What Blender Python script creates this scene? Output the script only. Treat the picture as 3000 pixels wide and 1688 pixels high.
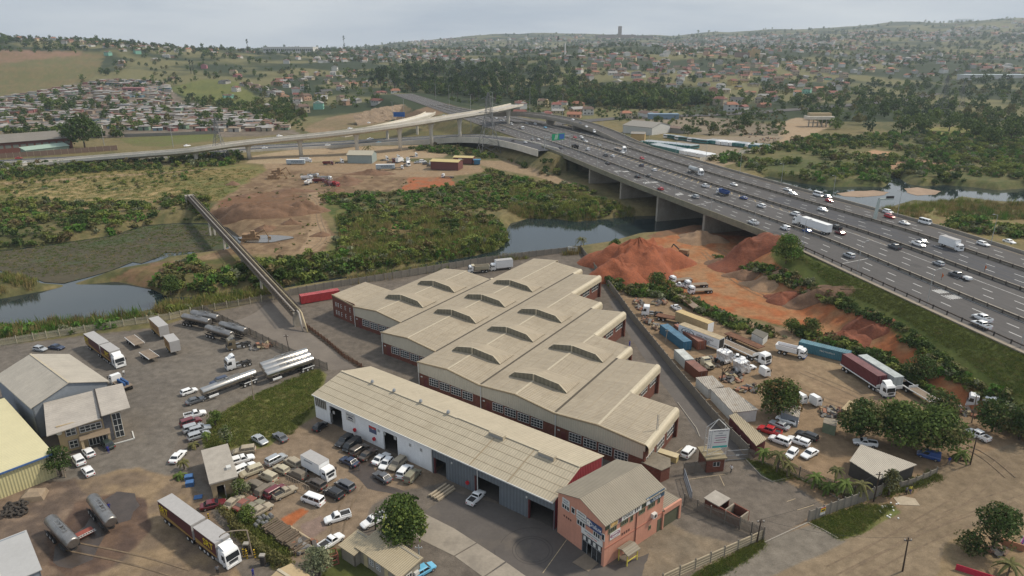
import bpy, bmesh, math, random
import numpy as np
from mathutils import Vector, Matrix
R=math.radians
random.seed(7); RNG=np.random.default_rng(11)
for o in list(bpy.data.objects): bpy.data.objects.remove(o)
SC=bpy.context.scene; COL=SC.collection
# camera, sky, sun, exposure
F=2000.; CH=66.; PITCH=math.atan((844-130)/F); SP,CP=math.sin(PITCH),math.cos(PITCH)
cam=bpy.data.cameras.new('camera'); cam.lens=24.0; cam.sensor_width=36.0; cam.clip_start=0.5; cam.clip_end=60000
camo=bpy.data.objects.new('camera',cam); COL.objects.link(camo)
camo.location=(0,0,CH); camo.rotation_euler=(math.pi/2-PITCH,0,0); SC.camera=camo
SUN_EL,SUN_AZ=48.,74.        # degrees; azimuth clockwise from +Y (the viewing direction)
w=bpy.data.worlds.new('World'); SC.world=w; w.use_nodes=True
nt=w.node_tree; nt.nodes.clear(); N=nt.nodes.new; L=nt.links.new
sky=N('ShaderNodeTexSky'); sky.sky_type='NISHITA'; sky.sun_disc=False
sky.sun_elevation=R(SUN_EL); sky.sun_rotation=R(SUN_AZ); sky.air_density=1.6; sky.dust_density=4.0; sky.ozone_density=1.5
bg1=N('ShaderNodeBackground'); bg1.inputs[1].default_value=0.10; L(sky.outputs[0],bg1.inputs[0])
tc=N('ShaderNodeTexCoord'); mp=N('ShaderNodeMapping'); mp.inputs['Scale'].default_value=(1.2,1.2,7.5); L(tc.outputs['Generated'],mp.inputs[0])
no=N('ShaderNodeTexNoise'); no.inputs['Scale'].default_value=2.2; no.inputs['Detail'].default_value=6; no.inputs['Roughness'].default_value=.55; L(mp.outputs[0],no.inputs[0])
cr=N('ShaderNodeValToRGB'); cr.color_ramp.elements[0].position=.36; cr.color_ramp.elements[0].color=(.52,.59,.69,1)
cr.color_ramp.elements[1].position=.66; cr.color_ramp.elements[1].color=(.80,.84,.88,1); L(no.outputs[0],cr.inputs[0])
bg2=N('ShaderNodeBackground'); bg2.inputs[1].default_value=1.04; L(cr.outputs[0],bg2.inputs[0])
mx=N('ShaderNodeMixShader'); mx.inputs[0].default_value=.84; L(bg1.outputs[0],mx.inputs[1]); L(bg2.outputs[0],mx.inputs[2])
wo=N('ShaderNodeOutputWorld'); L(mx.outputs[0],wo.inputs[0])
sl=bpy.data.lights.new('sun','SUN'); sl.energy=3.6; sl.angle=R(5); sl.color=(1,.90,.74)
so=bpy.data.objects.new('sun',sl); COL.objects.link(so)
sd=Vector((math.sin(R(SUN_AZ))*math.cos(R(SUN_EL)),math.cos(R(SUN_AZ))*math.cos(R(SUN_EL)),math.sin(R(SUN_EL))))
so.rotation_euler=sd.to_track_quat('Z','Y').to_euler(); so.location=(0,0,300)
SC.view_settings.view_transform='Standard'; SC.view_settings.look='None'; SC.view_settings.exposure=-0.04; SC.view_settings.gamma=1
SC.render.engine='CYCLES'
cy=SC.cycles; cy.use_denoising=True; cy.max_bounces=4; cy.diffuse_bounces=2; cy.glossy_bounces=2; cy.transmission_bounces=2; cy.volume_bounces=0; cy.transparent_max_bounces=4
cy.caustics_reflective=False; cy.caustics_refractive=False
try: cy.denoiser='OPENIMAGEDENOISE'; cy.denoising_input_passes='RGB_ALBEDO_NORMAL'
except Exception: pass
# survey: photo pixel <-> place
def P(x,y,z=0.):
 a=(x-1500)/F; b=(y-844)/F; t=(CH-z)/(SP+b*CP)
 return Vector((a*t,t*(CP-b*SP),z))
def proj(X,Y,Z):
 dz=CH-Z; fw=Y*CP+dz*SP
 return 1500+F*X/fw, 844+F*(-Y*SP+dz*CP)/fw
def rowz(Y,row):
 b=(row-844)/F
 return CH-Y*(SP+b*CP)/(CP-b*SP)
# noise
def vnoise(x,y,seed=0):
 xi=np.floor(x).astype(np.int64); yi=np.floor(y).astype(np.int64); fx=x-xi; fy=y-yi
 fx=fx*fx*(3-2*fx); fy=fy*fy*(3-2*fy)
 def h(a,b):
  n=(a*374761393+b*668265263+seed*982451653)&0xffffffff
  n=((n^(n>>13))*1274126177)&0xffffffff
  return ((n^(n>>16))&0xffff)/65535.
 return (h(xi,yi)*(1-fx)+h(xi+1,yi)*fx)*(1-fy)+(h(xi,yi+1)*(1-fx)+h(xi+1,yi+1)*fx)*fy
def fbm(x,y,oct=4,seed=0):
 s=0;a=.5;t=0
 for i in range(oct):
  s=s+a*vnoise(x*2**i,y*2**i,seed+i*17); t+=a; a*=.5
 return s/t
def inpoly(px,py,poly):
 r=np.zeros(px.shape,bool); n=len(poly)
 for i in range(n):
  x1,y1=poly[i][:2]; x2,y2=poly[(i+1)%n][:2]
  if y1==y2: continue
  c=((y1>py)!=(y2>py))&(px<(x2-x1)*(py-y1)/(y2-y1)+x1)
  r^=c
 return r
def polydist(px,py,poly,closed=True):
 d=np.full(px.shape,1e9); n=len(poly)
 for i in range(n if closed else n-1):
  x1,y1=poly[i][:2]; x2,y2=poly[(i+1)%n][:2]; dx,dy=x2-x1,y2-y1
  t=np.clip(((px-x1)*dx+(py-y1)*dy)/(dx*dx+dy*dy+1e-9),0,1)
  d=np.minimum(d,np.hypot(px-x1-t*dx,py-y1-t*dy))
 return d
def sst(a,b,x):
 t=np.clip((x-a)/(b-a),0,1); return t*t*(3-2*t)
def Pl(pts,z=0.): return [tuple(P(x,y,z)) for x,y in pts]
# terrain
ZW=-3.0
RIV1=Pl([(-500,910),(0,880),(92,863),(221,841),(332,830),(435,852),(480,874),(553,876),(682,860),(786,848),(950,822),(1160,795),(1300,768),(1400,752),(1470,733),(1490,715),(1495,675),(1505,656),(1555,642),(1629,644),(1687,652),(1777,644),(1854,636),(1943,634),(2010,620),(2120,560),(2250,518),(2330,535),(2430,550),(2520,548),(2600,550),(2612,538),(2600,518),(2622,518),(2650,538),(2700,548),(2770,543),(2850,550),(2930,560),(3000,554),(3400,545),(3400,610),(3000,600),(2900,597),(2790,582),(2730,602),(2650,592),(2590,610),(2540,640),(2330,690),(2010,668),(1943,684),(1912,689),(1843,696),(1757,720),(1687,730),(1486,757),(1377,775),(1160,806),(950,834),(775,862),(627,882),(516,898),(387,928),(332,942),(148,954),(74,965),(0,972),(-500,1010)],ZW)
HYA=Pl([(-500,770),(0,735),(120,722),(260,702),(330,692),(420,662),(520,655),(600,655),(660,668),(700,700),(690,722),(640,740),(560,752),(470,762),(430,778),(330,795),(270,812),(200,830),(140,828),(60,808),(0,792),(-500,800)],ZW)
LE=[(118,40),(108,95),(101.5,123.5),(97.6,140),(92.3,164),(85.5,197),(81,212),(65,258),(48.2,307),(23.5,391),(-10,486),(-48,590),(-98,730),(-146,860)]
def smooth_line(pts,n=4):
 p=[np.array(q,float) for q in pts]
 for _ in range(n):
  q=[p[0]]
  for a,b in zip(p[:-1],p[1:]): q+= [a*.75+b*.25,a*.25+b*.75]
  p=q+[p[-1]]
 return np.array(p)
def resample(pl,step):
 d=np.r_[0,np.cumsum(np.hypot(np.diff(pl[:,0]),np.diff(pl[:,1])))]
 s=np.arange(0,d[-1],step); return np.stack([np.interp(s,d,pl[:,k]) for k in range(pl.shape[1])],1),s
def normals(pl):
 t=np.gradient(pl[:,:2],axis=0); t/=np.linalg.norm(t,axis=1)[:,None]
 return np.stack([t[:,1],-t[:,0]],1)
LES,LSS=resample(smooth_line(LE,3),3.0); LEN=normals(LES)*(1-.58*sst(490,700,LES[:,1]))[:,None]; ZH=9.0; HWW=59.0
hw_c=LES+LEN*29.5
ABN=212.; ABF=388.     # river bridge spans between these depths (left edge)
HC=[-400,0,300,600,800,1000,1200,1500,1700,1850,1950,2100,2400,2700,3000,3400]
HY=np.log(np.array([560,700,850,1000,1200,1450,1800,2300,3000,4000,5200,7000.,9500]))
HR=np.array([
[385,335,285,240,170,120,112,130,145,150,150,150,152],[385,340,290,245,178,126,114,130,150,155,152,150,150],
[385,345,300,255,200,150,120,126,145,150,150,150,150],[385,345,305,260,215,175,146,137,150,152,150,150,150],
[385,345,305,265,225,190,165,150,146,150,148,145,148],[385,340,300,268,235,200,172,152,160,150,138,140,145],
[385,340,295,265,232,200,172,150,158,136,122,122,130],[385,338,295,262,225,190,163,147,158,126,103,106,115],
[385,338,292,255,215,182,157,146,156,124,101,106,115],[385,336,290,250,212,180,155,147,154,118,105,112,120],
[385,336,292,252,214,184,160,150,154,122,106,108,115],[385,338,295,258,222,190,166,152,150,114,93,96,110],
[385,338,298,265,232,200,175,150,128,98,84,90,105],[385,340,300,270,240,208,180,150,120,80,65,75,100],
[385,340,300,270,240,210,180,148,112,68,56,70,100],[385,340,300,270,240,210,180,148,110,64,52,70,100]],float)
def hills(X,Y):
 Yc=np.maximum(Y,300.); col=1500+F*X/(Yc*CP+45*SP)
 ly=np.clip(np.log(Yc),HY[0],HY[-1]); col=np.clip(col,HC[0],HC[-1])
 hc=np.array(HC,float); i=np.clip(np.searchsorted(hc,col)-1,0,len(HC)-2); u=(col-hc[i])/(hc[i+1]-hc[i]); u=u*u*(3-2*u)
 j=np.clip(np.searchsorted(HY,ly)-1,0,len(HY)-2); v=(ly-HY[j])/(HY[j+1]-HY[j])
 r=(HR[i,j]*(1-v)+HR[i,j+1]*v)*(1-u)+(HR[i+1,j]*(1-v)+HR[i+1,j+1]*v)*u
 z=rowz(Yc,r); k=sst(540,680,Y)
 amp=np.clip((Y-600)/900,0,1)
 return z*k+amp*((fbm(X/160,Y/160,4,3)-.5)*16+(fbm(X/520+9,Y/520,3,8)-.5)*46*sst(1000,2200,Y))
RIVD=None
def H(X,Y,detail=True):
 X=np.asarray(X,float); Y=np.asarray(Y,float)
 z=hills(X,Y)
 near=Y<640
 n=(fbm(X/28,Y/28,3,5)-.5)
 # natural banks are uneven, yards are flat
 nat=sst(170,200,Y+0.35*np.abs(np.minimum(X,0)))*near
 if detail: z=z+n*1.2*nat*(Y<600)
 # motorway embankment
 dx=X[...,None]-hw_c[None,::4,0] if X.ndim==1 else None
 if X.ndim==1 and len(X):
  d=np.empty(len(X)); yl=np.empty(len(X))
  for a in range(0,len(X),40000):
   b=slice(a,a+40000)
   q=(X[b,None]-hw_c[None,::3,0])**2+(Y[b,None]-hw_c[None,::3,1])**2
   k=np.argmin(q,1); d[b]=np.sqrt(q[np.arange(len(k)),k]); yl[b]=hw_c[::3][k,1]
  e=ZH-.35-np.maximum(d-31.5,0)/1.6
  span=sst(ABN+4,ABN+14,yl)*(1-sst(ABF-16,ABF-2,yl))
  e=e*(1-span)-6*span
  e=np.where(Y>1000,-50,e)
  z=np.maximum(z,e) if True else z
 # river and overgrown channel
 if X.ndim==1 and len(X):
  m=(Y>95)&(Y<420)
  if m.any():
   x=X[m]; y=Y[m]; zz=z[m]
   for poly,bank,bot in ((RIV1,7.,-4.6),(HYA,9.,-3.9)):
    ins=inpoly(x,y,poly); dd=polydist(x,y,poly); sd_=np.where(ins,-dd,dd)
    k=1-sst(-2.5,bank,sd_);
    # never undercut the road embankment
    zz=np.where(zz>2.5,zz,zz*(1-k)+bot*k)
   z[m]=zz
 return z
def G(x,y,zoff=0.):
 "point on the terrain seen at photo pixel x,y"
 a=(x-1500)/F; b=(y-844)/F
 ts=np.geomspace(60,9000,420); X=a*ts; Y=ts*(CP-b*SP); Z=CH-ts*(SP+b*CP)
 g=H(X,Y)-Z; k=np.argmax(g>0)
 if g[k]<=0: k=len(ts)-1
 if k==0: k=1
 lo,hi=ts[k-1],ts[k]
 for _ in range(2):
  t2=np.linspace(lo,hi,24); g2=H(a*t2,t2*(CP-b*SP))-(CH-t2*(SP+b*CP)); q=max(1,int(np.argmax(g2>0))); lo,hi=t2[q-1],t2[q]
 t=hi; return Vector((a*t,t*(CP-b*SP),CH-t*(SP+b*CP)+zoff))
# materials
MATS={}
def M(name,col=(.5,.5,.5),rough=.8,metal=0.,var=.12,scale=1.5,bump=0.,wave=0.,wax='X',wamt=.10,streak=0.,spec=None,coat=0.,attr=None,emis=0.,stain=None,rnd=0.,alpha=None):
 if name in MATS: return MATS[name]
 m=bpy.data.materials.new(name); m.use_nodes=True; nt=m.node_tree; nd=nt.nodes; nd.clear(); lk=nt.links.new
 out=nd.new('ShaderNodeOutputMaterial'); bs=nd.new('ShaderNodeBsdfPrincipled'); lk(bs.outputs[0],out.inputs[0])
 bs.inputs['Roughness'].default_value=rough; bs.inputs['Metallic'].default_value=metal
 if spec is not None: bs.inputs['Specular IOR Level'].default_value=spec
 if coat: bs.inputs['Coat Weight'].default_value=coat; bs.inputs['Coat Roughness'].default_value=.08
 tc=nd.new('ShaderNodeTexCoord')
 def mix(f,a,b,mode='MIX'):
  x=nd.new('ShaderNodeMix'); x.data_type='RGBA'; x.blend_type=mode
  for s,val in ((0,f),(6,a),(7,b)):
   if hasattr(val,'links'): lk(val,x.inputs[s])
   elif s==0: x.inputs[0].default_value=val
   else: x.inputs[s].default_value=(*val,1)
  return x.outputs[2]
 def noise(sc,det=4,vec=None,ro=.6):
  n=nd.new('ShaderNodeTexNoise'); n.inputs['Scale'].default_value=sc; n.inputs['Detail'].default_value=det; n.inputs['Roughness'].default_value=ro
  lk(vec if vec is not None else tc.outputs['Object'],n.inputs['Vector']); return n.outputs[0]
 def mr(x,a,b,c,d):
  n=nd.new('ShaderNodeMapRange'); lk(x,n.inputs[0])
  for i,vv in enumerate((a,b,c,d)): n.inputs[i+1].default_value=vv
  return n.outputs[0]
 if attr:
  at=nd.new('ShaderNodeAttribute'); at.attribute_name=attr; c=at.outputs['Color']
 else:
  rg=nd.new('ShaderNodeRGB'); rg.outputs[0].default_value=(*col,1); c=rg.outputs[0]
 def mul(c,x):
  cb=nd.new('ShaderNodeCombineColor')
  for i in range(3): lk(x,cb.inputs[i])
  return mix(1.,c,cb.outputs[0],'MULTIPLY')
 if var: c=mul(c,mr(noise(scale),.25,.75,1-var,1+var)); c=mul(c,mr(noise(scale*7.3,3),.3,.7,1-var*.6,1+var*.6))
 if rnd:
  oi=nd.new('ShaderNodeObjectInfo'); c=mul(c,mr(oi.outputs['Random'],0,1,1-rnd,1+rnd))
 if streak:
  mp=nd.new('ShaderNodeMapping'); s=(3.,.12,.6) if wax=='X' else ((.12,3.,.6) if wax=='Y' else (3.,3.,.12)); mp.inputs['Scale'].default_value=s; lk(tc.outputs['Object'],mp.inputs[0])
  c=mul(c,mr(noise(1.,5,mp.outputs[0],.7),.3,.7,1-streak,1+streak*.5))
 if stain:
  scol,ssc,thr=stain; c=mix(mr(noise(ssc,6,None,.65),thr,thr+.16,0,.85),c,scol)
 hgt=None
 if wave:
  sx=nd.new('ShaderNodeSeparateXYZ'); lk(tc.outputs['Object'],sx.inputs[0])
  mm=nd.new('ShaderNodeMath'); mm.operation='MULTIPLY'; mm.inputs[1].default_value=2*math.pi/wave; lk(sx.outputs['XYZ'.index(wax)],mm.inputs[0])
  sn=nd.new('ShaderNodeMath'); sn.operation='SINE'; lk(mm.outputs[0],sn.inputs[0]); hgt=sn.outputs[0]
  c=mul(c,mr(hgt,-1,1,1-wamt,1+wamt*.4))
 if bump or wave:
  b=nd.new('ShaderNodeBump'); b.inputs['Strength'].default_value=.6; b.inputs['Distance'].default_value=bump if bump else .05
  lk(hgt if wave else noise(scale*3,5),b.inputs['Height']); lk(b.outputs[0],bs.inputs['Normal'])
 lk(c,bs.inputs['Base Color'])
 if emis: bs.inputs['Emission Strength'].default_value=emis; lk(c,bs.inputs['Emission Color'])
 MATS[name]=m; return m
def leafmat(name,col,col2,rnd=.25,sc=.35):
 m=M(name,col,rough=.75,var=0,rnd=rnd); nt=m.node_tree; nd=nt.nodes; lk=nt.links.new
 bs=[n for n in nd if n.type=='BSDF_PRINCIPLED'][0]; bs.inputs['Specular IOR Level'].default_value=.25
 src=bs.inputs['Base Color'].links[0].from_socket
 tc=nd.new('ShaderNodeTexCoord'); n=nd.new('ShaderNodeTexNoise'); n.inputs['Scale'].default_value=sc; n.inputs['Detail'].default_value=3; lk(tc.outputs['Object'],n.inputs['Vector'])
 mr=nd.new('ShaderNodeMapRange'); lk(n.outputs[0],mr.inputs[0]); mr.inputs[1].default_value=.38; mr.inputs[2].default_value=.62
 g=nd.new('ShaderNodeNewGeometry'); g2=nd.new('ShaderNodeMath'); g2.operation='MULTIPLY_ADD'; lk(g.outputs['Random Per Island'],g2.inputs[0]); g2.inputs[1].default_value=.5; lk(mr.outputs[0],g2.inputs[2])
 x=nd.new('ShaderNodeMix'); x.data_type='RGBA'; lk(g2.outputs[0],x.inputs[0]); lk(src,x.inputs[6]); x.inputs[7].default_value=(*col2,1); lk(x.outputs[2],bs.inputs['Base Color'])
 tl=nd.new('ShaderNodeBsdfTranslucent'); lk(x.outputs[2],tl.inputs[0]); ms=nd.new('ShaderNodeMixShader'); ms.inputs[0].default_value=.22
 out=[q for q in nd if q.type=='OUTPUT_MATERIAL'][0]; lk(bs.outputs[0],ms.inputs[1]); lk(tl.outputs[0],ms.inputs[2]); lk(ms.outputs[0],out.inputs[0])
 return m
# mesh building
class MB:
 def __init__(s): s.v=[]; s.f=[]; s.m=[]
 def add(s,vs,fs,mi=0):
  n=len(s.v); s.v+=[tuple(v) for v in vs]; s.f+=[tuple(i+n for i in f) for f in fs]; s.m+=[mi]*len(fs); return s
 def quad(s,a,b,c,d,mi=0): return s.add([a,b,c,d],[(0,1,2,3)],mi)
 def box(s,x0,x1,y0,y1,z0,z1,mi=0):
  return s.add([(x0,y0,z0),(x1,y0,z0),(x1,y1,z0),(x0,y1,z0),(x0,y0,z1),(x1,y0,z1),(x1,y1,z1),(x0,y1,z1)],[(3,2,1,0),(4,5,6,7),(0,1,5,4),(1,2,6,5),(2,3,7,6),(3,0,4,7)],mi)
 def hexa(s,b,t,mi=0):
  return s.add(list(b)+list(t),[(3,2,1,0),(4,5,6,7),(0,1,5,4),(1,2,6,5),(2,3,7,6),(3,0,4,7)],mi)
 def obox(s,p0,p1,w,z0,z1,mi=0,z0b=None,z1b=None):
  "bar of width w from p0 to p1 in plan"
  a=Vector(p0[:2]); b=Vector(p1[:2]); d=(b-a).normalized(); n=Vector((-d.y,d.x))*w/2
  z0b=z0 if z0b is None else z0b; z1b=z1 if z1b is None else z1b
  q=[a-n,b-n,b+n,a+n]; zb=[z0,z0b,z0b,z0]; zt=[z1,z1b,z1b,z1]
  return s.hexa([(q[i].x,q[i].y,zb[i]) for i in range(4)],[(q[i].x,q[i].y,zt[i]) for i in range(4)],mi)
 def prism(s,poly,z0,z1,mi=0,cap=True):
  n=len(poly); a=sum(poly[i][0]*poly[(i+1)%n][1]-poly[(i+1)%n][0]*poly[i][1] for i in range(n))
  if a<0: poly=poly[::-1]
  s.add([(p[0],p[1],z0) for p in poly]+[(p[0],p[1],z1) for p in poly],[(i,(i+1)%n,(i+1)%n+n,i+n) for i in range(n)]+([tuple(range(n,2*n)),tuple(range(n-1,-1,-1))] if cap else []),mi); return s
 def cyl(s,p0,p1,r0,r1=None,n=8,mi=0,cap=True):
  r1=r0 if r1 is None else r1; a=Vector(p0); b=Vector(p1); d=(b-a).normalized()
  u=d.cross(Vector((0,0,1))) if abs(d.z)<.95 else d.cross(Vector((1,0,0))); u.normalize(); w=d.cross(u)
  vs=[]
  for c,r in ((a,r0),(b,r1)):
   for i in range(n):
    t=2*math.pi*i/n; vs.append(c+u*math.cos(t)*r+w*math.sin(t)*r)
  fs=[(i,(i+1)%n,(i+1)%n+n,i+n) for i in range(n)]
  if cap: fs+=[tuple(range(n-1,-1,-1)),tuple(range(n,2*n))]
  return s.add(vs,fs,mi)
 def loft(s,rings,mi=0,cap=True,closed=True):
  n=len(rings[0]); vs=[p for r in rings for p in r]; fs=[]
  for k in range(len(rings)-1):
   for i in range(n if closed else n-1): fs.append((k*n+i,k*n+(i+1)%n,(k+1)*n+(i+1)%n,(k+1)*n+i))
  if cap: fs+=[tuple(range(n-1,-1,-1)),tuple(range((len(rings)-1)*n,len(rings)*n))]
  return s.add(vs,fs,mi)
 def mesh(s,name,mats,smooth=False):
  me=bpy.data.meshes.new(name); me.from_pydata(s.v,[],s.f)
  if not isinstance(mats,(list,tuple)): mats=[mats]
  for m in mats: me.materials.append(m)
  if len(mats)>1: me.polygons.foreach_set('material_index',s.m)
  if smooth: me.polygons.foreach_set('use_smooth',[True]*len(me.polygons))
  me.update(); return me
 def build(s,name,mats,parent=None,smooth=False,kind=None): return ob(name,s.mesh(name,mats,smooth),parent,kind)
def fixn(me):
 b=bmesh.new(); b.from_mesh(me); bmesh.ops.recalc_face_normals(b,faces=b.faces); b.to_mesh(me); b.free(); return me
def ob(name,data,parent=None,kind=None,loc=None,rz=None):
 o=bpy.data.objects.new(name,data); COL.objects.link(o)
 if parent is not None: o.parent=parent
 if loc is not None: o.location=loc
 if rz is not None: o.rotation_euler=(0,0,rz)
 if kind: o['kind']=kind
 return o
def tag(o,label,cat,group=None):
 o['label']=label; o['category']=cat
 if group: o['group']=group
 return o
def thing(name,label,cat,loc=(0,0,0),rz=0.,group=None):
 o=ob(name,None,loc=loc,rz=rz); o.empty_display_size=.2; return tag(o,label,cat,group)
def gridmesh(name,Xg,Yg,Zg,mat,col=None,smooth=True):
 nr,nc=Xg.shape; v=np.stack([Xg,Yg,Zg],-1).reshape(-1,3)
 i=np.arange(nr*nc).reshape(nr,nc); q=np.stack([i[:-1,:-1],i[:-1,1:],i[1:,1:],i[1:,:-1]],-1).reshape(-1,4)
 me=bpy.data.meshes.new(name); me.vertices.add(len(v)); me.vertices.foreach_set('co',v.ravel().astype(np.float32))
 me.loops.add(q.size); me.loops.foreach_set('vertex_index',q.ravel().astype(np.int32))
 me.polygons.add(len(q)); me.polygons.foreach_set('loop_start',np.arange(0,q.size,4,dtype=np.int32)); me.polygons.foreach_set('loop_total',np.full(len(q),4,np.int32))
 me.polygons.foreach_set('use_smooth',np.full(len(q),smooth))
 if col is not None:
  a=me.color_attributes.new('Col','FLOAT_COLOR','POINT'); a.data.foreach_set('color',np.concatenate([col.reshape(-1,3),np.ones((len(v),1))],1).ravel().astype(np.float32))
 me.materials.append(mat); me.update(calc_edges=True); return me
# ground
def paint():
 ys=np.r_[np.linspace(25,60,14)[:-1],np.geomspace(60,760,500)[:-1],np.geomspace(760,6300,140)]
 az=np.tan(np.radians(np.linspace(-46,46,720)))
 Yg=np.repeat(ys[:,None],len(az),1); Xg=Yg*az[None]
 X=Xg.ravel(); Y=Yg.ravel(); Z=H(X,Y)
 px,py=proj(X,Y,Z)
 n1=fbm(X/9,Y/9,4,21)-.5; n2=fbm(X/9+40,Y/9,4,22)-.5; n3=fbm(X/3,Y/3,4,31); n4=fbm(X/40,Y/40,4,41); n5=fbm(X/1.2,Y/1.2,3,51)
 C=np.empty((len(X),3));
 def mixc(a,b,t): return np.array(a)[None]*(1-t[:,None])+np.array(b)[None]*t[:,None]
 C[:]=mixc((.075,.078,.032),(.16,.13,.062),sst(.35,.65,n4*.6+n3*.4))
 far=Y>640
 C[far]=mixc((.032,.044,.02),(.14,.13,.06),sst(.46,.62,fbm(X/110,Y/110,5,61)))[far]
 def reg(poly,c1,c2=None,j=6.,bl=2.,nz=None):
  # j: ragged edge in metres at that place, as photo pixels
  s=F/np.maximum(Y,60)*.5
  qx=px+n1*j*s*1.4; qy=py+n2*j*s*.45
  xs=[p[0] for p in poly]; ysx=[p[1] for p in poly]
  m=(qx>min(xs)-12)&(qx<max(xs)+12)&(qy>min(ysx)-12)&(qy<max(ysx)+12)
  if not m.any(): return
  ins=inpoly(qx[m],qy[m],poly); d=polydist(qx[m],qy[m],poly); sd_=np.where(ins,d,-d)
  k=sst(-bl,bl,sd_)[:,None]
  t=sst(.3,.7,(nz if nz is not None else n3*.5+n4*.5)[m])
  c=mixc(c1,c2 if c2 is not None else c1,t)
  C[m]=C[m]*(1-k)+c*k
 TAN=(.23,.158,.095); TAN2=(.29,.21,.135); BRN=(.15,.092,.055); RED=(.30,.105,.045); RED2=(.34,.16,.08); DRY=(.215,.16,.068); DRY2=(.115,.115,.042); GRN=(.062,.085,.022); GRN2=(.10,.115,.035)
 ASP=(.108,.092,.078); ASP2=(.138,.117,.097)
 # far slopes
 reg([(-300,150),(0,152),(130,160),(230,146),(300,160),(300,205),(265,232),(150,262),(0,292),(-300,330)],(.15,.115,.055),(.105,.105,.043),30,3)
 reg([(-300,140),(0,146),(140,150),(230,152),(260,160),(130,172),(0,185),(-300,190)],(.21,.125,.085),(.16,.11,.06),30,3)
 reg([(-300,420),(0,400),(0,286),(150,262),(290,232),(480,238),(540,300),(640,318),(780,345),(880,392),(600,405),(300,402)],(.19,.155,.125),(.12,.10,.075),20,3)
 reg([(490,258),(600,232),(690,238),(760,290),(700,308),(560,292)],(.13,.135,.04),(.09,.105,.03),10,3)
 reg([(340,405),(620,385),(660,408),(470,430),(390,428)],(.10,.12,.035),(.12,.11,.045),5,2)
 reg([(880,380),(960,345),(1180,305),(1210,322),(1130,360),(1000,380),(930,395)],(.22,.155,.095),(.15,.12,.065),8,2)
 reg([(940,400),(1050,372),(1150,368),(1250,385),(1380,372),(1360,400),(1100,412)],(.14,.11,.05),(.10,.10,.04),8,2)
 reg([(1150,345),(1290,300),(1340,312),(1300,330),(1180,375)],(.17,.115,.07),None,8,2)
 # plain beyond the river
 reg([(-300,520),(0,500),(300,497),(520,485),(640,478),(800,490),(780,540),(640,590),(520,600),(300,610),(100,620),(0,660),(-300,700)],DRY,(.11,.118,.04),10,3)
 reg([(0,560),(200,530),(420,540),(560,560),(400,590),(120,610)],(.29,.215,.105),DRY2,12,4,n3)
 for a in ([(0,535),(150,527),(330,512),(500,503),(640,492),(640,496),(500,508),(330,518),(150,533),(0,541)],[(160,618),(280,606),(420,592),(520,580),(520,585),(420,598),(280,612),(160,624)]):
  reg(a,TAN2,TAN,3,2)
 reg([(740,458),(900,432),(1250,424),(1345,438),(1300,462),(1000,470),(800,484),(720,476)],TAN2,(.30,.235,.15),5,2)
 reg([(770,480),(900,478),(1140,470),(1400,485),(1420,505),(1250,520),(1180,540),(900,545),(800,520)],(.25,.185,.12),TAN,5,2)
 reg([(620,610),(700,545),(790,495),(900,500),(1080,510),(1250,525),(1210,560),(1060,560),(960,585),(935,620),(975,690),(950,735),(800,748),(700,742),(600,772),(440,795),(430,775),(640,742),(700,690),(610,650)],(.135,.088,.053),(.215,.15,.09),9,4,n3)
 reg([(640,590),(700,570),(840,560),(915,585),(910,625),(840,640),(650,640)],(.15,.078,.045),BRN,4,2)
 reg([(900,560),(950,565),(935,620),(970,700),(930,735),(860,745),(900,700),(910,640)],TAN2,TAN,3,2)
 reg([(1200,520),(1330,515),(1330,545),(1180,560)],(.30,.095,.04),(.20,.12,.07),6,2)
 reg([(1390,470),(1500,470),(1640,520),(1690,545),(1670,552),(1560,515),(1400,485)],(.24,.175,.11),None,4,2)
 reg([(380,790),(700,752),(760,770),(700,800),(560,830),(430,850),(330,820)],(.17,.105,.06),(.085,.085,.03),8,3)
 # reeds and near bank: mixed greens and straw
 reg([(960,600),(1200,600),(1480,640),(1490,720),(1300,760),(1000,790),(760,830),(700,800),(820,755),(960,740),(990,690)],(.12,.115,.04),(.06,.08,.024),10,4,n3)
 reg([(1040,640),(1250,625),(1470,640),(1440,690),(1200,690),(1060,690)],(.20,.14,.065),(.12,.09,.04),10,4,n3)
 # right bank upstream, tree belt, park
 reg([(2080,430),(2500,400),(3100,380),(3100,560),(2700,545),(2500,560),(2250,520)],(.07,.085,.03),(.13,.115,.05),16,3)
 reg([(2500,452),(2560,440),(2610,445),(2600,462),(2520,462)],(.36,.22,.13),None,4,2)
 reg([(2550,480),(2700,468),(2830,490),(2760,505),(2600,495)],(.30,.19,.12),None,4,2)
 reg([(2000,430),(2120,410),(2200,390),(2330,345),(2420,350),(2430,372),(2350,410),(2200,440),(2060,465)],(.30,.235,.16),TAN2,4,2)
 reg([(1880,455),(2020,400),(2300,400),(2260,430),(2090,470)],(.22,.18,.13),None,4,2)
 reg([(1850,460),(1900,455),(2150,465),(2180,470),(2080,500),(1990,470)],(.24,.185,.12),None,4,2)
 reg([(2700,375),(2850,370),(2860,405),(2720,408)],(.18,.17,.055),None,6,3)
 reg([(1850,345),(2070,340),(2300,372),(2280,400),(2020,395),(1860,380)],(.22,.18,.13),(.12,.10,.07),6,2)
 reg([(2600,640),(2700,600),(2800,630),(3100,640),(3100,720),(2900,705),(2700,690)],(.14,.14,.05),(.20,.14,.075),6,3)
 # under the bridge, the red-soil yard and the embankment
 reg([(1900,690),(2000,655),(2240,660),(2290,700),(2260,740),(1960,720)],(.20,.10,.055),BRN,4,2)
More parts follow.
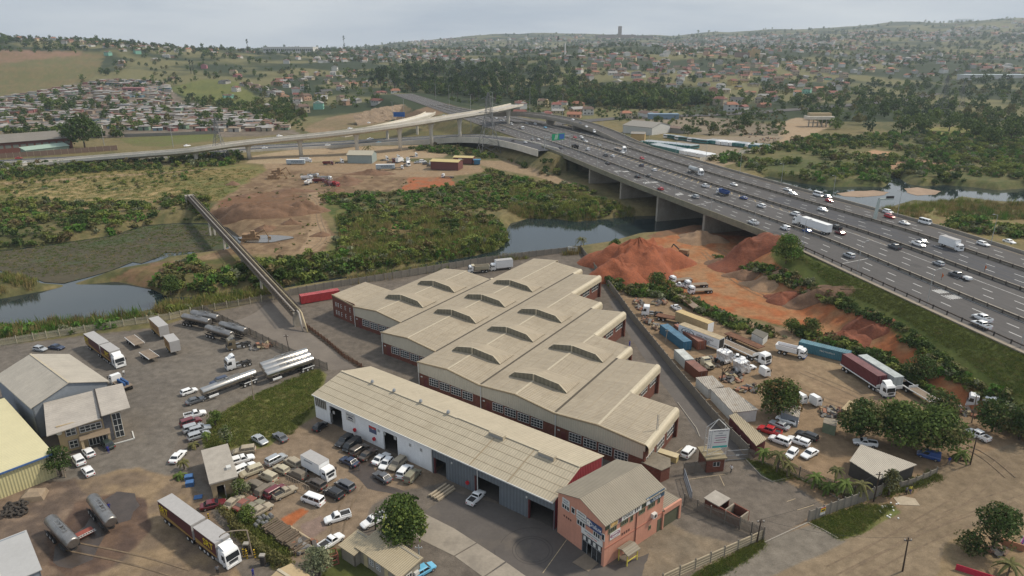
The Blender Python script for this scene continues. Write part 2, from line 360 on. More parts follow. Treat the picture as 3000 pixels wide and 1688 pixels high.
 reg([(1730,745),(1900,700),(2030,680),(2200,695),(2260,745),(2340,810),(2440,860),(2560,920),(2680,1000),(2760,1050),(2880,1140),(2990,1200),(3060,1260),(3060,1330),(2960,1260),(2800,1180),(2640,1090),(2560,1050),(2480,1000),(2300,955),(2160,925),(2000,870),(1840,830)],(.28,.10,.042),(.27,.145,.072),6,2,n3)
 reg([(2000,720),(2150,730),(2300,820),(2250,900),(2000,830)],(.28,.125,.056),(.27,.155,.082),5,3,n3)
 reg([(2250,750),(2330,722),(2560,832),(2800,936),(3100,1060),(3100,1300),(3000,1225),(2860,1140),(2700,1020),(2560,930),(2400,875)],(.075,.098,.024),(.105,.115,.034),5,2)
 # truck yard on the right
 reg([(1770,830),(1900,860),(2100,930),(2300,960),(2480,1010),(2600,1080),(2800,1190),(3100,1340),(3100,1800),(2050,1800),(2200,1340),(2100,1250),(1900,1000)],(.185,.13,.08),(.22,.155,.098),5,2)
 reg([(2300,1000),(2480,1010),(2640,1120),(2500,1200),(2330,1120)],(.25,.185,.115),(.20,.14,.09),5,3)
 # yards this side of the river
 reg([(-300,1030),(0,1012),(450,960),(540,935),(810,872),(850,850),(980,825),(1250,790),(1690,735),(1720,750),(1810,880),(1960,1100),(2180,1330),(2420,1480),(2240,1600),(1960,1720),(-300,1900)],ASP,ASP2,1.5,1.5)
 reg([(-300,1040),(500,965),(620,940),(940,1075),(900,1090),(560,1230),(500,1330),(700,1500),(560,1660),(200,1690),(-300,1700)],(.122,.108,.094),(.15,.132,.112),2,2)
 reg([(200,1410),(420,1370),(560,1400),(640,1480),(700,1690),(100,1800),(0,1690),(250,1560)],(.23,.168,.105),(.15,.112,.08),8,4,n3)
 reg([(0,1440),(220,1400),(360,1500),(380,1640),(200,1700),(0,1700)],(.20,.145,.105),(.10,.075,.06),8,4,n3)
 reg([(140,1580),(240,1470),(360,1440),(440,1460),(430,1560),(350,1650),(240,1690),(140,1660)],(.085,.058,.047),(.13,.085,.06),6,5,n3)
 reg([(590,1260),(650,1210),(760,1150),(930,1080),(960,1100),(930,1190),(1000,1225),(940,1240),(860,1270),(800,1320),(700,1310),(610,1330)],(.085,.11,.028),(.13,.125,.045),5,3)
 reg([(830,1265),(950,1200),(1010,1230),(1080,1270),(1060,1330),(960,1400),(840,1360),(780,1330)],(.22,.16,.10),(.17,.128,.09),4,3)
 reg([(700,1340),(900,1270),(1050,1330),(1300,1370),(1330,1400),(1100,1480),(1000,1650),(760,1640),(680,1520)],(.165,.125,.092),(.20,.15,.105),5,3)
 reg([(820,1520),(880,1490),(900,1500),(850,1545)],(.30,.10,.04),None,2,2)
 reg([(880,1540),(940,1510),(960,1550),(900,1590)],(.20,.145,.12),None,2,2)
 reg([(650,1450),(760,1460),(850,1590),(860,1650),(800,1670),(700,1580)],(.07,.085,.025),(.12,.10,.04),4,3)
 reg([(960,1600),(1080,1640),(1100,1700),(950,1700)],(.075,.085,.026),None,4,3)
 # street by the gate
 reg([(2240,1590),(2380,1530),(2480,1570),(2640,1480),(2720,1380),(2860,1340),(3100,1250),(3100,1900),(1900,1900)],(.165,.125,.083),(.205,.157,.105),4,3)
 reg([(2220,1590),(2370,1530),(2460,1580),(2350,1640),(2200,1720),(2040,1760),(2100,1660)],(.165,.145,.12),None,4,4)
 reg([(2370,1528),(2520,1480),(2610,1480),(2640,1500),(2520,1565),(2455,1580)],(.095,.115,.034),(.14,.13,.048),2,2)
 reg([(2185,1345),(2240,1355),(2340,1400),(2560,1440),(2570,1460),(2500,1462),(2420,1430),(2330,1395),(2270,1412),(2240,1395)],(.045,.068,.017),(.06,.08,.02),1,1.5)
 reg([(2020,1690),(2230,1580),(2245,1595),(2190,1640),(2060,1700)],(.08,.088,.027),None,2,2)
 reg([(1890,1500),(2010,1560),(2200,1600),(2150,1640),(1990,1690),(1800,1690)],(.21,.165,.115),(.165,.135,.10),3,3)
 reg([(2780,1580),(2900,1520),(3060,1560),(3060,1720),(2740,1720)],(.26,.18,.11),(.17,.13,.075),5,3)
 # stream mud under the vegetation
 C*= (.86+.28*n5)[:,None]
 mat=M('ground_soil',rough=.95,var=.26,scale=.7,bump=.12,attr='Col',spec=.15)
 me=gridmesh('ground',Xg,Yg,Z.reshape(Xg.shape),mat,C.reshape(Xg.shape+(3,)))
 ob('ground',me,kind='structure')
paint()
# river
wm=M('river_water',(.018,.028,.030),rough=.06,var=.0,spec=.5)
def ripple(m):
 nt=m.node_tree; nd=nt.nodes; bs=[n for n in nd if n.type=='BSDF_PRINCIPLED'][0]
 tc=nd.new('ShaderNodeTexCoord'); n=nd.new('ShaderNodeTexNoise'); n.inputs['Scale'].default_value=1.1; n.inputs['Detail'].default_value=3
 nt.links.new(tc.outputs['Object'],n.inputs['Vector']); b=nd.new('ShaderNodeBump'); b.inputs['Strength'].default_value=.10; b.inputs['Distance'].default_value=.05
 nt.links.new(n.outputs[0],b.inputs['Height']); nt.links.new(b.outputs[0],bs.inputs['Normal'])
ripple(wm)
b=MB(); b.quad((-420,90,ZW),(420,90,ZW),(420,430,ZW),(-420,430,ZW)); b.build('river',wm,kind='structure')
def sheet(name,pts,mat,z=.02,kind='structure',j=0.,px=True,zp=None):
 poly=[(P(x,y,z if zp is None else zp).x,P(x,y,z if zp is None else zp).y) for x,y in pts] if px else pts
 if j:
  q=[]
  n=len(poly)
  for i in range(n):
   a=np.array(poly[i]); c=np.array(poly[(i+1)%n]); k=max(1,int(np.linalg.norm(c-a)/(j*3)))
   for u in range(k):
    p=a+(c-a)*u/k; q.append((p[0]+(random.random()-.5)*j,p[1]+(random.random()-.5)*j))
  poly=q
 b=MB(); n=len(poly); a=sum(poly[i][0]*poly[(i+1)%n][1]-poly[(i+1)%n][0]*poly[i][1] for i in range(n))
 if a<0: poly=poly[::-1]
 b.add([(x,y,z) for x,y in poly],[tuple(range(len(poly)))])
 return b.build(name,mat,kind=kind)
sand=M('wet_sand',(.27,.19,.13),rough=.9,var=.2,scale=.15)
for i,(nm,pts) in enumerate([('sandbar',[(2450,566),(2500,560),(2560,558),(2606,563),(2590,571),(2520,578),(2470,575)]),('sandbar',[(2650,552),(2690,549),(2760,561),(2735,570),(2690,573),(2655,564)])]):
 sheet(nm,pts,sand,ZW+.06+.01*i,j=1.2)
hm=M('hyacinth_mat',(.052,.043,.021),rough=.9,var=.3,scale=.2,bump=.4,stain=((.04,.07,.02),.06,.5))
hy=sheet('water_hyacinth',[(x,y) for x,y in [(-480,775),(0,737),(120,724),(260,704),(330,694),(420,664),(520,657),(600,657),(655,670),(690,702),(640,738),(575,748),(560,738),(470,742),(470,752),(420,772),(400,765),(330,792),(270,808),(200,828),(140,826),(60,806),(0,790),(-480,800)]],hm,ZW+.12,j=2.)
# roads
def ribbon(mb,line,nrm,o0,o1,z,mi=0,i0=0,i1=None):
 i1=len(line) if i1 is None else i1
 A=line[i0:i1,:2]+nrm[i0:i1]*o0; B=line[i0:i1,:2]+nrm[i0:i1]*o1
 zz=np.full(len(A),z) if np.isscalar(z) else np.asarray(z)[i0:i1]
 vs=[]; fs=[]
 for k in range(len(A)): vs+=[(A[k,0],A[k,1],zz[k]),(B[k,0],B[k,1],zz[k])]
 for k in range(len(A)-1): fs.append((2*k,2*k+1,2*k+3,2*k+2))
 return mb.add(vs,fs,mi)
def band(mb,line,nrm,o0,o1,z0,z1,mi=0,i0=0,i1=None):
 "solid strip: top, sides"
 i1=len(line) if i1 is None else i1
 A=line[i0:i1,:2]+nrm[i0:i1]*o0; B=line[i0:i1,:2]+nrm[i0:i1]*o1
 f=lambda z:(np.full(len(A),z) if np.isscalar(z) else np.asarray(z)[i0:i1]); a0,a1=f(z0),f(z1)
 rings=[[(A[k,0],A[k,1],a0[k]),(B[k,0],B[k,1],a0[k]),(B[k,0],B[k,1],a1[k]),(A[k,0],A[k,1],a1[k])] for k in range(len(A))]
 return mb.loft(rings,mi)
asph=M('motorway_asphalt',(.073,.068,.067),rough=.88,var=.14,scale=.08,streak=0)
asphn=M('motorway_new_asphalt',(.046,.047,.055),rough=.85,var=.10,scale=.1)
conc=M('weathered_concrete',(.30,.27,.225),rough=.9,var=.2,scale=.25,streak=.12,wax='Z')
concl=M('pale_concrete',(.58,.54,.465),rough=.9,var=.14,scale=.2,streak=.10,wax='Z')
wpaint=M('road_paint_white',(.55,.55,.54),rough=.7,var=.2,scale=.5)
ypaint=M('road_paint_yellow',(.36,.27,.14),rough=.7,var=.3,scale=.3)
steel=M('galvanised_steel',(.34,.35,.36),rough=.5,metal=.6,var=.1)
dark=M('dark_steel',(.035,.03,.028),rough=.7,var=.2)
iB0=int(np.argmin(abs(LES[:,1]-ABN))); iB1=int(np.argmin(abs(LES[:,1]-ABF))); iE=int(np.argmin(abs(LES[:,1]-700)))
b=MB(); ribbon(b,LES,LEN,-.2,32,ZH); ribbon(b,LES,LEN,46.5,59.2,ZH); ribbon(b,LES,LEN,32,46.5,ZH,0,iB0+14); ribbon(b,LES,LEN,32,46.5,ZH,1,0,iB0+15)
b.build('motorway',[asph,asphn],kind='structure')
# painted markings: lane dashes, edge lines, hatched gore
b=MB(); zm=ZH+.012
for o in (1.3,12.6,15.2,26.6,32.6,44.8,47.3,57.6): ribbon(b,LES,LEN,o,o+.16,zm,0 if o in(12.6,26.6,32.6,47.3) else 1)
ds=np.arange(0,LSS[-1],9.0)
lx=lambda s:np.array([np.interp(s,LSS,LES[:,0]),np.interp(s,LSS,LES[:,1])]); nx=lambda s:np.array([np.interp(s,LSS,LEN[:,0]),np.interp(s,LSS,LEN[:,1])])
for o,off in ((5.1,0),(8.9,4),(19,2),(22.8,6),(36.6,1),(40.7,5),(50.8,3),(54.3,7)):
 for s in ds:
  s=s+off; a=lx(s)+nx(s)*o; c=lx(s+3)+nx(s+3)*o; n_=nx(s)*.11
  b.quad((a[0]-n_[0],a[1]-n_[1],zm),(a[0]+n_[0],a[1]+n_[1],zm),(c[0]+n_[0],c[1]+n_[1],zm),(c[0]-n_[0],c[1]-n_[1],zm),0)
for s in np.arange(150,400,5.):
 wd=4.2*max(0,min(1,(s-150)/150))*max(0.25,min(1,(400-s)/60));
 a=lx(s)+nx(s)*27.0; c=lx(s+3.2)+nx(s+3.2)*(27.0+max(wd,.8)); t_=(lx(s+1)-lx(s))*.6
 b.quad((a[0],a[1],zm),(a[0]+t_[0],a[1]+t_[1],zm),(c[0]+t_[0],c[1]+t_[1],zm),(c[0],c[1],zm),1)
for s,o in ((75,6),(78,11)):            # worn lettering blocks on the near lanes
 pass
for (s,o0) in ((112,9.6),(116,9.6),(232,9.2),(236,5.6),(262,5.6),(262,9.2),(290,9.2),(292,5.6)):
 for k in range(5):
  a=lx(s)+nx(s)*(o0+k*.62); c=lx(s+2.6)+nx(s+2.6)*(o0+k*.62); n_=nx(s)*.16
  b.quad((a[0]-n_[0],a[1]-n_[1],zm),(a[0]+n_[0],a[1]+n_[1],zm),(c[0]+n_[0],c[1]+n_[1],zm),(c[0]-n_[0],c[1]-n_[1],zm),0)
for s in (142,218,268):                # expansion joints across the slow lanes
 a=lx(s)+nx(s)*1.4; c=lx(s+3)+nx(s+3)*12.4; t_=(lx(s+1)-lx(s))*.18
 b.quad((a[0],a[1],zm),(a[0]+t_[0],a[1]+t_[1],zm),(c[0]+t_[0],c[1]+t_[1],zm),(c[0],c[1],zm),0)
b.build('lane_markings',[wpaint,ypaint],kind='structure')
b=MB(); zz=ZH+.006
for o in (3.2,7.0,10.8,17.1,20.9,24.7,34.6,38.6,42.7,49.,52.5,56.):
 for d in (-.95,.45): ribbon(b,LES,LEN,o+d,o+d+.5,zz)
b.build('lane_wear',M('tyre_worn_asphalt',(.058,.054,.054),rough=.8,var=.2,scale=.15),kind='structure'); rg=np.random.default_rng(5); b=MB()
for k in range(26):
 s=rg.uniform(5,420); o=float(rg.choice((1.6,5.2,9.,15.4,19.2,23,33,36.8,40.9,47.5,51)))+rg.random()*.4; ln=rg.uniform(4,22); i0=int(s/3); ribbon(b,LES,LEN,o,o+rg.uniform(1.5,3.2),ZH+.0075+.0001*k,0,i0,i0+max(2,int(ln/3)))
b.build('asphalt_patches',M('asphalt_patch',(.05,.047,.047),rough=.85,var=.15),kind='structure')
# median barriers with posts, split as the photo shows three lines
for k,(o,lab) in enumerate([(13.4,'low median barrier between the two nearest motorway carriageways'),(31.2,'median barrier along the middle of the motorway with weeds at its foot'),(45.7,'median barrier between the two farthest motorway carriageways')]):
 t=thing('median_barrier',lab,'barrier',(float(lx(60)[0]+nx(60)[0]*o),float(lx(60)[1]+nx(60)[1]*o),ZH),group='motorway median barriers'); org=Vector(t.location)
 b=MB(); band(b,LES-org[:2],LEN,o-.28,o+.28,.0,.72,0,0,iE); b.build('barrier_wall',conc,t)
 b=MB();
 for s in np.arange(10,420,4.):
  p=lx(s)+nx(s)*(o-.45)-np.array(org[:2]); b.box(p[0]-.09,p[0]+.09,p[1]-.09,p[1]+.09,0,.95)
 band(b,LES-org[:2],LEN,o-.5,o-.42,.55,.85,0,0,int(np.argmin(abs(LES[:,1]-ABF)))); b.build('guard_rail',M('rusty_rail',(.085,.068,.055),rough=.7,var=.3),t)
# near shoulder with guard rail
t=thing('guard_rail','rusty guard rail along the near shoulder above the grass bank','guard rail',(float(LES[0,0]),float(LES[0,1]),ZH)); org=np.array([LES[0,0],LES[0,1]])
b=MB(); band(b,LES-org,LEN,.15,.24,.5,.82,0,0,iB0); b.build('rail',M('rusty_rail'),t)
for s in np.arange(4,LSS[iB0],4.0):
 p=lx(s)+nx(s)*.1-org; bb=MB().box(p[0]-.1,p[0]+.1,p[1]-.1,p[1]+.1,0,.95); bb.build('post',dark,t)
b=MB(); band(b,LES,LEN,-1.6,-.2,ZH-.25,ZH+.03,0,0,iB0); b.build('verge_kerb',M('verge_gravel',(.25,.21,.165),var=.2),kind='structure')
# river bridge
t=thing('motorway_bridge','long concrete motorway bridge on wall piers crossing the river','bridge',(float(LES[iB0,0]),float(LES[iB0,1]),0)); org=np.array([LES[iB0,0],LES[iB0,1]])
b=MB(); band(b,LES-org,LEN,.0,59.0,ZH-1.5,ZH-.05,0,iB0-3,iB1+3); b.build('deck',conc,t)
mosc=M('mossy_concrete',(.20,.185,.13),rough=.9,var=.25,scale=.2,streak=.15,wax='Z')
b=MB(); band(b,LES-org,LEN,-.35,-.02,ZH-1.2,ZH+.85,0,iB0-3,iB1+8); b.build('parapet',mosc,t)
b=MB(); band(b,LES-org,LEN,59.25,59.6,ZH-1.2,ZH+.85,0,0,iB1+40); b.build('parapet',conc,t)
for px_ in (1732,1824,1935,2075):
 c=P(px_,{1732:495,1824:532,1935:574,2075:628}[px_],ZH-1.5); k=int(np.argmin(np.hypot(LES[:,0]-c.x,LES[:,1]-c.y)))
 A=LES[k]+LEN[k]*.6-org; B=LES[k]+LEN[k]*58-org
 bb=MB().obox(A,B,1.3,-6,ZH-1.5); bb.build('pier',conc,t)
for k,(i_,dd) in enumerate(((iB0-2,1),(iB1+2,-1))):
 A=LES[i_]-LEN[i_]*.3-org; B=LES[i_]+LEN[i_]*59.3-org; MB().obox(A,B,2.2,-3,ZH-1.5).build('abutment',concl if k else conc,t)
# asphalt deck of the wing road that joins from the left (lower level)
def path(pts,z=0.,step=4.,n=3):
 pl=smooth_line([tuple(P(p[0],p[1],p[2] if len(p)>2 else z)) for p in pts],n); pl,s=resample(pl,step); return pl,normals(pl),s
lp,ln,ls=path([(-300,500,.3),(0,477,.3),(250,465,.3),(500,455,.3),(700,436,.4),(900,426,.5),(1100,414,1.),(1250,405,2.5),(1360,398,5.),(1470,402,7.5),(1560,418,9.02),(1640,440,9.02)])
b=MB(); ribbon(b,lp,ln,-13,13,lp[:,2]+.05); b.build('link_road',asphn,kind='structure')
b=MB()
for o in (-12,-.9,.9,12): ribbon(b,lp,ln,o-.1,o+.1,lp[:,2]+.07)
b.build('link_road_lines',wpaint,kind='structure')
for o,lab in ((0,'low concrete barrier along the middle of the lower link road'),(13.4,'concrete retaining wall along the near side of the lower link road')):
 bb=MB(); band(bb,lp,ln,o-.25,o+.25,lp[:,2]-(.3 if o==0 else 3.0),lp[:,2]+.8); tag(bb.build('road_barrier',concl),lab,'barrier')
# the high flyover
fl=[(20,492,1.2),(175,470,3.2),(408,451,6.0),(553,441,8.2),(700,418,10.6),(991,390,14.2),(1180,366,17.4),(1367,336,20.4),(1450,323,21.6),(1535,304,22.8)]
fp,fn,fs=path(fl,step=5.)
t=thing('flyover','pale concrete flyover ramp climbing on round flared piers above the link road','bridge',(float(fp[0,0]),float(fp[0,1]),0)); org=fp[0,:2].copy(); q=fp.copy(); q[:,:2]-=org
W_=11.0; fz=fp[:,2]-.9
# near edge is offset 0, deck extends away from the camera (negative normal side)
b=MB(); rings=[]
for k in range(len(q)):
 n_=fn[k]; e=lambda o,z:(q[k,0]+n_[0]*o,q[k,1]+n_[1]*o,z)
 rings.append([e(-.2,fz[k]),e(-.2,fz[k]-.45),e(-3.2,fz[k]-2.0),e(-W_+3.2,fz[k]-2.0),e(-W_+.2,fz[k]-.45),e(-W_+.2,fz[k])])
b.loft(rings); b.build('deck',concl,t)
b=MB(); ribbon(b,q,fn,-W_+.6,-.5,fz+.02); b.build('road_surface',M('flyover_surface',(.38,.355,.32),var=.1,scale=.1),t)
for o in (-.25,-W_): b=MB(); band(b,q,fn,o-.0,o+.3,fz-.6,fz+1.0); b.build('parapet',concl,t)
for px_,py_ in ((559,461),(729,454),(888,448),(1042,441),(1186,427),(1284,413),(1367,406),(1507,361)):
 k=int(np.argmin(abs(1500+F*fp[:,0]/(fp[:,1]*CP+(CH-fp[:,2])*SP)-px_))); c=q[k,:2]-fn[k]*W_/2; zt=fz[k]-2.0; zb=-1.
 b=MB(); rings=[]
 for u,r in ((0,1.15),(.55,1.15),(.8,1.35),(.93,1.8),(1,2.5)):
  z=zb+(zt-zb)*u; rings.append([(c[0]+math.cos(a)*r*(1 if u<.6 else 1+.0*u)*1.0,c[1]+math.sin(a)*min(r,1.3),z) for a in np.linspace(0,2*math.pi,12,endpoint=False)])
 b.loft(rings); b.build('pier',concl,t,smooth=True)
# second, lower ramp behind the flyover
rp,rn,rs=path([(1010,392,10.),(1110,372,12.),(1200,352,13.),(1255,338,13.5),(1275,327,13.5)],step=4.)
t=thing('ramp_bridge','short pale concrete ramp curving up behind the flyover','bridge',(float(rp[0,0]),float(rp[0,1]),0)); q=rp.copy(); q[:,:2]-=rp[0,:2]
b=MB(); band(b,q,rn,-8,0,rp[:,2]-2.4,rp[:,2]-.9); b.build('deck',concl,t)
for o in (0,-8.3): b=MB(); band(b,q,rn,o,o+.3,rp[:,2]-1.2,rp[:,2]); b.build('parapet',concl,t)
for k in (len(rp)//3,2*len(rp)//3): MB().cyl((q[k,0]-rn[k,0]*4,q[k,1]-rn[k,1]*4,-1),(q[k,0]-rn[k,0]*4,q[k,1]-rn[k,1]*4,rp[k,2]-2.4),1.0,n=10).build('pier',concl,t)
# curved ramp that comes down to the motorway on the right
rp,rn,rs=path([(1440,332,17.),(1530,330,16.5),(1620,343,15.8),(1700,362,14.5),(1760,385,12.),(1830,420,9.6),(1890,446,9.05)],step=4.)
t=thing('curved_ramp','curved grey motorway ramp on wide piers sweeping down from the interchange','bridge',(float(rp[0,0]),float(rp[0,1]),0)); q=rp.copy(); q[:,:2]-=rp[0,:2]
b=MB(); band(b,q,rn,-11,0,rp[:,2]-2.6,rp[:,2]-.9); b.build('deck',conc,t)
b=MB(); ribbon(b,q,rn,-10.6,-.4,rp[:,2]-.88); b.build('road_surface',asph,t)
for o in (0,-11.3): b=MB(); band(b,q,rn,o,o+.3,rp[:,2]-1.5,rp[:,2]+.1); b.build('parapet',conc,t)
for f_ in (.25,.42,.6): k=int(len(rp)*f_); c=q[k,:2]-rn[k]*5.5; MB().obox(c-rn[k]*3.5,c+rn[k]*3.5,1.6,-1,rp[k,2]-2.6).build('pier',conc,t)
# far roads
for nm,pts,w_ in (('far_road',[(1560,368,.3),(1800,345,.3),(2050,338,.3),(2300,322,.3),(2500,308,.3),(2680,290,.3),(2740,276,1)],9.),):
 rp,rn,rs=path(pts,step=6.); zz=H(rp[:,0].copy(),rp[:,1].copy())+.5
 b=MB(); ribbon(b,rp,rn,-w_,w_,zz); b.build(nm,asph,kind='structure')
# building kit
def frame(p0,p1): return math.atan2(p1[1]-p0[1],p1[0]-p0[0])
glass=M('window_glass',(.03,.035,.04),rough=.15,var=.3,scale=1.,spec=.6)
wframe=M('white_window_frame',(.55,.55,.53),rough=.6,var=.1)
brick=M('red_brick',(.155,.055,.036),rough=.9,var=.18,scale=1.2,wave=.28,wax='Z',wamt=.10)
cream=M('cream_cladding',(.50,.455,.36),rough=.6,var=.07,scale=.4,wave=.45,wax='Y',wamt=.06,streak=0)
creamx=M('cream_trim',(.47,.41,.30),rough=.6,var=.1,scale=.8,streak=.08,wax='Z')
roofg=M('fibre_cement_roof',(.335,.283,.21),rough=.85,var=.10,scale=.12,wave=.5,wax='X',wamt=.05,streak=.16,stain=((.26,.215,.155),.16,.56))
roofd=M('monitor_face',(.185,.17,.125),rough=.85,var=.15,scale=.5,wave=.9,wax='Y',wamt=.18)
ridgec=M('ridge_capping',(.43,.375,.28),rough=.8,var=.1)
gutter=M('gutter_dark',(.075,.062,.045),rough=.9,var=.2)  # dark brown of the valley gutters
class Face:
 def __init__(s,axis,c): s.a=axis; s.c=c
 def p(s,a,z,o=0.):
  if s.a=='-y': return (a,s.c-o,z)
  if s.a=='+y': return (a,s.c+o,z)
  if s.a=='-x': return (s.c-o,a,z)
  return (s.c+o,a,z)
 def slab(s,mb,a0,a1,z0,z1,o0,o1,mi=0):
  A=[s.p(a0,z0,o0),s.p(a1,z0,o0),s.p(a1,z0,o1),s.p(a0,z0,o1)]; B=[s.p(a0,z1,o0),s.p(a1,z1,o0),s.p(a1,z1,o1),s.p(a0,z1,o1)]
  return mb.hexa(A,B,mi)
def window(par,fc,a0,a1,z0,z1,nx=2,nz=1,fm=None,gm=None,name='window',fw=.09):
 b=MB()
 for x in [a0+(a1-a0)*i/nx for i in range(nx+1)]: fc.slab(b,x-fw/2,x+fw/2,z0,z1,.0,.07)
 for z in [z0+(z1-z0)*i/nz for i in range(nz+1)]: fc.slab(b,a0-fw/2,a1+fw/2,z-fw/2,z+fw/2,.0,.075)
 fixn(b.mesh('w',fm or wframe)) if False else None
 o=b.build(name,fm or wframe,par); g=MB(); fc.slab(g,a0,a1,z0,z1,.0,.03); g.build('pane',gm or glass,o); return o
def panel(par,fc,a0,a1,z0,z1,mat,name,o0=0.,o1=.06): b=MB(); fc.slab(b,a0,a1,z0,z1,o0,o1); return b.build(name,mat,par)
def wallx(par,x0,x1,y0,y1,z0,z1,ops,mat,name='wall'):
 "wall along local x at y0..y1 with openings (xa,xb,za,zb)"
 b=MB(); xs=sorted(set([x0,x1]+[o[0] for o in ops]+[o[1] for o in ops]))
 for a,c in zip(xs[:-1],xs[1:]):
  op=[o for o in ops if o[0]<=a+1e-6 and o[1]>=c-1e-6]
  if op:
   o=op[0]
   if o[2]>z0: b.box(a,c,y0,y1,z0,o[2])
   if o[3]<z1: b.box(a,c,y0,y1,o[3],z1)
  else: b.box(a,c,y0,y1,z0,z1)
 return b.build(name,mat,par)
def wally(par,x0,x1,y0,y1,z0,z1,mat,name='wall'): return MB().box(x0,x1,y0,y1,z0,z1).build(name,mat,par)
def slab3(pts,th):
 "thick sheet from 4 corner points, thickness downwards"
 return MB().hexa([(p[0],p[1],p[2]-th) for p in pts],pts)
def roofpart(par,pts,mat,name='roof',th=.12):
 a=sum(pts[i][0]*pts[(i+1)%4][1]-pts[(i+1)%4][0]*pts[i][1] for i in range(4))
 if a<0: pts=pts[::-1]
 return slab3(pts,th).build(name,mat,par)
TX={}
def textmesh(s,size,mat,ext=.01):
 k=(s,size,mat.name)
 if k not in TX:
  c=bpy.data.curves.new('t','FONT'); c.body=s; c.size=size; c.extrude=ext; c.align_x='CENTER'; c.align_y='CENTER'; c.resolution_u=2
  o=bpy.data.objects.new('t',c); COL.objects.link(o); bpy.context.view_layer.update()
  me=bpy.data.meshes.new_from_object(o.evaluated_get(bpy.context.evaluated_depsgraph_get())); bpy.data.objects.remove(o); bpy.data.curves.remove(c)
  me.materials.clear(); me.materials.append(mat); TX[k]=me
 return TX[k]
def text(par,s,size,mat,loc,rot,name='lettering',sx=1.):
 o=ob(name,textmesh(s,size,mat),par); o.location=loc; o.rotation_euler=rot; o.scale=(sx,1,1); return o
FRONT=(math.pi/2,0,0)       # facing local -y
RIGHT=(math.pi/2,0,math.pi/2)  # facing local +x
LEFT=(math.pi/2,0,-math.pi/2)
# the big factory
K=60.8/60; O=Vector((-19*K,123.9*K)); UA=math.atan2(.842,.54)
ft=thing('factory','huge tan-roofed brick factory stepped in bays with ten roof monitors','factory',(O.x,O.y,0),UA)
zv,zr,ZC=5.2,6.05,2.9
vt=[-33,-16.5,0,16.2,33,50.3]; vt=[t*K for t in vt]; rt=[(a+c)/2 for a,c in zip(vt[:-1],vt[1:])]
A0=-42.3*K
sl_=[15.2,7.2,0,-1.1,-2.6,-4.4]; sl_=[s*K for s in sl_]   # left ends per bay at its far valley
# half-bays: (t0,z0,t1,z1,left0,left1,right)
skew=-.085
def le(t,base,t0): return base+skew*(t-t0)
halves=[]
halves.append((A0,zr-.2,vt[0],zv,17.2*K,15.6*K,29*K))
LB=[(15.2*K,vt[0]),(7.2*K,vt[1]),(0,vt[2]),(0,vt[2]),(0,vt[2])]
RB=[(51*K,50.2*K),(73*K,71.2*K),(66.6*K,50.4*K),(45.5*K,29.8*K),(23.2*K,9.8*K)]
for i in range(5):
 b0,t0=LB[i]
 halves.append((vt[i],zv,rt[i],zr,le(vt[i],b0,t0),le(rt[i],b0,t0),RB[i][0]))
 halves.append((rt[i],zr,vt[i+1],zv if i<4 else zv+.35,le(rt[i],b0,t0),le(vt[i+1],b0,t0),RB[i][1]))
for (t0,z0,t1,z1,l0,l1,r) in halves:
 roofpart(ft,[(l0-.15,-t0,z0),(r,-t0,z0),(r,-t1,z1),(l1-.15,-t1,z1)],roofg,'roof_slope',.14)
lapm=M('sheet_lap',(.30,.25,.175),rough=.85,var=.25,scale=.5)
for (t0,z0,t1,z1,l0,l1,r) in halves:
 for u in (.26,.52,.78):
  t=t0+(t1-t0)*u; z=z0+(z1-z0)*u; s0=l0+(l1-l0)*u; MB().hexa([(s0,-t-.05,z-.02),(r,-t-.05,z-.02),(r,-t+.05,z-.02),(s0,-t+.05,z-.02)],[(s0,-t-.05,z+.025),(r,-t-.05,z+.025),(r,-t+.05,z+.025),(s0,-t+.05,z+.025)]).build('sheet_lap',lapm,ft)
for i in range(5):     # ridge caps and valley gutters
 b0,t0=LB[i]; r=min(RB[i]); MB().box(le(rt[i],b0,t0),r,-rt[i]-.22,-rt[i]+.22,zr+.0,zr+.05).build('ridge_cap',ridgec,ft)
 if i:
  e=min(RB[i][0],RB[i-1][1]); MB().box(max(le(vt[i],b0,t0),le(vt[i],*LB[i-1])),e,-vt[i]-.22,-vt[i]+.22,zv-.06,zv+.045).build('gutter',gutter,ft)
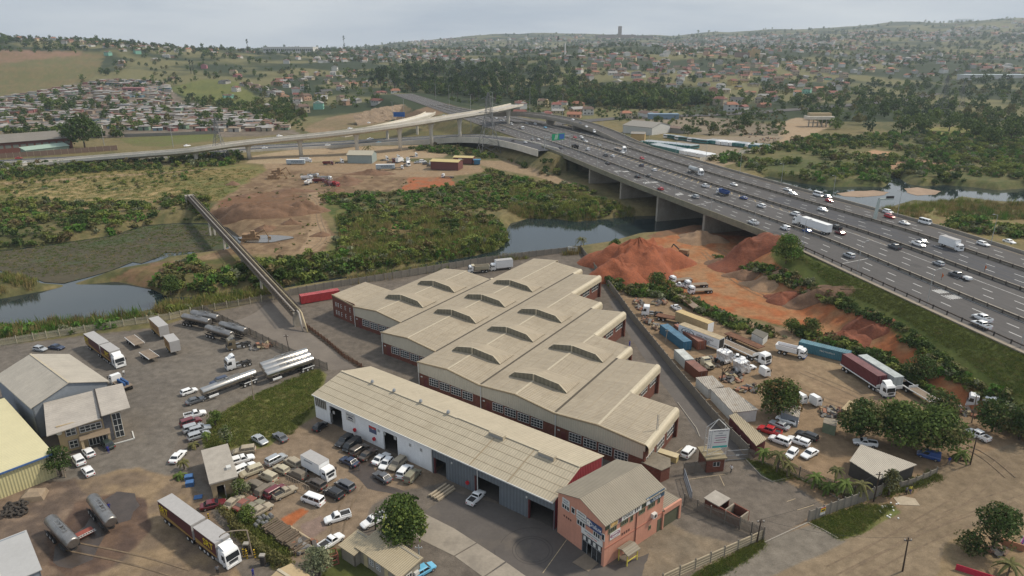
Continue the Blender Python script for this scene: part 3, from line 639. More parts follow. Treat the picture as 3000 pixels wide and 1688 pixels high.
# left (gable) facades
def facade(i,t0,t1,l0,l1,z0,zm,z1,tm,two=False):
 # cream upper cladding following the roof line, brick below
 lm=l0+(l1-l0)*(tm-t0)/(t1-t0) if tm else None
 pts=[(l0,-t0),(l1,-t1)]
 b=MB()
 prof=[(t0,z0,l0),(tm,zm,lm),(t1,z1,l1)] if tm else [(t0,z0,l0),(t1,z1,l1)]
 zc=ZC
 for (a,za,la),(c,zb,lc) in zip(prof[:-1],prof[1:]):
  b.hexa([(la,-a,zc),(lc,-c,zc),(lc+.3,-c,zc),(la+.3,-a,zc)],[(la,-a,za+.12),(lc,-c,zb+.12),(lc+.3,-c,zb+.12),(la+.3,-a,za+.12)])
 if not two: b.build('cladding',cream,ft)
 b=MB(); x=.12
 top=zc if not two else zr-.3
 b.hexa([(l0+x,-t0,0),(l1+x,-t1,0),(l1+x+.3,-t1,0),(l0+x+.3,-t0,0)],[(l0+x,-t0,top),(l1+x,-t1,top),(l1+x+.3,-t1,top-(.0 if not two else 1.0)),(l0+x+.3,-t0,top)]); b.build('brick_wall',brick,ft)
 # fascia roll along the roof edge
 b=MB()
 for (a,za,la),(c,zb,lc) in zip(prof[:-1],prof[1:]): b.hexa([(la-.2,-a,za-.1),(lc-.2,-c,zb-.1),(lc+.1,-c,zb-.1),(la+.1,-a,za-.1)],[(la-.2,-a,za+.2),(lc-.2,-c,zb+.2),(lc+.1,-c,zb+.2),(la+.1,-a,za+.2)])
 b.build('fascia',M('brown_fascia',(.27,.215,.14),var=.15),ft)
 L_=t1-t0
 def sl(t): return l0+(l1-l0)*(t-t0)/L_
 if two:
  for zz in (.9,3.1):
   for k,(a,wd) in enumerate(((1.2,.5),(2.2,.5),(3.4,1.0),(5.2,1.2),(7.2,1.1))):
    window(ft,Face('-x',sl(t0+a)+x),-t0-a-wd,-t0-a,zz,zz+1.0,2,2)
  panel(ft,Face('-x',l0+x),-t1,-t0,2.35,2.65,creamx,'band',0,.05); return
 window_ts=[(3.3,5.6),(6.2,8.6),(9.2,11.6),(12.2,14.6)]
 for a,c in window_ts:
  window(ft,Face('-x',min(sl(t0+a),sl(t0+c))+x),-t0-c,-t0-a,1.15,2.7,4,3,fw=.07)
 panel(ft,Face('-x',sl(t0+1.9)+x),-t0-2.5,-t0-1.6,.05,2.1,M('maroon_door',(.12,.03,.03),rough=.5),'door')
 panel(ft,Face('-x',sl(t0+.9)+x),-t0-1.2,-t0-.75,2.05,2.3,wframe,'notice')
 MB().cyl((sl(t0)-.12,-t0-.35,0),(sl(t0)-.12,-t0-.35,zv),.09,n=6).build('downpipe',wframe,ft)
facade(-1,A0,vt[0],17.2*K,15.6*K,zr-.2,0,zv,None,True)
for i in range(5):
 b0,t0=LB[i]; facade(i,vt[i],vt[i+1],le(vt[i],b0,t0),le(vt[i+1],b0,t0),zv,zr,zv if i<4 else zv+.35,rt[i])
# rounded eaves and walls exposed on the right side
def rside(t,s0,s1,z,tag_=''):
 b=MB(); prof=[(-.25,z+.12),(.15,z+.1),(.45,z-.12),(.62,z-.45),(.66,z-1.5),(.5,z-1.55)]
 b.loft([[(s,-t-dy,zz) for dy,zz in prof] for s in (s0,s1)],closed=False,cap=False); b.build('rounded_eave',creamx,ft,smooth=False)
 MB().box(s0,s1,-t-.05,-t+.25,0,z-1.2).build('brick_wall',brick,ft)
 n=max(1,int((s1-s0)/4.2))
 for k in range(n):
  a=s0+(s1-s0)*(k+.15)/n; c=s0+(s1-s0)*(k+.85)/n
  window(ft,Face('-y',-t-.05),a,c,2.6 if z>6 else 1.2,4.2 if z>6 else 2.8,4,2,fw=.08)
 MB().box(s1-.45,s1,-t-.6,-t-.1,0,z-1.45).build('brick_pillar',brick,ft)
rside(rt[2],RB[2][1],RB[2][0],zr); rside(rt[3],RB[3][1],RB[3][0],zr); rside(rt[4],RB[4][1],RB[4][0],zr)
rside(vt[2],RB[2][0],RB[1][1],zv); rside(vt[3],RB[3][0],RB[2][1],zv); rside(vt[4],RB[4][0],RB[3][1],zv)
rside(vt[5],le(vt[5],0,vt[2]),RB[4][1],zv+.35)
rside(vt[1],RB[0][1],RB[0][1]+1.0,zv)
for (t0,z0,t1,z1,l0,l1,r) in halves:    # far end walls
 MB().hexa([(r-.3,-t1,0),(r-.05,-t1,0),(r-.05,-t0,0),(r-.3,-t0,0)],[(r-.3,-t1,z1-.1),(r-.05,-t1,z1-.1),(r-.05,-t0,z0-.1),(r-.3,-t0,z0-.1)]).build('end_wall',creamx,ft)
MB().hexa([(17.2*K,-A0,0),(29*K,-A0,0),(29*K,-A0-.3,0),(17.2*K,-A0-.3,0)],[(17.2*K,-A0,zr-.4),(29*K,-A0,zr-.4),(29*K,-A0-.3,zr-.4),(17.2*K,-A0-.3,zr-.4)]).build('side_wall',brick,ft)
MB().box(29*K,51*K,-vt[0]-.3,-vt[0],0,zv-.1).build('side_wall',creamx,ft); MB().box(50*K,73*K,-vt[1]-.3,-vt[1],0,zv-.1).build('side_wall',creamx,ft)
# roof monitors: vertical dark face toward the gable side, top sloping back to the roof
def monitor(bay,s):
 tv0,tr,tv1=vt[bay],rt[bay],vt[bay+1]; a,c=tv0+3.0,tv1-2.6
 h=1.4; ln=5.4
 def rz(t): return zv+(zr-zv)*((t-tv0)/(tr-tv0) if t<tr else (tv1-t)/(tv1-tr))
 ts=[a,a+1.6,tr,c-1.4,c]; hs=[0.15,h*.8,h,h*.85,h*.0+.02]
 ts=[a,a+1.2,tr,c-.5,c+1.2]; hs=[.12,h*.75,h,h*.95,.03]
 top=[(s,-t,rz(min(t,c))+k) for t,k in zip(ts,hs)]; back=[(s+ln,-t,rz(min(t,c))+.05) for t in ts]; bot=[(s,-t,rz(min(t,c))-.1) for t in ts]
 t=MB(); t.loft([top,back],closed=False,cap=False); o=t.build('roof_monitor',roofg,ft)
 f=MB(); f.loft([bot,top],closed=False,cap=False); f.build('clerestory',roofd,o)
 e=MB(); e.hexa([(s-.12,-tr-.12,rz(tr)-.1),(s+.02,-tr-.12,rz(tr)-.1),(s+.02,-tr+.12,rz(tr)-.1),(s-.12,-tr+.12,rz(tr)-.1)],[(s-.12,-tr-.12,rz(tr)+h),(s+.02,-tr-.12,rz(tr)+h),(s+.02,-tr+.12,rz(tr)+h),(s-.12,-tr+.12,rz(tr)+h)]); e.build('monitor_rib',creamx,o)
 e=MB(); e.loft([[(x_,y_,z_+.02) for x_,y_,z_ in top],[(x_+.25,y_,z_+.06) for x_,y_,z_ in top]],closed=False,cap=False); e.build('monitor_edge',ridgec,o)
def mono_s(px,py,bay,z=7.4):
 q=P(px,py,z); d=Vector((q.x-O.x,q.y-O.y)); return d.x*math.cos(UA)+d.y*math.sin(UA)
Zm=lambda x,y:(950+x/2.576,520+y/2.576)
for bay,x,y in [(0,590,890),(0,840,785),(1,965,1000),(1,1210,890),(1,1420,780),(2,1130,1290),(2,1395,1135),(2,1620,1000),(3,1885,1275)]:
 monitor(bay,mono_s(*Zm(x,y),bay))
monitor(3,mono_s(1592,1105,3))
# brick lean-to with aerial at the near right corner
t=thing('brick_store','small hexagonal red brick store at the factory corner','store',P(1900,1385,0),UA)
b=MB(); b.prism([(-1.6,-2.6),(.2,-3.4),(2.2,-2.6),(2.6,.4),(-1.2,.8)],0,2.3); b.build('wall',brick,t); b=MB(); b.prism([(-1.7,-2.7),(.2,-3.5),(2.3,-2.7),(2.7,.5),(-1.3,.9)],2.3,2.42); b.build('roof',M('dirty_concrete',(.17,.145,.11),var=.25),t)
t=thing('lattice_mast','thin lattice radio mast beside the brick store','mast',P(1918,1345,0)); b=MB()
for a in range(3):
 x,y=.22*math.cos(a*2.09),.22*math.sin(a*2.09); b.cyl((x,y,0),(x*.6,y*.6,8.5),.03,n=4)
for k in range(16):
 z=k*.53; a=(k%3)*2.09; b.cyl((.22*math.cos(a),.22*math.sin(a),z),(.2*math.cos(a+2.09),.2*math.sin(a+2.09),z+.5),.02,n=3)
b.build('lattice',steel,t)
t=thing('skip_bin','pale yellow timber bin beside the factory wall','bin',P(1957,1345,0),-.55); b=MB().box(-1.6,1.6,-.6,.6,0,1.1); b.build('body',M('yellow_wood',(.50,.40,.18),var=.15),t); MB().box(-1.7,1.7,-.7,.7,1.1,1.2).build('lid',M('pale_wood',(.5,.42,.27)),t)
# long workshop: white half and grey half
p0=Vector((-36.8,112.7)); p1=Vector((6.1,81.0)); WA=frame(p0,p1); WL=(p1-p0).length; WD=13.8; ze,zk=5.0,6.8; LW=29.5
roofs=M('cream_ribbed_roof',(.41,.355,.262),rough=.75,var=.07,scale=.3,wave=.45,wax='X',wamt=.05,streak=.12,stain=((.33,.275,.195),.2,.57))
white=M('white_painted_wall',(.74,.75,.76),rough=.85,var=.08,scale=.5,streak=.08,wax='Z')
greyc=M('blue_grey_cladding',(.135,.155,.175),rough=.6,var=.08,scale=.5,wave=.6,wax='X',wamt=.16)
blackin=M('interior_shade',(.03,.028,.026),rough=.95,var=.2)
def gable_shed(name,label,x0,x1,wallm,ops,end0,end1,zk_=zk):
 t=thing(name,label,'workshop',(p0.x,p0.y,0),WA)
 wallx(t,x0,x1,0,.25,0,ze-.05,ops,wallm); wallx(t,x0,x1,WD-.25,WD,0,ze-.05,[],wallm)
 for xx,on,mm in ((x0,end0,wallm),(x1-.2,end1,M('dark_red_cladding',(.22,.022,.03),var=.1,wave=.5,wax='Y'))):
  if on:
   b=MB(); b.add([(xx,.1,0),(xx,WD-.1,0),(xx,WD-.1,ze-.1),(xx,WD/2,zk_-.1),(xx,.1,ze-.1),(xx+.2,.1,0),(xx+.2,WD-.1,0),(xx+.2,WD-.1,ze-.1),(xx+.2,WD/2,zk_-.1),(xx+.2,.1,ze-.1)],[(4,3,2,1,0),(5,6,7,8,9),(0,1,6,5),(1,2,7,6),(2,3,8,7),(3,4,9,8),(4,0,5,9)]); b.build('gable_wall',mm,t)
 roofpart(t,[(x0-.1,-.4,ze-.05),(x1+.05,-.4,ze-.05),(x1+.05,WD/2,zk_),(x0-.1,WD/2,zk_)],roofs,'roof_slope'); roofpart(t,[(x0-.1,WD/2,zk_),(x1+.05,WD/2,zk_),(x1+.05,WD+.4,ze-.05),(x0-.1,WD+.4,ze-.05)],roofs,'roof_slope')
 for u in (.2,.4,.6,.8):
  y=-.4+(WD/2+.4)*u; z=ze-.05+(zk_-ze+.05)*u; MB().box(x0,x1,y-.05,y+.05,z-.01,z+.03).build('sheet_lap',lapm,t)
 MB().box(x0-.1,x1,WD/2-.25,WD/2+.25,zk_-.02,zk_+.1).build('ridge_cap',ridgec,t)
 MB().box(x0,x1,-.52,-.4,ze-.2,ze-.02).build('gutter',wframe,t)
 MB().box(x0+.3,x1-.3,.3,WD-.3,.01,.03).build('floor',M('oily_floor',(.07,.062,.055)),t)
 return t
def wx(px,py,z=0.):
 q=P(px,py,z)-Vector((p0.x,p0.y,0)); return q.x*math.cos(WA)+q.y*math.sin(WA)
opsW=[(wx(975,1240),wx(1008,1258),0,3.9),(wx(1137,1310),wx(1176,1330),0,3.7)]
tw=gable_shed('white_workshop','long white-walled workshop with cream ribbed roof and two tall doorways',0,LW,white,opsW,True,False)
opsG=[(wx(1266,1375),wx(1315,1398),0,3.0),(wx(1398,1440),wx(1465,1475),0,3.2),(wx(1552,1515),wx(1625,1548)+.2,0,3.3)]
opsG=[(max(a,LW+.6),min(c,WL-.15),d,e) for a,c,d,e in opsG]
tg=gable_shed('grey_workshop','long blue-grey clad workshop with wide open doorways beside the pink building',LW+.02,WL-.05,greyc,opsG,False,True,zk+.12)
fc=Face('-y',0.)
window(tw,fc,.3,3.4,2.6,4.7,6,1,gm=M('grimy_glass',(.10,.085,.07),rough=.5))
for a in (5.2,9.6,15.5,17.0,18.4,21.0,24.5,27.0): window(tw,fc,a,a+.45,2.6+.5*(a>14),3.1+.5*(a>14),2,2,fw=.06)
sgn=panel(tw,fc,wx(1025,1262),wx(1025,1262)+2.4,2.6,4.2,wframe,'sign_board',.02,.08); ink=M('dark_ink',(.03,.03,.06))
ax=wx(1025,1262)+1.2; text(sgn,'Dent Doctor',.36,ink,(ax,-.1,3.85),FRONT); text(sgn,'PANEL SHOP',.26,ink,(ax,-.1,2.9),FRONT); MB().hexa([(ax-.8,-.1,3.2),(ax+.8,-.1,3.2),(ax+.8,-.09,3.2),(ax-.8,-.09,3.2)],[(ax-.3,-.1,3.55),(ax+.5,-.1,3.5),(ax+.5,-.09,3.5),(ax-.3,-.09,3.55)]).build('car_emblem',ink,sgn)
pst=panel(tw,fc,wx(1098,1290),wx(1098,1290)+1.8,2.3,3.6,M('poster_blue',(.08,.10,.17)),'poster',.02,.07); panel(pst,Face('-y',-.07),wx(1098,1290),wx(1098,1290)+1.8,3.2,3.6,M('poster_red',(.45,.06,.05)),'poster_header',0,.02)
panel(tw,fc,4.3,5.0,.5,2.4,M('poster_collage',(.10,.10,.10),var=.9,scale=4),'poster',.02,.06)
for a in (wx(1047,1275),wx(1098,1305)): MB().cyl((a,-.3,1.3),(a,-.02,1.3),.35,n=12).build('hose_reel',M('fire_red',(.45,.02,.03),rough=.4),tw)
for a in (8.5,14.2,20.8,27.2):
 o=MB().cyl((a,WD/2,zk+.08),(a,WD/2,zk+.35),.18,n=8).build('roof_vent',steel,tw); MB().cyl((a,WD/2,zk+.35),(a,WD/2,zk+.7),.34,.2,n=10).build('vent_cap',steel,o)
for a in (LW+7.2,LW+16.8):
 o=MB().box(a,a+2.9,WD/2-1.0,WD/2-.2,zk-.25,zk+.55).build('ridge_ventilator',roofs,tg); MB().box(a+.1,a+2.8,WD/2-1.02,WD/2-.98,zk-.1,zk+.4).build('louvre',steel,o)
for a in (LW+.15,LW+9.7): MB().cyl((a,-.12,0),(a,-.12,ze),.08,n=6).build('downpipe',wframe,tg)
for a in (opsG[0][1]+1.2,opsG[1][1]+5): MB().box(a,a+.22,-.12,0,3.4,3.7).build('floodlight',wframe,tg)
MB().cyl((opsG[1][0]-1.5,-.3,1.3),(opsG[1][0]-1.5,-.02,1.3),.32,n=12).build('hose_reel',M('fire_red'),tg)
for (a,c,d,e) in opsG:
 MB().box(a-.12,a+.1,-.05,.3,0,e).build('door_jamb',M('maroon_steel',(.10,.025,.025)),tg)
for k,x in enumerate((LW+8.3,LW+15.6)):
 MB().hexa([(x,-.42,ze-.02),(x+.16,-.42,ze-.02),(x+.16,WD/2,zk+.03),(x,WD/2,zk+.03)],[(x,-.42,ze+.03),(x+.16,-.42,ze+.03),(x+.16,WD/2,zk+.15),(x,WD/2,zk+.15)]).build('roof_flashing',M('brown_fascia'),tg)
# pink paint shop
q0=Vector((6.5,80.6)); q1=Vector((12.25,73.6)); PA=frame(q0,q1); PL=(q1-q0).length; PD=12.0
pink=M('salmon_paint',(.52,.25,.175),rough=.85,var=.09,scale=.5,streak=.10,wax='Z')
roofp=M('olive_ribbed_roof',(.245,.215,.165),rough=.75,var=.08,scale=.4,wave=.35,wax='Y',wamt=.12)
tp=thing('pink_paint_shop','two-storey salmon pink building with ribbed olive roof and paint signs','shop',(q0.x,q0.y,0),PA)
zq,zp_=7.0,8.5
ent=(4.9,8.6,0,3.0)
wallx(tp,0,PL,0,.3,0,zq,[ent],pink,'front_wall'); wally(tp,PL-.3,PL,.3,PD,0,zq-.05,pink,'side_wall'); wally(tp,0,.3,.3,PD,0,zq-.05,pink,'side_wall'); wallx(tp,.3,PL-.3,PD-.3,PD,0,zq-.1,[],pink,'rear_wall')
for yy in (.0,PD-.3): MB().add([(0,yy,zq),(PL,yy,zq),(PL/2,yy,zp_-.1),(0,yy+.3,zq),(PL,yy+.3,zq),(PL/2,yy+.3,zp_-.1)],[(0,1,2),(5,4,3),(0,2,5,3),(1,4,5,2),(0,3,4,1)]).build('gable_wall',pink,tp)
roofpart(tp,[(-.25,-.3,zq-.08),(PL/2,-.3,zp_),(PL/2,PD+.2,zp_),(-.25,PD+.2,zq-.08)],roofp,'roof_slope'); roofpart(tp,[(PL/2,-.3,zp_),(PL+.25,-.3,zq-.08),(PL+.25,PD+.2,zq-.08),(PL/2,PD+.2,zp_)],roofp,'roof_slope')
fr=M('dark_green_fascia',(.035,.05,.03),wave=.4,wax='Y');
MB().box(PL-.02,PL+.1,-.05,PD-.2,zq-1.0,zq-.15).build('fascia',fr,tp)
fF=Face('-y',0.); fR=Face('+x',PL); grn=M('green_window_frame',(.16,.17,.10))
for a,c,z0,z1 in ((.9,2.3,4.9,5.6),(2.75,3.4,5.1,6.0),(3.9,5.4,3.95,4.75),(7.0,8.2,3.9,4.7),(8.5,9.0,4.2,5.2)): window(tp,fF,a,c,z0,z1,3 if c-a>1 else 1,1)
def sign(par,fc,a0,a1,z0,z1,mat,o=.09): return panel(par,fc,a0,a1,z0,z1,mat,'sign_board',.03,o)
navy=M('sign_navy',(.03,.06,.16),rough=.4); skyb=M('sign_sky',(.18,.33,.45),rough=.4); signw=M('sign_white',(.62,.62,.60),rough=.4,var=.05); slate=M('sign_slate',(.055,.095,.14),rough=.4); blk=M('sign_black',(.02,.02,.02)); magenta=M('sign_magenta',(.25,.02,.12)); orange=M('sign_orange',(.55,.24,.06)); ltxt=M('sign_lettering_white',(.7,.7,.7))
s=sign(tp,fF,.95,2.35,5.65,6.6,signw); text(s,'SALES',.36,slate,(1.65,-.1,6.3),FRONT); text(s,'OFFICE',.34,slate,(1.65,-.1,5.9),FRONT)
s=sign(tp,fF,3.75,5.6,4.85,6.2,signw); text(s,'INTERIOR &',.26,blk,(4.68,-.1,5.95),FRONT); text(s,'EXTERIOR PAINTS',.22,blk,(4.68,-.1,5.5),FRONT); text(s,'FOR ALL SURFACES',.2,blk,(4.68,-.1,5.1),FRONT)
s=sign(tp,fF,5.65,8.5,4.75,6.0,navy); text(s,'Dulux',.95,ltxt,(7.3,-.1,5.4),FRONT); MB().box(5.7,6.4,-.1,-.09,4.9,5.9).build('picture',M('sign_dog',(.55,.52,.48),var=.7,scale=3),s)
s=sign(tp,fF,4.8,8.75,3.05,4.0,signw); text(s,'paint supplies and hardware',.24,slate,(6.8,-.1,3.75),FRONT); text(s,'TEL 031 208 0000' if False else 'T: 031 578 7500',.28,M('sign_red',(.45,.05,.04)),(6.8,-.1,3.35),FRONT)
s=sign(tp,fR,.7,7.0,zq-1.05,zq-.1,signw,.14); text(s,'Dulux',.8,blk,(PL+.15,4.3,zq-.58),RIGHT)
MB().box(PL+.145,PL+.15,.75,2.2,zq-1.0,zq-.15).build('picture',M('sign_house_picture',(.45,.30,.12),var=.7,scale=2),s); MB().box(PL+.145,PL+.15,2.3,3.0,zq-1.0,zq-.2).build('picture',M('sign_people',(.10,.06,.08),var=.8,scale=4),s)
for k,a in enumerate((5.6,6.0,6.35)): MB().box(PL+.145,PL+.15,a,a+.22,zq-.9+.1*k,zq-.25).build('brush_picture',blk,s)
s=sign(tp,fR,8.0,11.9,zq-1.0,zq+.15,slate,.14); text(s,'Decorative Paints',.38,ltxt,(PL+.15,10.1,zq-.15),RIGHT); text(s,'& Hardware',.32,ltxt,(PL+.15,10.2,zq-.5),RIGHT); text(s,'T: 031 578 7500',.28,ltxt,(PL+.15,10.2,zq-.82),RIGHT)
MB().hexa([(PL+.145,8.0,zq-1.0),(PL+.15,8.0,zq-1.0),(PL+.15,8.9,zq-1.0),(PL+.145,8.9,zq-1.0)],[(PL+.145,8.0,zq+.1),(PL+.15,8.0,zq+.1),(PL+.15,8.4,zq+.1),(PL+.145,8.4,zq+.1)]).build('swoosh',signw,s)
s=sign(tp,fR,.9,2.9,3.9,5.0,signw); text(s,'PLASCON',.34,magenta,(PL+.11,1.9,4.45),RIGHT); b=MB()
ring=[[(PL+.1,1.9+math.cos(a)*r*.95,4.45+math.sin(a)*r*.42) for a in np.linspace(0,2*math.pi,20,endpoint=False)] for r in (1.,.86)]; b.loft(ring,cap=False); b.build('oval_emblem',magenta,s)
for a,c,z0,z1 in ((.6,2.1,5.1,5.75),(3.0,4.4,5.1,5.75),(4.9,5.4,4.9,5.75),(6.7,7.9,5.1,5.75),(8.6,10.0,5.1,5.8),(10.7,11.1,5.1,5.9),(9.1,9.5,1.4,2.0)): window(tp,fR,a,c,z0,z1,4 if c-a>1 else 1,1,fm=grn)
for a in (3.3,3.75,4.2,4.65): panel(tp,fR,a,a+.28,3.4,3.8,M('vent_dark',(.10,.04,.03)),'air_brick',.0,.02)
for a in (1.2,1.7,2.1,2.5): panel(tp,fF,a,a+.25,3.5,3.8,M('vent_dark'),'air_brick',.0,.02)
o=MB().box(PL,PL+.5,9.4,10.2,3.3,4.0).build('air_conditioner',signw,tp); MB().cyl((PL+.5,9.8,3.65),(PL+.53,9.8,3.65),.25,n=12).build('fan',dark,o)
MB().cyl((PL+.07,6.2,0),(PL+.07,6.2,zq-1),.06,n=6).build('downpipe',M('rust_pipe',(.17,.06,.04)),tp)
panel(tp,fR,11.0,11.9,0,2.1,M('olive_door',(.085,.09,.055)),'door',.0,.03)
for z in (2.9,): panel(tp,fR,0,PD,z,z+.16,M('salmon_band',(.38,.15,.10)),'ledge',.0,.06)
# shopfront in the opening
o=MB();
for k in range(5): o.box(4.9+k*.92,4.95+k*.92,.05,.12,0,3.0)
for z in (1.9,2.9): o.box(4.9,8.6,.05,.13,z,z+.07)
o=o.build('shopfront',M('grey_frame',(.30,.31,.32)),tp);
for k in range(4):
 if k!=1: MB().box(4.96+k*.92,5.8+k*.92,.08,.1,.0,1.9).build('pane',glass,o)
 MB().box(4.96+k*.92,5.8+k*.92,.08,.1,1.97,2.9).build('pane',glass,o); MB().box(5.15+k*.92,5.6+k*.92,.02,.05,2.1,2.75).build('poster',signw,o)
MB().box(.4,PL-.4,.4,PD-.4,.02,.04).build('floor',M('oily_floor'),tp)
MB().hexa([(5.8,-2.6,.0),(8.4,-2.2,.0),(8.2,-.05,.0),(5.7,-.05,.0)],[(5.8,-2.6,.06),(8.4,-2.2,.06),(8.2,-.05,.08),(5.7,-.05,.08)]).build('entrance_slab',M('slab_brown',(.19,.15,.11)),tp)
# garage wing
wallx(tp,PL-2.2,PL+.2,PD,PD+.25,0,2.9,[],pink,'wing_wall'); wally(tp,PL-.1,PL+.2,PD+.25,PD+4.2,2.5,3.3,pink,'wing_wall'); wally(tp,PL-.1,PL+.2,PD+3.8,PD+4.2,0,2.5,pink,'wing_wall')
panel(tp,Face('+x',PL-.05),PD+.3,PD+3.8,0,2.5,M('olive_door'),'garage_door',.0,.08); roofpart(tp,[(PL-3.4,PD,3.1),(PL+.1,PD,3.2),(PL+.1,PD+4.2,3.2),(PL-3.4,PD+4.2,3.1)],roofp,'wing_roof'); wally(tp,PL-3.4,PL-3.2,PD,PD+4.2,0,3.0,pink,'wing_wall')
# yellow-legged porch and outside stair hole
t=thing('yellow_porch','small tin-roofed porch on yellow posts against the pink wall','porch',P(1838,1640,0),PA+math.pi/2)
yel=M('yellow_paint',(.55,.47,.08))
for x,y in ((-1.0,-.8),(1.0,-.8),(-1.,.7),(1.,.7)): MB().box(x-.06,x+.06,y-.06,y+.06,0,2.0).build('post',yel,t)
MB().box(-1,1,-.85,-.75,.7,.8).build('rail',yel,t); roofpart(t,[(-1.25,-1.1,1.95),(1.25,-1.1,1.95),(1.25,0,2.35),(-1.25,0,2.35)],roofp,'roof_slope'); roofpart(t,[(-1.25,0,2.35),(1.25,0,2.35),(1.25,.9,2.0),(-1.25,.9,2.0)],roofp,'roof_slope')
# vehicles
PAINT={'white':(.78,.79,.80),'silver':(.40,.42,.44),'grey':(.12,.125,.135),'black':(.018,.018,.02),'navy':(.022,.035,.075),'blue':(.03,.075,.24),'red':(.42,.02,.025),'maroon':(.13,.018,.025),'tan':(.33,.285,.215),'beige':(.42,.38,.28),'dusty':(.16,.135,.105),'green':(.035,.05,.045),'gold':(.20,.165,.11),'sky':(.14,.42,.62),'dustred':(.22,.085,.065),'dustgreen':(.20,.19,.14),'teal':(.035,.16,.165),'brown':(.075,.06,.048)}
DUST={'tan','beige','dusty','dustred','dustgreen'}
def paint_m(c): return M('car_paint_'+c,PAINT[c],rough=.75 if c in DUST else .28,metal=.3 if c in('silver','grey','gold') else 0,var=.14 if c in DUST else .04,scale=1.2,coat=0 if c in DUST else .4)
cglass=M('car_glass',(.018,.022,.026),rough=.08,var=0,spec=.7); dglass=M('dusty_car_glass',(.14,.12,.095),rough=.6,var=.2)
tyre=M('tyre_rubber',(.018,.017,.016),rough=.9,var=.2); rim=M('wheel_rim',(.38,.38,.38),rough=.4,metal=.5,var=.1); lampw=M('headlight_glass',(.6,.62,.62),rough=.15,var=0); lampr=M('tail_light_red',(.35,.015,.015),rough=.25,var=0); plast=M('black_plastic',(.025,.025,.026),rough=.7,var=.1); chas=M('truck_chassis',(.04,.038,.036),rough=.8,var=.2)
KIND={ # L,W,H,belt, cabin x: base front, roof front, roof rear, base rear ; hood z, tail z
'hatch':(3.95,1.68,1.47,.93,.95,.25,-1.55,-1.88,.86,.90),'sedan':(4.55,1.76,1.43,.92,.95,.2,-1.05,-1.65,.84,.95),'suv':(4.6,1.83,1.72,1.06,1.05,.45,-1.95,-2.2,1.0,1.02),'wagon':(4.7,1.76,1.5,.95,.95,.25,-1.95,-2.25,.88,.93),
'pickup':(4.75,1.72,1.6,.98,1.05,.45,-.25,-.42,.92,.95),'dcab':(5.2,1.84,1.75,1.06,1.2,.6,-.85,-1.02,1.02,1.0),'canopy':(4.8,1.74,1.6,.98,1.05,.45,-.25,-.42,.92,.95),'van':(4.75,1.75,1.92,1.1,2.05,1.35,-2.2,-2.32,1.05,1.05),'panelvan':(4.3,1.72,1.82,1.02,1.35,.7,-2.0,-2.1,.95,1.0),'minibus':(5.3,1.9,2.25,1.2,2.4,1.75,-2.5,-2.6,1.15,1.15)}
VC={}
def wheel_parts():
 if 'wh' not in VC:
  t=MB().cyl((0,-.1,0),(0,.1,0),.32,n=14); VC['wh']=t.mesh('wheel',tyre); VC['wr']=MB().cyl((0,-.115,0),(0,.115,0),.19,n=10).mesh('rim',rim)
  t=MB().cyl((0,-.16,0),(0,.16,0),.5,n=16); VC['twh']=t.mesh('wheel',tyre); VC['twr']=MB().cyl((0,-.175,0),(0,.175,0),.26,n=10).mesh('rim',M('truck_rim',(.5,.5,.5),rough=.5))
 return VC
def body_mb(kind):
 L,W,Hh,belt,c0,c1,c2,c3,hz,tz=KIND[kind]; w=W/2; b=MB(); x0=L/2; x1=-L/2
 pick=kind in('pickup','dcab','canopy')
 st=[(x0,.42,.62,.78),(x0-.12,.3,.72,.92),(x0-.5,.22,hz-.04,.98),(c0+.05,.22,hz+.06,1.),(c0-.3,.22,belt,1.)]
 st+=([(c3-.0,.22,belt,1.),(c3-.1,.25,belt,1.),(x1+.05,.3,belt-.04,.98),(x1,.4,belt-.1,.95)] if pick else [(c3+.3,.22,belt,1.),(c3,.24,tz,.99),(x1+.12,.3,tz-.06,.95),(x1,.42,tz-.2,.85)])
 rings=[[(x,-w*k*.88,zb),(x,-w*k,zb+.18),(x,-w*k,zt-.14),(x,-w*k*.9,zt),(x,w*k*.9,zt),(x,w*k,zt-.14),(x,w*k,zb+.18),(x,w*k*.88,zb)] for x,zb,zt,k in st]
 b.loft(rings)
 # cabin
 wb,wt=w*.93,w*.76; zm=belt+(Hh-belt)*.86
 f=lambda xa,xb,ww,z:[(xa,-ww,z),(xa,ww,z),(xb,ww,z),(xb,-ww,z)]
 b.loft([f(c0,c3,wb,belt-.03),f(c1+.06,c2-.05,wt+.04,zm),f(c1-.06,c2+.08,wt-.05,Hh-.02),f(c1-.35,c2+.3,wt-.22,Hh)])
 if pick and kind!='canopy':
  pass
 return b,(wb,wt,zm)
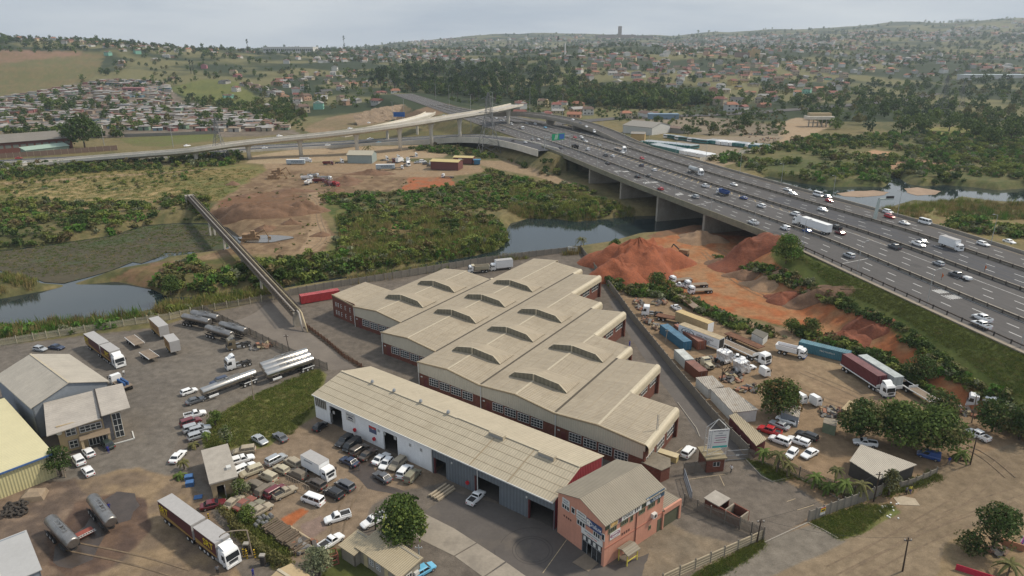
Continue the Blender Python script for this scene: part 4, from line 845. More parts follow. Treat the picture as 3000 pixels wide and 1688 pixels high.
def quads(kind):
 "glass panes slightly proud of the cabin"
 L,W,Hh,belt,c0,c1,c2,c3,hz,tz=KIND[kind]; w=W/2; wb,wt=w*.93,w*.76; zm=belt+(Hh-belt)*.86; e=.012
 def lerp(a,b,t): return a+(b-a)*t
 za,zb=lerp(belt,zm,.1),lerp(belt,zm,.95)
 X=lambda z,xb,xt:lerp(xb,xt,(z-belt)/(zm-belt)); Wd=lambda z:lerp(wb,wt+.04,(z-belt)/(zm-belt))
 out={}
 m=.08
 out['windscreen']=[[(X(za,c0,c1+.06)+e,-Wd(za)+m,za),(X(za,c0,c1+.06)+e,Wd(za)-m,za),(X(zb,c0,c1+.06)+e,Wd(zb)-m,zb),(X(zb,c0,c1+.06)+e,-Wd(zb)+m,zb)]]
 out['rear_window']=[[(X(za,c3,c2-.05)-e,Wd(za)-m,za+.04),(X(za,c3,c2-.05)-e,-Wd(za)+m,za+.04),(X(zb,c3,c2-.05)-e,-Wd(zb)+m,zb),(X(zb,c3,c2-.05)-e,Wd(zb)-m,zb)]]
 xf0,xf1=X(za,c0,c1+.06)-.12,X(zb,c0,c1+.06)-.1; xr0,xr1=X(za,c3,c2-.05)+.12,X(zb,c3,c2-.05)+.1
 n=1 if kind in('pickup','canopy') else (2 if kind in('hatch','sedan','dcab') else 3)
 if kind=='panelvan': n=3
 cut=[0]+[i/n for i in range(1,n)]+[1]
 sw=[]
 for i in range(n):
  if kind=='panelvan' and i>0: continue
  a0,a1=lerp(xf0,xr0,cut[i])-(.05 if i else 0),lerp(xf0,xr0,cut[i+1])+(.05 if i<n-1 else 0)
  t0,t1=lerp(xf1,xr1,cut[i])-(.05 if i else 0),lerp(xf1,xr1,cut[i+1])+(.05 if i<n-1 else 0)
  for sgn in (1,-1):
   q=[(a0,sgn*(Wd(za)+e),za),(a1,sgn*(Wd(za)+e),za),(t1,sgn*(Wd(zb)+e),zb),(t0,sgn*(Wd(zb)+e),zb)]
   sw.append(q if sgn>0 else q[::-1])
 out['side_window']=sw
 return out
def car_meshes(kind,color):
 k=(kind,color)
 if k in VC: return VC[k]
 wheel_parts(); L,W,Hh,belt,c0,c1,c2,c3,hz,tz=KIND[kind]; w=W/2
 pm=paint_m(color); gm=dglass if color in DUST else cglass
 b,_=body_mb(kind); parts=[]
 parts.append(('body',fixn(b.mesh('body',pm)),(0,0,0),[]))
 for nm,qs in quads(kind).items():
  for q in qs: parts.append((nm,MB().quad(*q).mesh(nm,gm),(0,0,0),[]))
 if kind in('pickup','dcab'):
  x1=-L/2+.1; x0=c3-.18; parts.append(('load_bed',MB().quad((x1,-w*.8,belt+.012),(x0,-w*.8,belt+.012),(x0,w*.8,belt+.012),(x1,w*.8,belt+.012)).mesh('load_bed',plast),(0,0,0),[]))
  bb=MB();
  for s in(-1,1): bb.box(x1-.05,x0,s*w*.86-.05,s*w*.86+.05,belt-.05,belt+.22)
  bb.box(x1-.08,x1+.02,-w*.86,w*.86,belt-.05,belt+.22); parts.append(('bed_side',bb.mesh('bed_side',pm),(0,0,0),[]))
 if kind=='canopy':
  x1=-L/2+.06; x0=c3-.02; bb=MB(); f=lambda a,c,ww,z:[(a,-ww,z),(a,ww,z),(c,ww,z),(c,-ww,z)]
  bb.loft([f(x0,x1,w*.92,belt-.06),f(x0,x1+.12,w*.82,Hh-.08),f(x0-.1,x1+.25,w*.7,Hh)]); parts.append(('canopy',fixn(bb.mesh('canopy',pm)),(0,0,0),[]))
  for sgn in(1,-1):
   q=[(x0-.15,sgn*w*.915,belt+.12),(x1+.2,sgn*w*.915,belt+.12),(x1+.25,sgn*w*.85,Hh-.18),(x0-.15,sgn*w*.85,Hh-.18)]; parts.append(('side_window',MB().quad(*(q if sgn>0 else q[::-1])).mesh('side_window',gm),(0,0,0),[]))
  parts.append(('rear_window',MB().quad((x1-.012,w*.75,belt+.1),(x1-.012,-w*.75,belt+.1),(x1+.07,-w*.7,Hh-.15),(x1+.07,w*.7,Hh-.15)).mesh('rear_window',gm),(0,0,0),[]))
 fx=L/2-.78 if kind not in('van','minibus') else L/2-.95; rx=-L/2+.85
 for x in(fx,rx):
  for s in(-1,1): parts.append(('wheel',VC['wh'],(x,s*(w-.08),.32),[('rim',VC['wr'])]))
 hl=MB().box(-.06,.05,-.17,.17,-.07,.07).mesh('headlight',lampw); tl=MB().box(-.05,.04,-.13,.13,-.12,.12).mesh('tail_light',lampr)
 for s in(-1,1):
  parts.append(('headlight',hl,(L/2-.12,s*w*.66,.64),[])); parts.append(('tail_light',tl,(-L/2+.04,s*w*.72,tz-.28),[]))
 VC[k]=parts; return parts
def merged(parts,key):
 "one mesh with material slots, for vehicles too far to show parts"
 if key in VC: return VC[key]
 vs=[];fs=[];mi=[];mats=[]
 def addm(me,off):
  n=len(vs); m=me.materials[0]
  if m not in mats: mats.append(m)
  k=mats.index(m)
  for v in me.vertices: vs.append((v.co.x+off[0],v.co.y+off[1],v.co.z+off[2]))
  for p in me.polygons: fs.append(tuple(i+n for i in p.vertices)); mi.append(k if len(me.materials)==1 else (mats.index(me.materials[p.material_index]) if me.materials[p.material_index] in mats else k))
 for nm,me,off,sub in parts:
  for m in me.materials:
   if m not in mats: mats.append(m)
  addm(me,off)
  for s in sub: addm(s[1],off)
 me=bpy.data.meshes.new(key[0] if isinstance(key[0],str) else 'v'); me.from_pydata(vs,[],fs)
 for m in mats: me.materials.append(m)
 me.polygons.foreach_set('material_index',mi); me.update(); VC[key]=me; return me
VSC,VST=.82,.87   # vehicles relative to the surveyed ground scale
def place(parts,name,label,cat,loc,rz,group=None,s=None):
 t=thing(name,label,cat,loc,rz,group); t.scale=(s or VST,)*3
 for nm,me,off,sub in parts:
  o=ob(nm,me,t); o.location=off
  for s in sub: c=ob(s[0],s[1],o)
 return t
ZB={'a':(0,900,3.435),'b':(0,1268,3.435),'c':(600,1268,3.435),'d':(600,900,3.435),'e':(1300,1268,3.435),'f':(1900,1268,3.435),'g':(2250,1268,3.435),'h':(1700,800,3.435),'i':(2250,900,3.435),'j':(2250,520,3.435),'k':(1600,280,3.435),'l':(700,220,3.435),'m':(1250,280,5.152),'n':(2000,560,5.152),'o':(1950,1180,5.152),'p':(430,900,5.152),'q':(950,520,2.576),'r':(0,80,3.435),'s':(2500,1050,5.152)}
def zp(z,x,y): a=ZB[z]; return a[0]+x/a[2],a[1]+y/a[2]
def side_line(z,r,f,W,zz=0.,mid=None):
 "centre and heading from the wheel line of the visible side (rear, front)"
 A=P(*zp(z,*r),zz); B=P(*zp(z,*f),zz); d=(B-A); d.z=0; d.normalize(); n=Vector((-d.y,d.x,0))
 m=(A+B)/2
 if n.dot(m)<0: n=-n          # away from the camera
 return m+n*W/2,math.atan2(d.y,d.x),A,B,n
CARN={'hatch':('hatchback','hatchback'),'sedan':('sedan','sedan'),'suv':('sport_utility_vehicle','suv'),'wagon':('station_wagon','station wagon'),'pickup':('pickup_truck','pickup'),'dcab':('pickup_truck','pickup'),'canopy':('pickup_truck','pickup'),'van':('van','van'),'panelvan':('van','van'),'minibus':('minibus','minibus')}
def car(kind,color,z,r,f,label,grp='parked cars and vans'):
 W=KIND[kind][1]*VSC; c,h,_,_,_=side_line(z,r,f,W); return place(car_meshes(kind,color),CARN[kind][0],label,CARN[kind][1],c,h,grp,VSC)
NEARCARS=[
('suv','navy','d',(215,765),(110,800),'dark blue SUV parked behind the long silver tanker'),
('hatch','white','a',(1865,900),(1975,862),'white hatchback parked left of the dark blue SUV'),
('sedan','grey','a',(1920,995),(2045,955),'dark grey sedan beside the nose of the long silver tanker'),
('pickup','white','a',(1885,1140),(2060,1095),'white pickup with open tray above the row of four parked wagons'),
('suv','maroon','a',(1870,1218),(2005,1172),'dark purple SUV nearest the white open-tray pickup'),
('suv','silver','a',(1895,1278),(2030,1238),'silver SUV second below the open-tray pickup'),
('wagon','silver','a',(1950,1288),(2090,1250),'silver wagon third below the open-tray pickup'),
('wagon','silver','a',(1955,1350),(2075,1312),'silver-grey wagon at the lower end of the kerbside row of four'),
('sedan','navy','a',(505,430),(590,440),'dark blue car by the fence behind the cream warehouse roof'),
('hatch','silver','a',(345,445),(420,458),'pale silver car by the fence behind the cream warehouse roof'),
('sedan','green','b',(1075,185),(1010,125),'dark green convertible in front of the beige office entrance'),
('hatch','white','b',(880,270),(820,205),'white hatchback beside the dark green convertible'),
('suv','white','b',(760,340),(722,290),'white SUV half hidden by the dark tree at the yellow warehouse'),
('hatch','white','b',(868,460),(815,395),'white hatchback alone on the tarmac right of the dark tree'),
('sedan','white','b',(1805,298),(1868,230),'white sedan beside the small palms left of the flat-roofed hut'),
('sedan','maroon','b',(2090,790),(2215,760),'dark maroon sedan half hidden behind the hedge below the flat-roofed hut'),
('sedan','silver','c',(478,85),(562,138),'silver sedan parked at the edge of the grass'),
('sedan','grey','c',(765,112),(685,52),'dark grey sedan right of the silver sedan at the grass'),
('suv','tan','c',(490,218),(305,245),'dust-covered off-roader at the top of the left scrap row'),
('canopy','white','c',(290,345),(490,285),'white canopy pickup with yellow stripe in the left scrap row'),
('wagon','white','c',(355,428),(495,365),'white wagon below the striped canopy pickup'),
('suv','beige','c',(575,405),(405,470),'cream dust-covered SUV below the white wagon'),
('suv','silver','c',(690,340),(805,280),'silver SUV at the top of the middle scrap row'),
('suv','tan','c',(905,378),(800,318),'dusty white SUV with roof bars beside the box truck'),
('hatch','beige','c',(790,437),(690,388),'cream hatchback left of the dusty white SUV'),
('panelvan','beige','c',(660,518),(552,468),'small cream panel van in the middle of the scrap yard'),
('suv','dusty','c',(960,498),(835,440),'dark dusty SUV below the white box truck'),
('suv','brown','c',(1150,598),(1022,535),'dark brown SUV at the end of the steel rack'),
('suv','black','c',(1315,690),(1205,632),'black off-roader with spare wheel beside the white minivan'),
('suv','grey','c',(1440,615),(1308,545),'dark grey SUV right of the box truck cab'),
('suv','dusty','c',(510,607),(418,560),'black dust-covered SUV next to the flat-roofed hut'),
('suv','dusty','c',(590,658),(715,575),'grey-brown dusty van in the lower scrap row'),
('suv','maroon','c',(665,682),(830,585),'dusty maroon SUV in the lower scrap row'),
('pickup','tan','c',(745,692),(925,600),'dust-covered pickup at the right end of the lower scrap row'),
('sedan','tan','c',(275,782),(385,690),'dust-covered tan sedan wreck against the hedge'),
('sedan','dustred','c',(375,798),(505,705),'dust-covered red sedan wreck beside the tan one'),
('sedan','dustgreen','c',(465,835),(590,740),'dust-covered greenish sedan wreck in the hedge row'),
('sedan','tan','c',(520,868),(675,775),'dust-covered pale sedan wreck nearest the blue barrels'),
('van','white','c',(1130,757),(985,705),'clean white minivan beside the strip of red earth'),
('pickup','white','c',(1430,882),(1270,930),'white pickup with black tray on the dirt beside the big round tree'),
('pickup','white','c',(1785,905),(1660,968),'white pickup half hidden behind the big round tree'),
('pickup','white','c',(1225,1200),(1390,1090),'white pickup loaded with junk beside the red steel cage'),
('hatch','sky','c',(2180,1470),(2300,1400),'bright sky blue hatchback at the bottom edge of the picture'),
('suv','black','c',(1505,75),(1375,168),'black SUV at the left end of the row by the white workshop'),
('van','black','c',(1585,115),(1445,218),'long black people carrier second in the row by the white workshop'),
('suv','brown','c',(1528,252),(1650,172),'dark brown SUV third in the row by the white workshop'),
('sedan','brown','c',(1612,302),(1740,205),'dark brown sedan parked nose in by the workshop doorway'),
('sedan','navy','c',(1490,364),(1358,305),'dark blue sedan with open boot behind the workshop row'),
('sedan','white','c',(1750,342),(1872,250),'white sedan nosing into the workshop doorway'),
('hatch','white','c',(1903,298),(1822,388),'small white hatchback between the white sedan and the tan off-roader'),
('suv','tan','c',(2032,305),(1922,402),'tan off-roader parked against the white workshop wall'),
('suv','white','c',(2000,490),(2112,355),'white SUV with dark roof glass beside the tan off-roader'),
('suv','dustgreen','c',(2088,514),(2172,424),'silver-green SUV with spare wheel at the right end of the row'),
('sedan','grey','c',(1810,522),(1700,455),'dark grey sedan parked askew on the wet ground'),
('hatch','black','d',(1145,1268),(1245,1192),'black hatchback at the left workshop doorway'),
('pickup','white','e',(305,752),(425,630),'white pickup with a ladder rack outside the grey workshop'),
('suv','white','f',(408,268),(475,195),'white SUV alone on the drive left of the gatehouse'),
('canopy','white','o',(1910,358),(1690,278),'white canopy pickup at the back of the gravel car park'),
('sedan','silver','o',(1795,437),(1575,345),'silver sedan between the white canopy pickup and the red pickup'),
('dcab','red','o',(1660,525),(1420,445),'bright red double-cab pickup in the gravel car park'),
('wagon','black','o',(2230,602),(1980,505),'black wagon under the trees of the gravel car park'),
('suv','white','o',(1800,672),(1580,592),'white SUV behind the palm by the palisade fence'),
('canopy','white','o',(2085,682),(1858,598),'white canopy pickup in front of the black wagon'),
('hatch','white','o',(2008,770),(1905,885),'white hatchback behind the palms nearest the gate'),
('sedan','white','o',(2310,785),(2140,882),'white sedan behind the palms right of the hatchback'),
('dcab','white','i',(2140,1352),(2005,1282),'white double-cab pickup with black tray on the dirt street'),
('pickup','white','g',(1075,160),(885,132),'white pickup in the shade behind the corrugated roof'),
('pickup','white','h',(970,392),(905,345),'white pickup with black tray in the scrap-truck yard'),
('wagon','white','h',(1662,990),(1742,978),'white wagon among the wrecked truck cabs'),
('pickup','white','h',(1540,880),(1600,888),'small white pickup behind the foil-wrapped truck cab'),
('pickup','white','h',(1035,148),(960,142),'white pickup between the flatbed lorries on the red soil'),
('panelvan','blue','g',(1715,303),(1505,245),'blue panel van under the trees by the dirt street')]
for a in NEARCARS: car(*a)
# lorries
def cab_parts(color,w=2.45,fairing=True,x0=0.,day=False,stripe=None):
 "cab-over truck cab, front at x0, returns parts"
 ln=1.7 if day else 2.15; h=2.55 if day else 3.05; pm=paint_m(color); b=MB(); hw=w/2
 f=lambda xa,xb,ww,z:[(xa,-ww,z),(xa,ww,z),(xb,ww,z),(xb,-ww,z)]
 b.loft([f(x0-.02,x0-ln,hw*.97,.55),f(x0,x0-ln,hw,1.0),f(x0-.03,x0-ln,hw,1.55),f(x0-.28,x0-ln,hw*.96,h-.35),f(x0-.5,x0-ln,hw*.9,h)])
 pr=[('cab',fixn(b.mesh('cab',pm)),(0,0,0),[])]
 def at(z):
  return x0-.03-(z-1.55)/(h-.35-1.55)*.25
 za,zb=1.62,h-.5
 pr.append(('windscreen',MB().quad((at(za)+.015,-hw*.9,za),(at(za)+.015,hw*.9,za),(at(zb)+.015,hw*.86,zb),(at(zb)+.015,-hw*.86,zb)).mesh('windscreen',cglass),(0,0,0),[]))
 for s in(1,-1):
  q=[(x0-.3,s*(hw+.015),1.6),(x0-1.25,s*(hw+.015),1.6),(x0-1.25,s*(hw*.965+.012),h-.6),(x0-.5,s*(hw*.965+.012),h-.6)]; pr.append(('side_window',MB().quad(*(q if s>0 else q[::-1])).mesh('side_window',cglass),(0,0,0),[]))
  pr.append(('mirror',MB().box(x0-.25,x0-.1,s*(hw+.2)-.08,s*(hw+.2)+.08,1.7,2.3).mesh('mirror',plast),(0,0,0),[]))
  pr.append(('headlight',MB().box(x0-.06,x0+.03,s*hw*.72-.22,s*hw*.72+.22,.7,.9).mesh('headlight',lampw),(0,0,0),[]))
 g=MB();
 for k in range(4): g.box(x0-.02,x0+.025,-hw*.6,hw*.6,1.0+k*.14,1.09+k*.14)
 pr.append(('grille',g.mesh('grille',plast),(0,0,0),[])); pr.append(('bumper',MB().box(x0-.35,x0+.08,-hw*.98,hw*.98,.35,.68).mesh('bumper',paint_m(stripe) if stripe else pm),(0,0,0),[]))
 if fairing:
  t=MB().loft([[(x0-.75,-hw*.7,h-.02),(x0-.75,hw*.7,h-.02)],[(x0-1.5,-hw*.82,h+.62),(x0-1.5,hw*.82,h+.62)],[(x0-ln,-hw*.85,h+.72),(x0-ln,hw*.85,h+.72)],[(x0-ln,-hw*.88,h-.05),(x0-ln,hw*.88,h-.05)]],closed=False,cap=False); pr.append(('roof_fairing',t.mesh('roof_fairing',pm),(0,0,0),[]))
 return pr
def twheels(xs,w=2.45):
 wheel_parts(); return [('wheel',VC['twh'],(x,s*(w/2-.2),.5),[('rim',VC['twr'])]) for x in xs for s in(-1,1)]
def chassis(xa,xb,z=.75):
 b=MB();
 for s in(-.42,.42): b.box(xa,xb,s-.06,s+.06,z,z+.26)
 for x in np.arange(xa+.3,xb,1.4): b.box(x-.08,x+.08,-.42,.42,z,z+.2)
 return ('chassis',b.mesh('chassis',chas),(0,0,0),[])
def tractor(color,stripe=None,fairing=True):
 k=('tractor',color,stripe,fairing)
 if k in VC: return VC[k]
 p=cab_parts(color,x0=3.1,stripe=stripe,fairing=fairing)+[chassis(-3.1,2.6)]+twheels((2.1,-1.0,-2.35))
 p+=[('fifth_wheel',MB().box(-2.1,-1.0,-.5,.5,1.05,1.18).mesh('fifth_wheel',plast),(0,0,0),[]),('fuel_tank',MB().box(-.3,.75,-1.2,-.75,.5,1.0).mesh('fuel_tank',steel),(0,0,0),[]),('fuel_tank',MB().box(-.3,.75,.75,1.2,.5,1.0).mesh('fuel_tank',steel),(0,0,0),[])]
 VC[k]=p; return p
def tri(xs,ln): return twheels(xs)
curt=M('curtain_maroon',(.075,.018,.02),rough=.6,var=.25,scale=.4); curty=M('curtain_yellow_band',(.30,.19,.05),rough=.6,var=.25,scale=.6); yellt=M('logo_yellow',(.70,.55,.02),rough=.5,var=.05); roofgrey=M('trailer_roof_grey',(.36,.35,.345),rough=.6,var=.08); boxw=M('reefer_white',(.74,.75,.76),rough=.5,var=.05); polished=M('polished_tank',(.52,.50,.47),rough=.3,metal=1.,var=.06,scale=.8); dulltank=M('dull_tank',(.30,.285,.27),rough=.38,metal=.9,var=.25,scale=.9)
def curtain(L,logo=True,wheels=None,dirty=False):
 k=('curtain',L,logo,dirty)
 if k in VC: return VC[k]
 p=[('body',MB().box(-L/2,L/2,-1.24,1.24,1.15,3.95).mesh('body',curt if not dirty else M('curtain_faded',(.23,.13,.05),var=.4,scale=.5)),(0,0,0),[]),('roof',MB().box(-L/2-.02,L/2+.02,-1.27,1.27,3.95,4.05).mesh('roof',roofgrey),(0,0,0),[])]
 for s in(-1,1): p.append(('swoosh_band',MB().hexa([(-L/2+.1,s*1.245,1.3),(L/2-.1,s*1.245,1.3),(L/2-.1,s*1.25,1.3),(-L/2+.1,s*1.25,1.3)],[(-L/2+.1,s*1.245,2.2),(L/2-.1,s*1.245,1.5),(L/2-.1,s*1.25,1.5),(-L/2+.1,s*1.25,2.2)]).mesh('swoosh_band',curty),(0,0,0),[]))
 p+= [('front_panel',MB().box(L/2,L/2+.04,-1.24,1.24,1.15,3.95).mesh('front_panel',roofgrey),(0,0,0),[]),('rear_door',MB().box(-L/2-.04,-L/2,-1.24,1.24,1.15,3.95).mesh('rear_door',roofgrey),(0,0,0),[]),chassis(-L/2,L/2,.85)]
 p+=twheels(wheels or (-L/2+1.,-L/2+2.3)); VC[k]=p; return p
def with_logo(t,L,s='SRT'):
 for sg,rot in ((-1,FRONT),(1,(math.pi/2,0,math.pi))):
  text(t,s,1.75,yellt,(-L/2+1.6 if L>8 else L/2-2.2,sg*1.27,2.75),rot,'logo')
def tanker(L,dirty=False,r=.92):
 k=('tanker',L,dirty)
 if k in VC: return VC[k]
 m=dulltank if dirty else polished; b=MB(); n=18
 xs=[(-L/2,.75),(-L/2+.12,.93),(-L/2+.3,1.),(L/2-.3,1.),(L/2-.12,.93),(L/2,.75)]
 b.loft([[(x,math.cos(a)*r*kk*1.12,2.35+math.sin(a)*r*kk) for a in np.linspace(0,2*math.pi,n,endpoint=False)] for x,kk in xs]); me=fixn(b.mesh('tank',m)); me.polygons.foreach_set('use_smooth',[len(q.vertices)==4 for q in me.polygons])
 p=[('tank',me,(0,0,0),[])]
 for x in (-L*.28,0,L*.28): p.append(('tank_band',MB().loft([[(x+d,math.cos(a)*(r+.015)*1.12,2.35+math.sin(a)*(r+.015)) for a in np.linspace(0,2*math.pi,n,endpoint=False)] for d in(-.05,.05)],cap=False).mesh('tank_band',steel),(0,0,0),[]))
 w=MB();
 for s in(-.35,.35): w.box(-L*.2,L*.2,s-.03,s+.03,3.38,3.55)
 for x in np.arange(-L*.2,L*.2+.1,L*.1): w.box(x-.03,x+.03,-.35,.35,3.38,3.44)
 p+=[('catwalk',w.mesh('catwalk',steel),(0,0,0),[('manhole',MB().cyl((.4,0,3.3),(.4,0,3.6),.28,n=10).mesh('manhole',m))])]
 for s in(-1,1): p.append(('side_skirt',MB().box(-L/2+.4,-L/2+3.6,s*1.2-.04,s*1.2+.04,1.02,1.2).mesh('side_skirt',boxw if not dirty else plast),(0,0,0),[])); p.append(('toolbox',MB().box(L/2-3.4,L/2-1.2,s*1.05-.15,s*1.05+.15,.75,1.15).mesh('toolbox',boxw if not dirty else plast),(0,0,0),[]))
 p+=[chassis(-L/2+.3,L/2-.4,1.0)]+twheels((-L/2+1.0,-L/2+2.25,-L/2+3.5)); VC[k]=p; return p
bedwood=M('trailer_deck_boards',(.20,.155,.115),rough=.9,var=.3,scale=.6); rust=M('rusty_steel',(.13,.058,.03),rough=.9,var=.4,scale=.8)
def flatbed(L,head=True,ws=None,mat=None):
 k=('flat',L,head,bool(mat),ws)
 if k in VC: return VC[k]
 p=[('deck',MB().box(-L/2,L/2,-1.22,1.22,1.28,1.42).mesh('deck',mat or bedwood),(0,0,0),[]),chassis(-L/2+.2,L/2-.3,.98)]+twheels(ws or (-L/2+1.1,-L/2+2.4))
 for s in(-1,1): p.append(('side_rail',MB().box(-L/2,L/2,s*1.25-.04,s*1.25+.04,1.2,1.44).mesh('side_rail',boxw if not mat else rust),(0,0,0),[]))
 if head: p.append(('headboard',MB().box(L/2,L/2+.08,-1.24,1.24,1.2,2.0).mesh('headboard',boxw),(0,0,0),[]))
 VC[k]=p; return p
def lead(z,r,f,parts,name,label,cat,W=2.5,grp=None,dx=0.,dn=0.):
 c,h,A,B,n=side_line(z,r,f,W); d=Vector((math.cos(h),math.sin(h),0)); return place(parts,name,label,cat,c-n*W/2*(1-VST)+d*dx*VST+n*dn*VST,h,grp)
def shiftd(z,r,f,W,dist,dn=0.):
 "point at distance dist from the FRONT pixel backwards along the line"
 c,h,A,B,n=side_line(z,r,f,W); d=Vector((math.cos(h),math.sin(h),0)); return B-d*dist*VST+n*(W/2+dn)*VST,h
# the two curtain-side road trains
for z,r,f,who in (('b',(1650,905),(2290,1400),'the road train at the fuel pumps'),('a',(865,405),(1170,630),'the road train beside the river fence')):
 cc,h=shiftd(z,r,f,2.5,3.1); place(tractor('white'),'truck_tractor','white cab-over tractor unit of '+who,'truck',cc,h,'truck tractors')
 cc,h=shiftd(z,r,f,2.5,2.6+3.0); L1=6.2
 t=place(curtain(L1),'curtain_trailer','short front curtain trailer of '+who,'trailer',cc,h,'curtain trailers'); with_logo(t,L1)
 cc,h=shiftd(z,r,f,2.5,2.6+6.4+5.6); t=place(curtain(10.4,wheels=(-3.9,-2.6,3.2,4.5)),'curtain_trailer','long rear curtain trailer of '+who,'trailer',cc,h,'curtain trailers'); with_logo(t,10.4)
lead('a',(1515,240),(1625,345),curtain(8.6,dirty=True),'curtain_trailer','faded curtain trailer parked alone against the river fence','trailer',grp='curtain trailers')
lead('a',(1670,430),(1725,497),curtain(5.6,dirty=True),'curtain_trailer','short faded curtain trailer in front of the lone one','trailer',grp='curtain trailers')
lead('a',(1255,345),(1372,440),flatbed(7.6,False),'flatbed_trailer','brown flatbed trailer between the curtain trailers','trailer')
lead('a',(1405,500),(1512,577),flatbed(6.2,False,(-2.3,-1.2)),'flatbed_trailer','short flatbed dolly trailer below the brown flatbed','trailer')
lead('d',(480,588),(240,652),tractor('white','silver'),'truck_tractor','white tractor unit without trailer facing left in the tanker yard','truck',grp='truck tractors')
lead('d',(475,398),(240,452),tractor('gold','grey'),'truck_tractor','bronze tractor unit beside the scrap heap','truck',grp='truck tractors')
for k,lab in enumerate(('polished silver tanker trailer nearest the grass bank','polished silver tanker trailer in the middle of the three','polished silver tanker trailer farthest of the three from the grass')):
 lead('d',(1085,635),(690,772),tanker(12.4),'tanker_trailer',lab,'tanker',dn=k*2.55,dx=-.6*k,grp='tanker trailers')
lead('d',(485,785),(75,940),tanker(13.2),'tanker_trailer','long polished silver tanker trailer parked on its own below the tractor','tanker',grp='tanker trailers')
for r,f,dn,lab in (((1850,190),(2060,235),0,'dull bronze tanker trailer at the fence corner'),((1850,190),(2060,235),3.1,'grey tanker trailer against the side fence corner'),((2082,308),(2280,368),0,'dull bronze tanker trailer behind the bronze tractor unit'),((2082,308),(2280,368),3.6,'dark grey tanker trailer along the side fence')):
 lead('a',r,f,tanker(10.2,True),'tanker_trailer',lab,'tanker',dn=dn,dx=1.2 if dn>3.3 else 0,grp='tanker trailers')
lead('b',(445,1020),(690,1290),tanker(9.4,True),'tanker_trailer','dull tanker trailer at the wash bay nearest the grey roof','tanker',grp='tanker trailers')
lead('b',(862,785),(1078,1078),tanker(9.4,True),'tanker_trailer','blue-grey tanker trailer at the wash bay with the ladder','tanker',grp='tanker trailers')
# rigid lorries
def boxtruck(color,L=5.4,txt=None,boxm=None,stripe=None,h=3.3):
 k=('boxtruck',color,L,stripe,h)
 if k not in VC:
  X=L/2+.9; p=cab_parts(color,2.2,False,X,True,stripe)+[('cargo_box',MB().box(X-1.85-L,X-1.85,-1.18,1.18,1.0,h).mesh('cargo_box',boxm or boxw),(0,0,0),[]),('box_roof',MB().box(X-1.87-L,X-1.83,-1.2,1.2,h,h+.06).mesh('box_roof',roofgrey),(0,0,0),[]),chassis(X-1.7-L,X-.5,.7)]+twheels((X-1.2,X-L-.6),2.2); VC[k]=p
 return VC[k]
t=lead('c',(985,385),(1215,515),boxtruck('white'),'box_truck','white box truck in the middle of the scrap cars','truck'); text(t,'gripmotion',.55,slate,(-1.4,-1.2,2.8),FRONT)
def tipper(cab,body,stripe=None,load=True):
 k=('tipper',cab,body,stripe)
 if k not in VC:
  X=3.6; b=MB(); x0,x1=-3.6,1.5; wl,wh=1.05,1.2
  for s in(-1,1): b.hexa([(x0,s*wl-.05,1.2),(x1,s*wl-.05,1.2),(x1,s*wl+.05,1.2),(x0,s*wl+.05,1.2)],[(x0-.3,s*wh-.05,2.5),(x1,s*wh-.05,2.5),(x1,s*wh+.05,2.5),(x0-.3,s*wh+.05,2.5)])
  b.box(x1-.08,x1,-1.2,1.2,1.2,2.8); b.box(x1,x1+.9,-1.15,1.15,2.72,2.8); b.hexa([(x0-.05,-1.05,1.2),(x0+.05,-1.05,1.2),(x0+.05,1.05,1.2),(x0-.05,1.05,1.2)],[(x0-.35,-1.2,2.4),(x0-.25,-1.2,2.4),(x0-.25,1.2,2.4),(x0-.35,1.2,2.4)]); b.box(x0,x1,-1.05,1.05,1.15,1.22)
  p=cab_parts(cab,2.35,False,X,True,stripe)+[('tipper_body',b.mesh('tipper_body',paint_m(body)),(0,0,0),[('load',MB().box(x0+.1,x1-.1,-1.02,1.02,1.25,1.7).mesh('load',M('soil_load',(.17,.08,.045))))]),chassis(-3.4,3.0,.8)]+twheels((2.4,-1.4,-2.7)); VC[k]=p
 return VC[k]
lead('i',(112,475),(325,528),tipper('white','white','blue'),'tipper_truck','white tipper truck with blue bumper beside the long blue container','truck')
def flatlorry(color,L=5.5,stripe=None):
 k=('flatlorry',color,L,stripe)
 if k not in VC: X=L/2+.9; VC[k]=cab_parts(color,2.3,False,X,True,stripe)+[('deck',MB().box(X-1.95-L,X-1.95,-1.2,1.2,1.1,1.25).mesh('deck',bedwood),(0,0,0),[]),chassis(X-1.7-L,X-.5,.8)]+twheels((X-1.2,X-L-.2,X-L-1.3),2.35)
 return VC[k]
lead('h',(1340,208),(1100,222),flatlorry('white',6.),'flatbed_truck','white flatbed lorry in front of two others on the red soil','truck',grp='flatbed lorries on the red soil')
lead('h',(1300,150),(1055,165),flatlorry('white',6.),'flatbed_truck','white flatbed lorry in the middle of three on the red soil','truck',grp='flatbed lorries on the red soil')
lead('h',(1130,98),(920,118),flatlorry('white',6.),'flatbed_truck','white flatbed lorry farthest back on the red soil','truck',grp='flatbed lorries on the red soil')
cc,h=shiftd('h',(1470,770),(1850,945),2.5,3.0); place(tractor('white','navy',False),'truck_tractor','white tractor unit with blue bumper coupled to the empty flatbed','truck',cc,h,'truck tractors')
cc,h=shiftd('h',(1470,770),(1850,945),2.5,9.3); place(flatbed(11.),'flatbed_trailer','empty brown flatbed trailer behind the blue-bumper tractor','trailer',cc,h)
lead('h',(1430,650),(1800,815),flatbed(11.5,False,mat=rust),'skeletal_trailer','rusty skeletal trailer behind the empty flatbed','trailer')
cc,h=shiftd('i',(700,610),(1180,930),2.5,3.1); place(tractor('white','navy'),'truck_tractor','white tractor unit with blue bumper hauling the maroon container','truck',cc,h,'truck tractors')
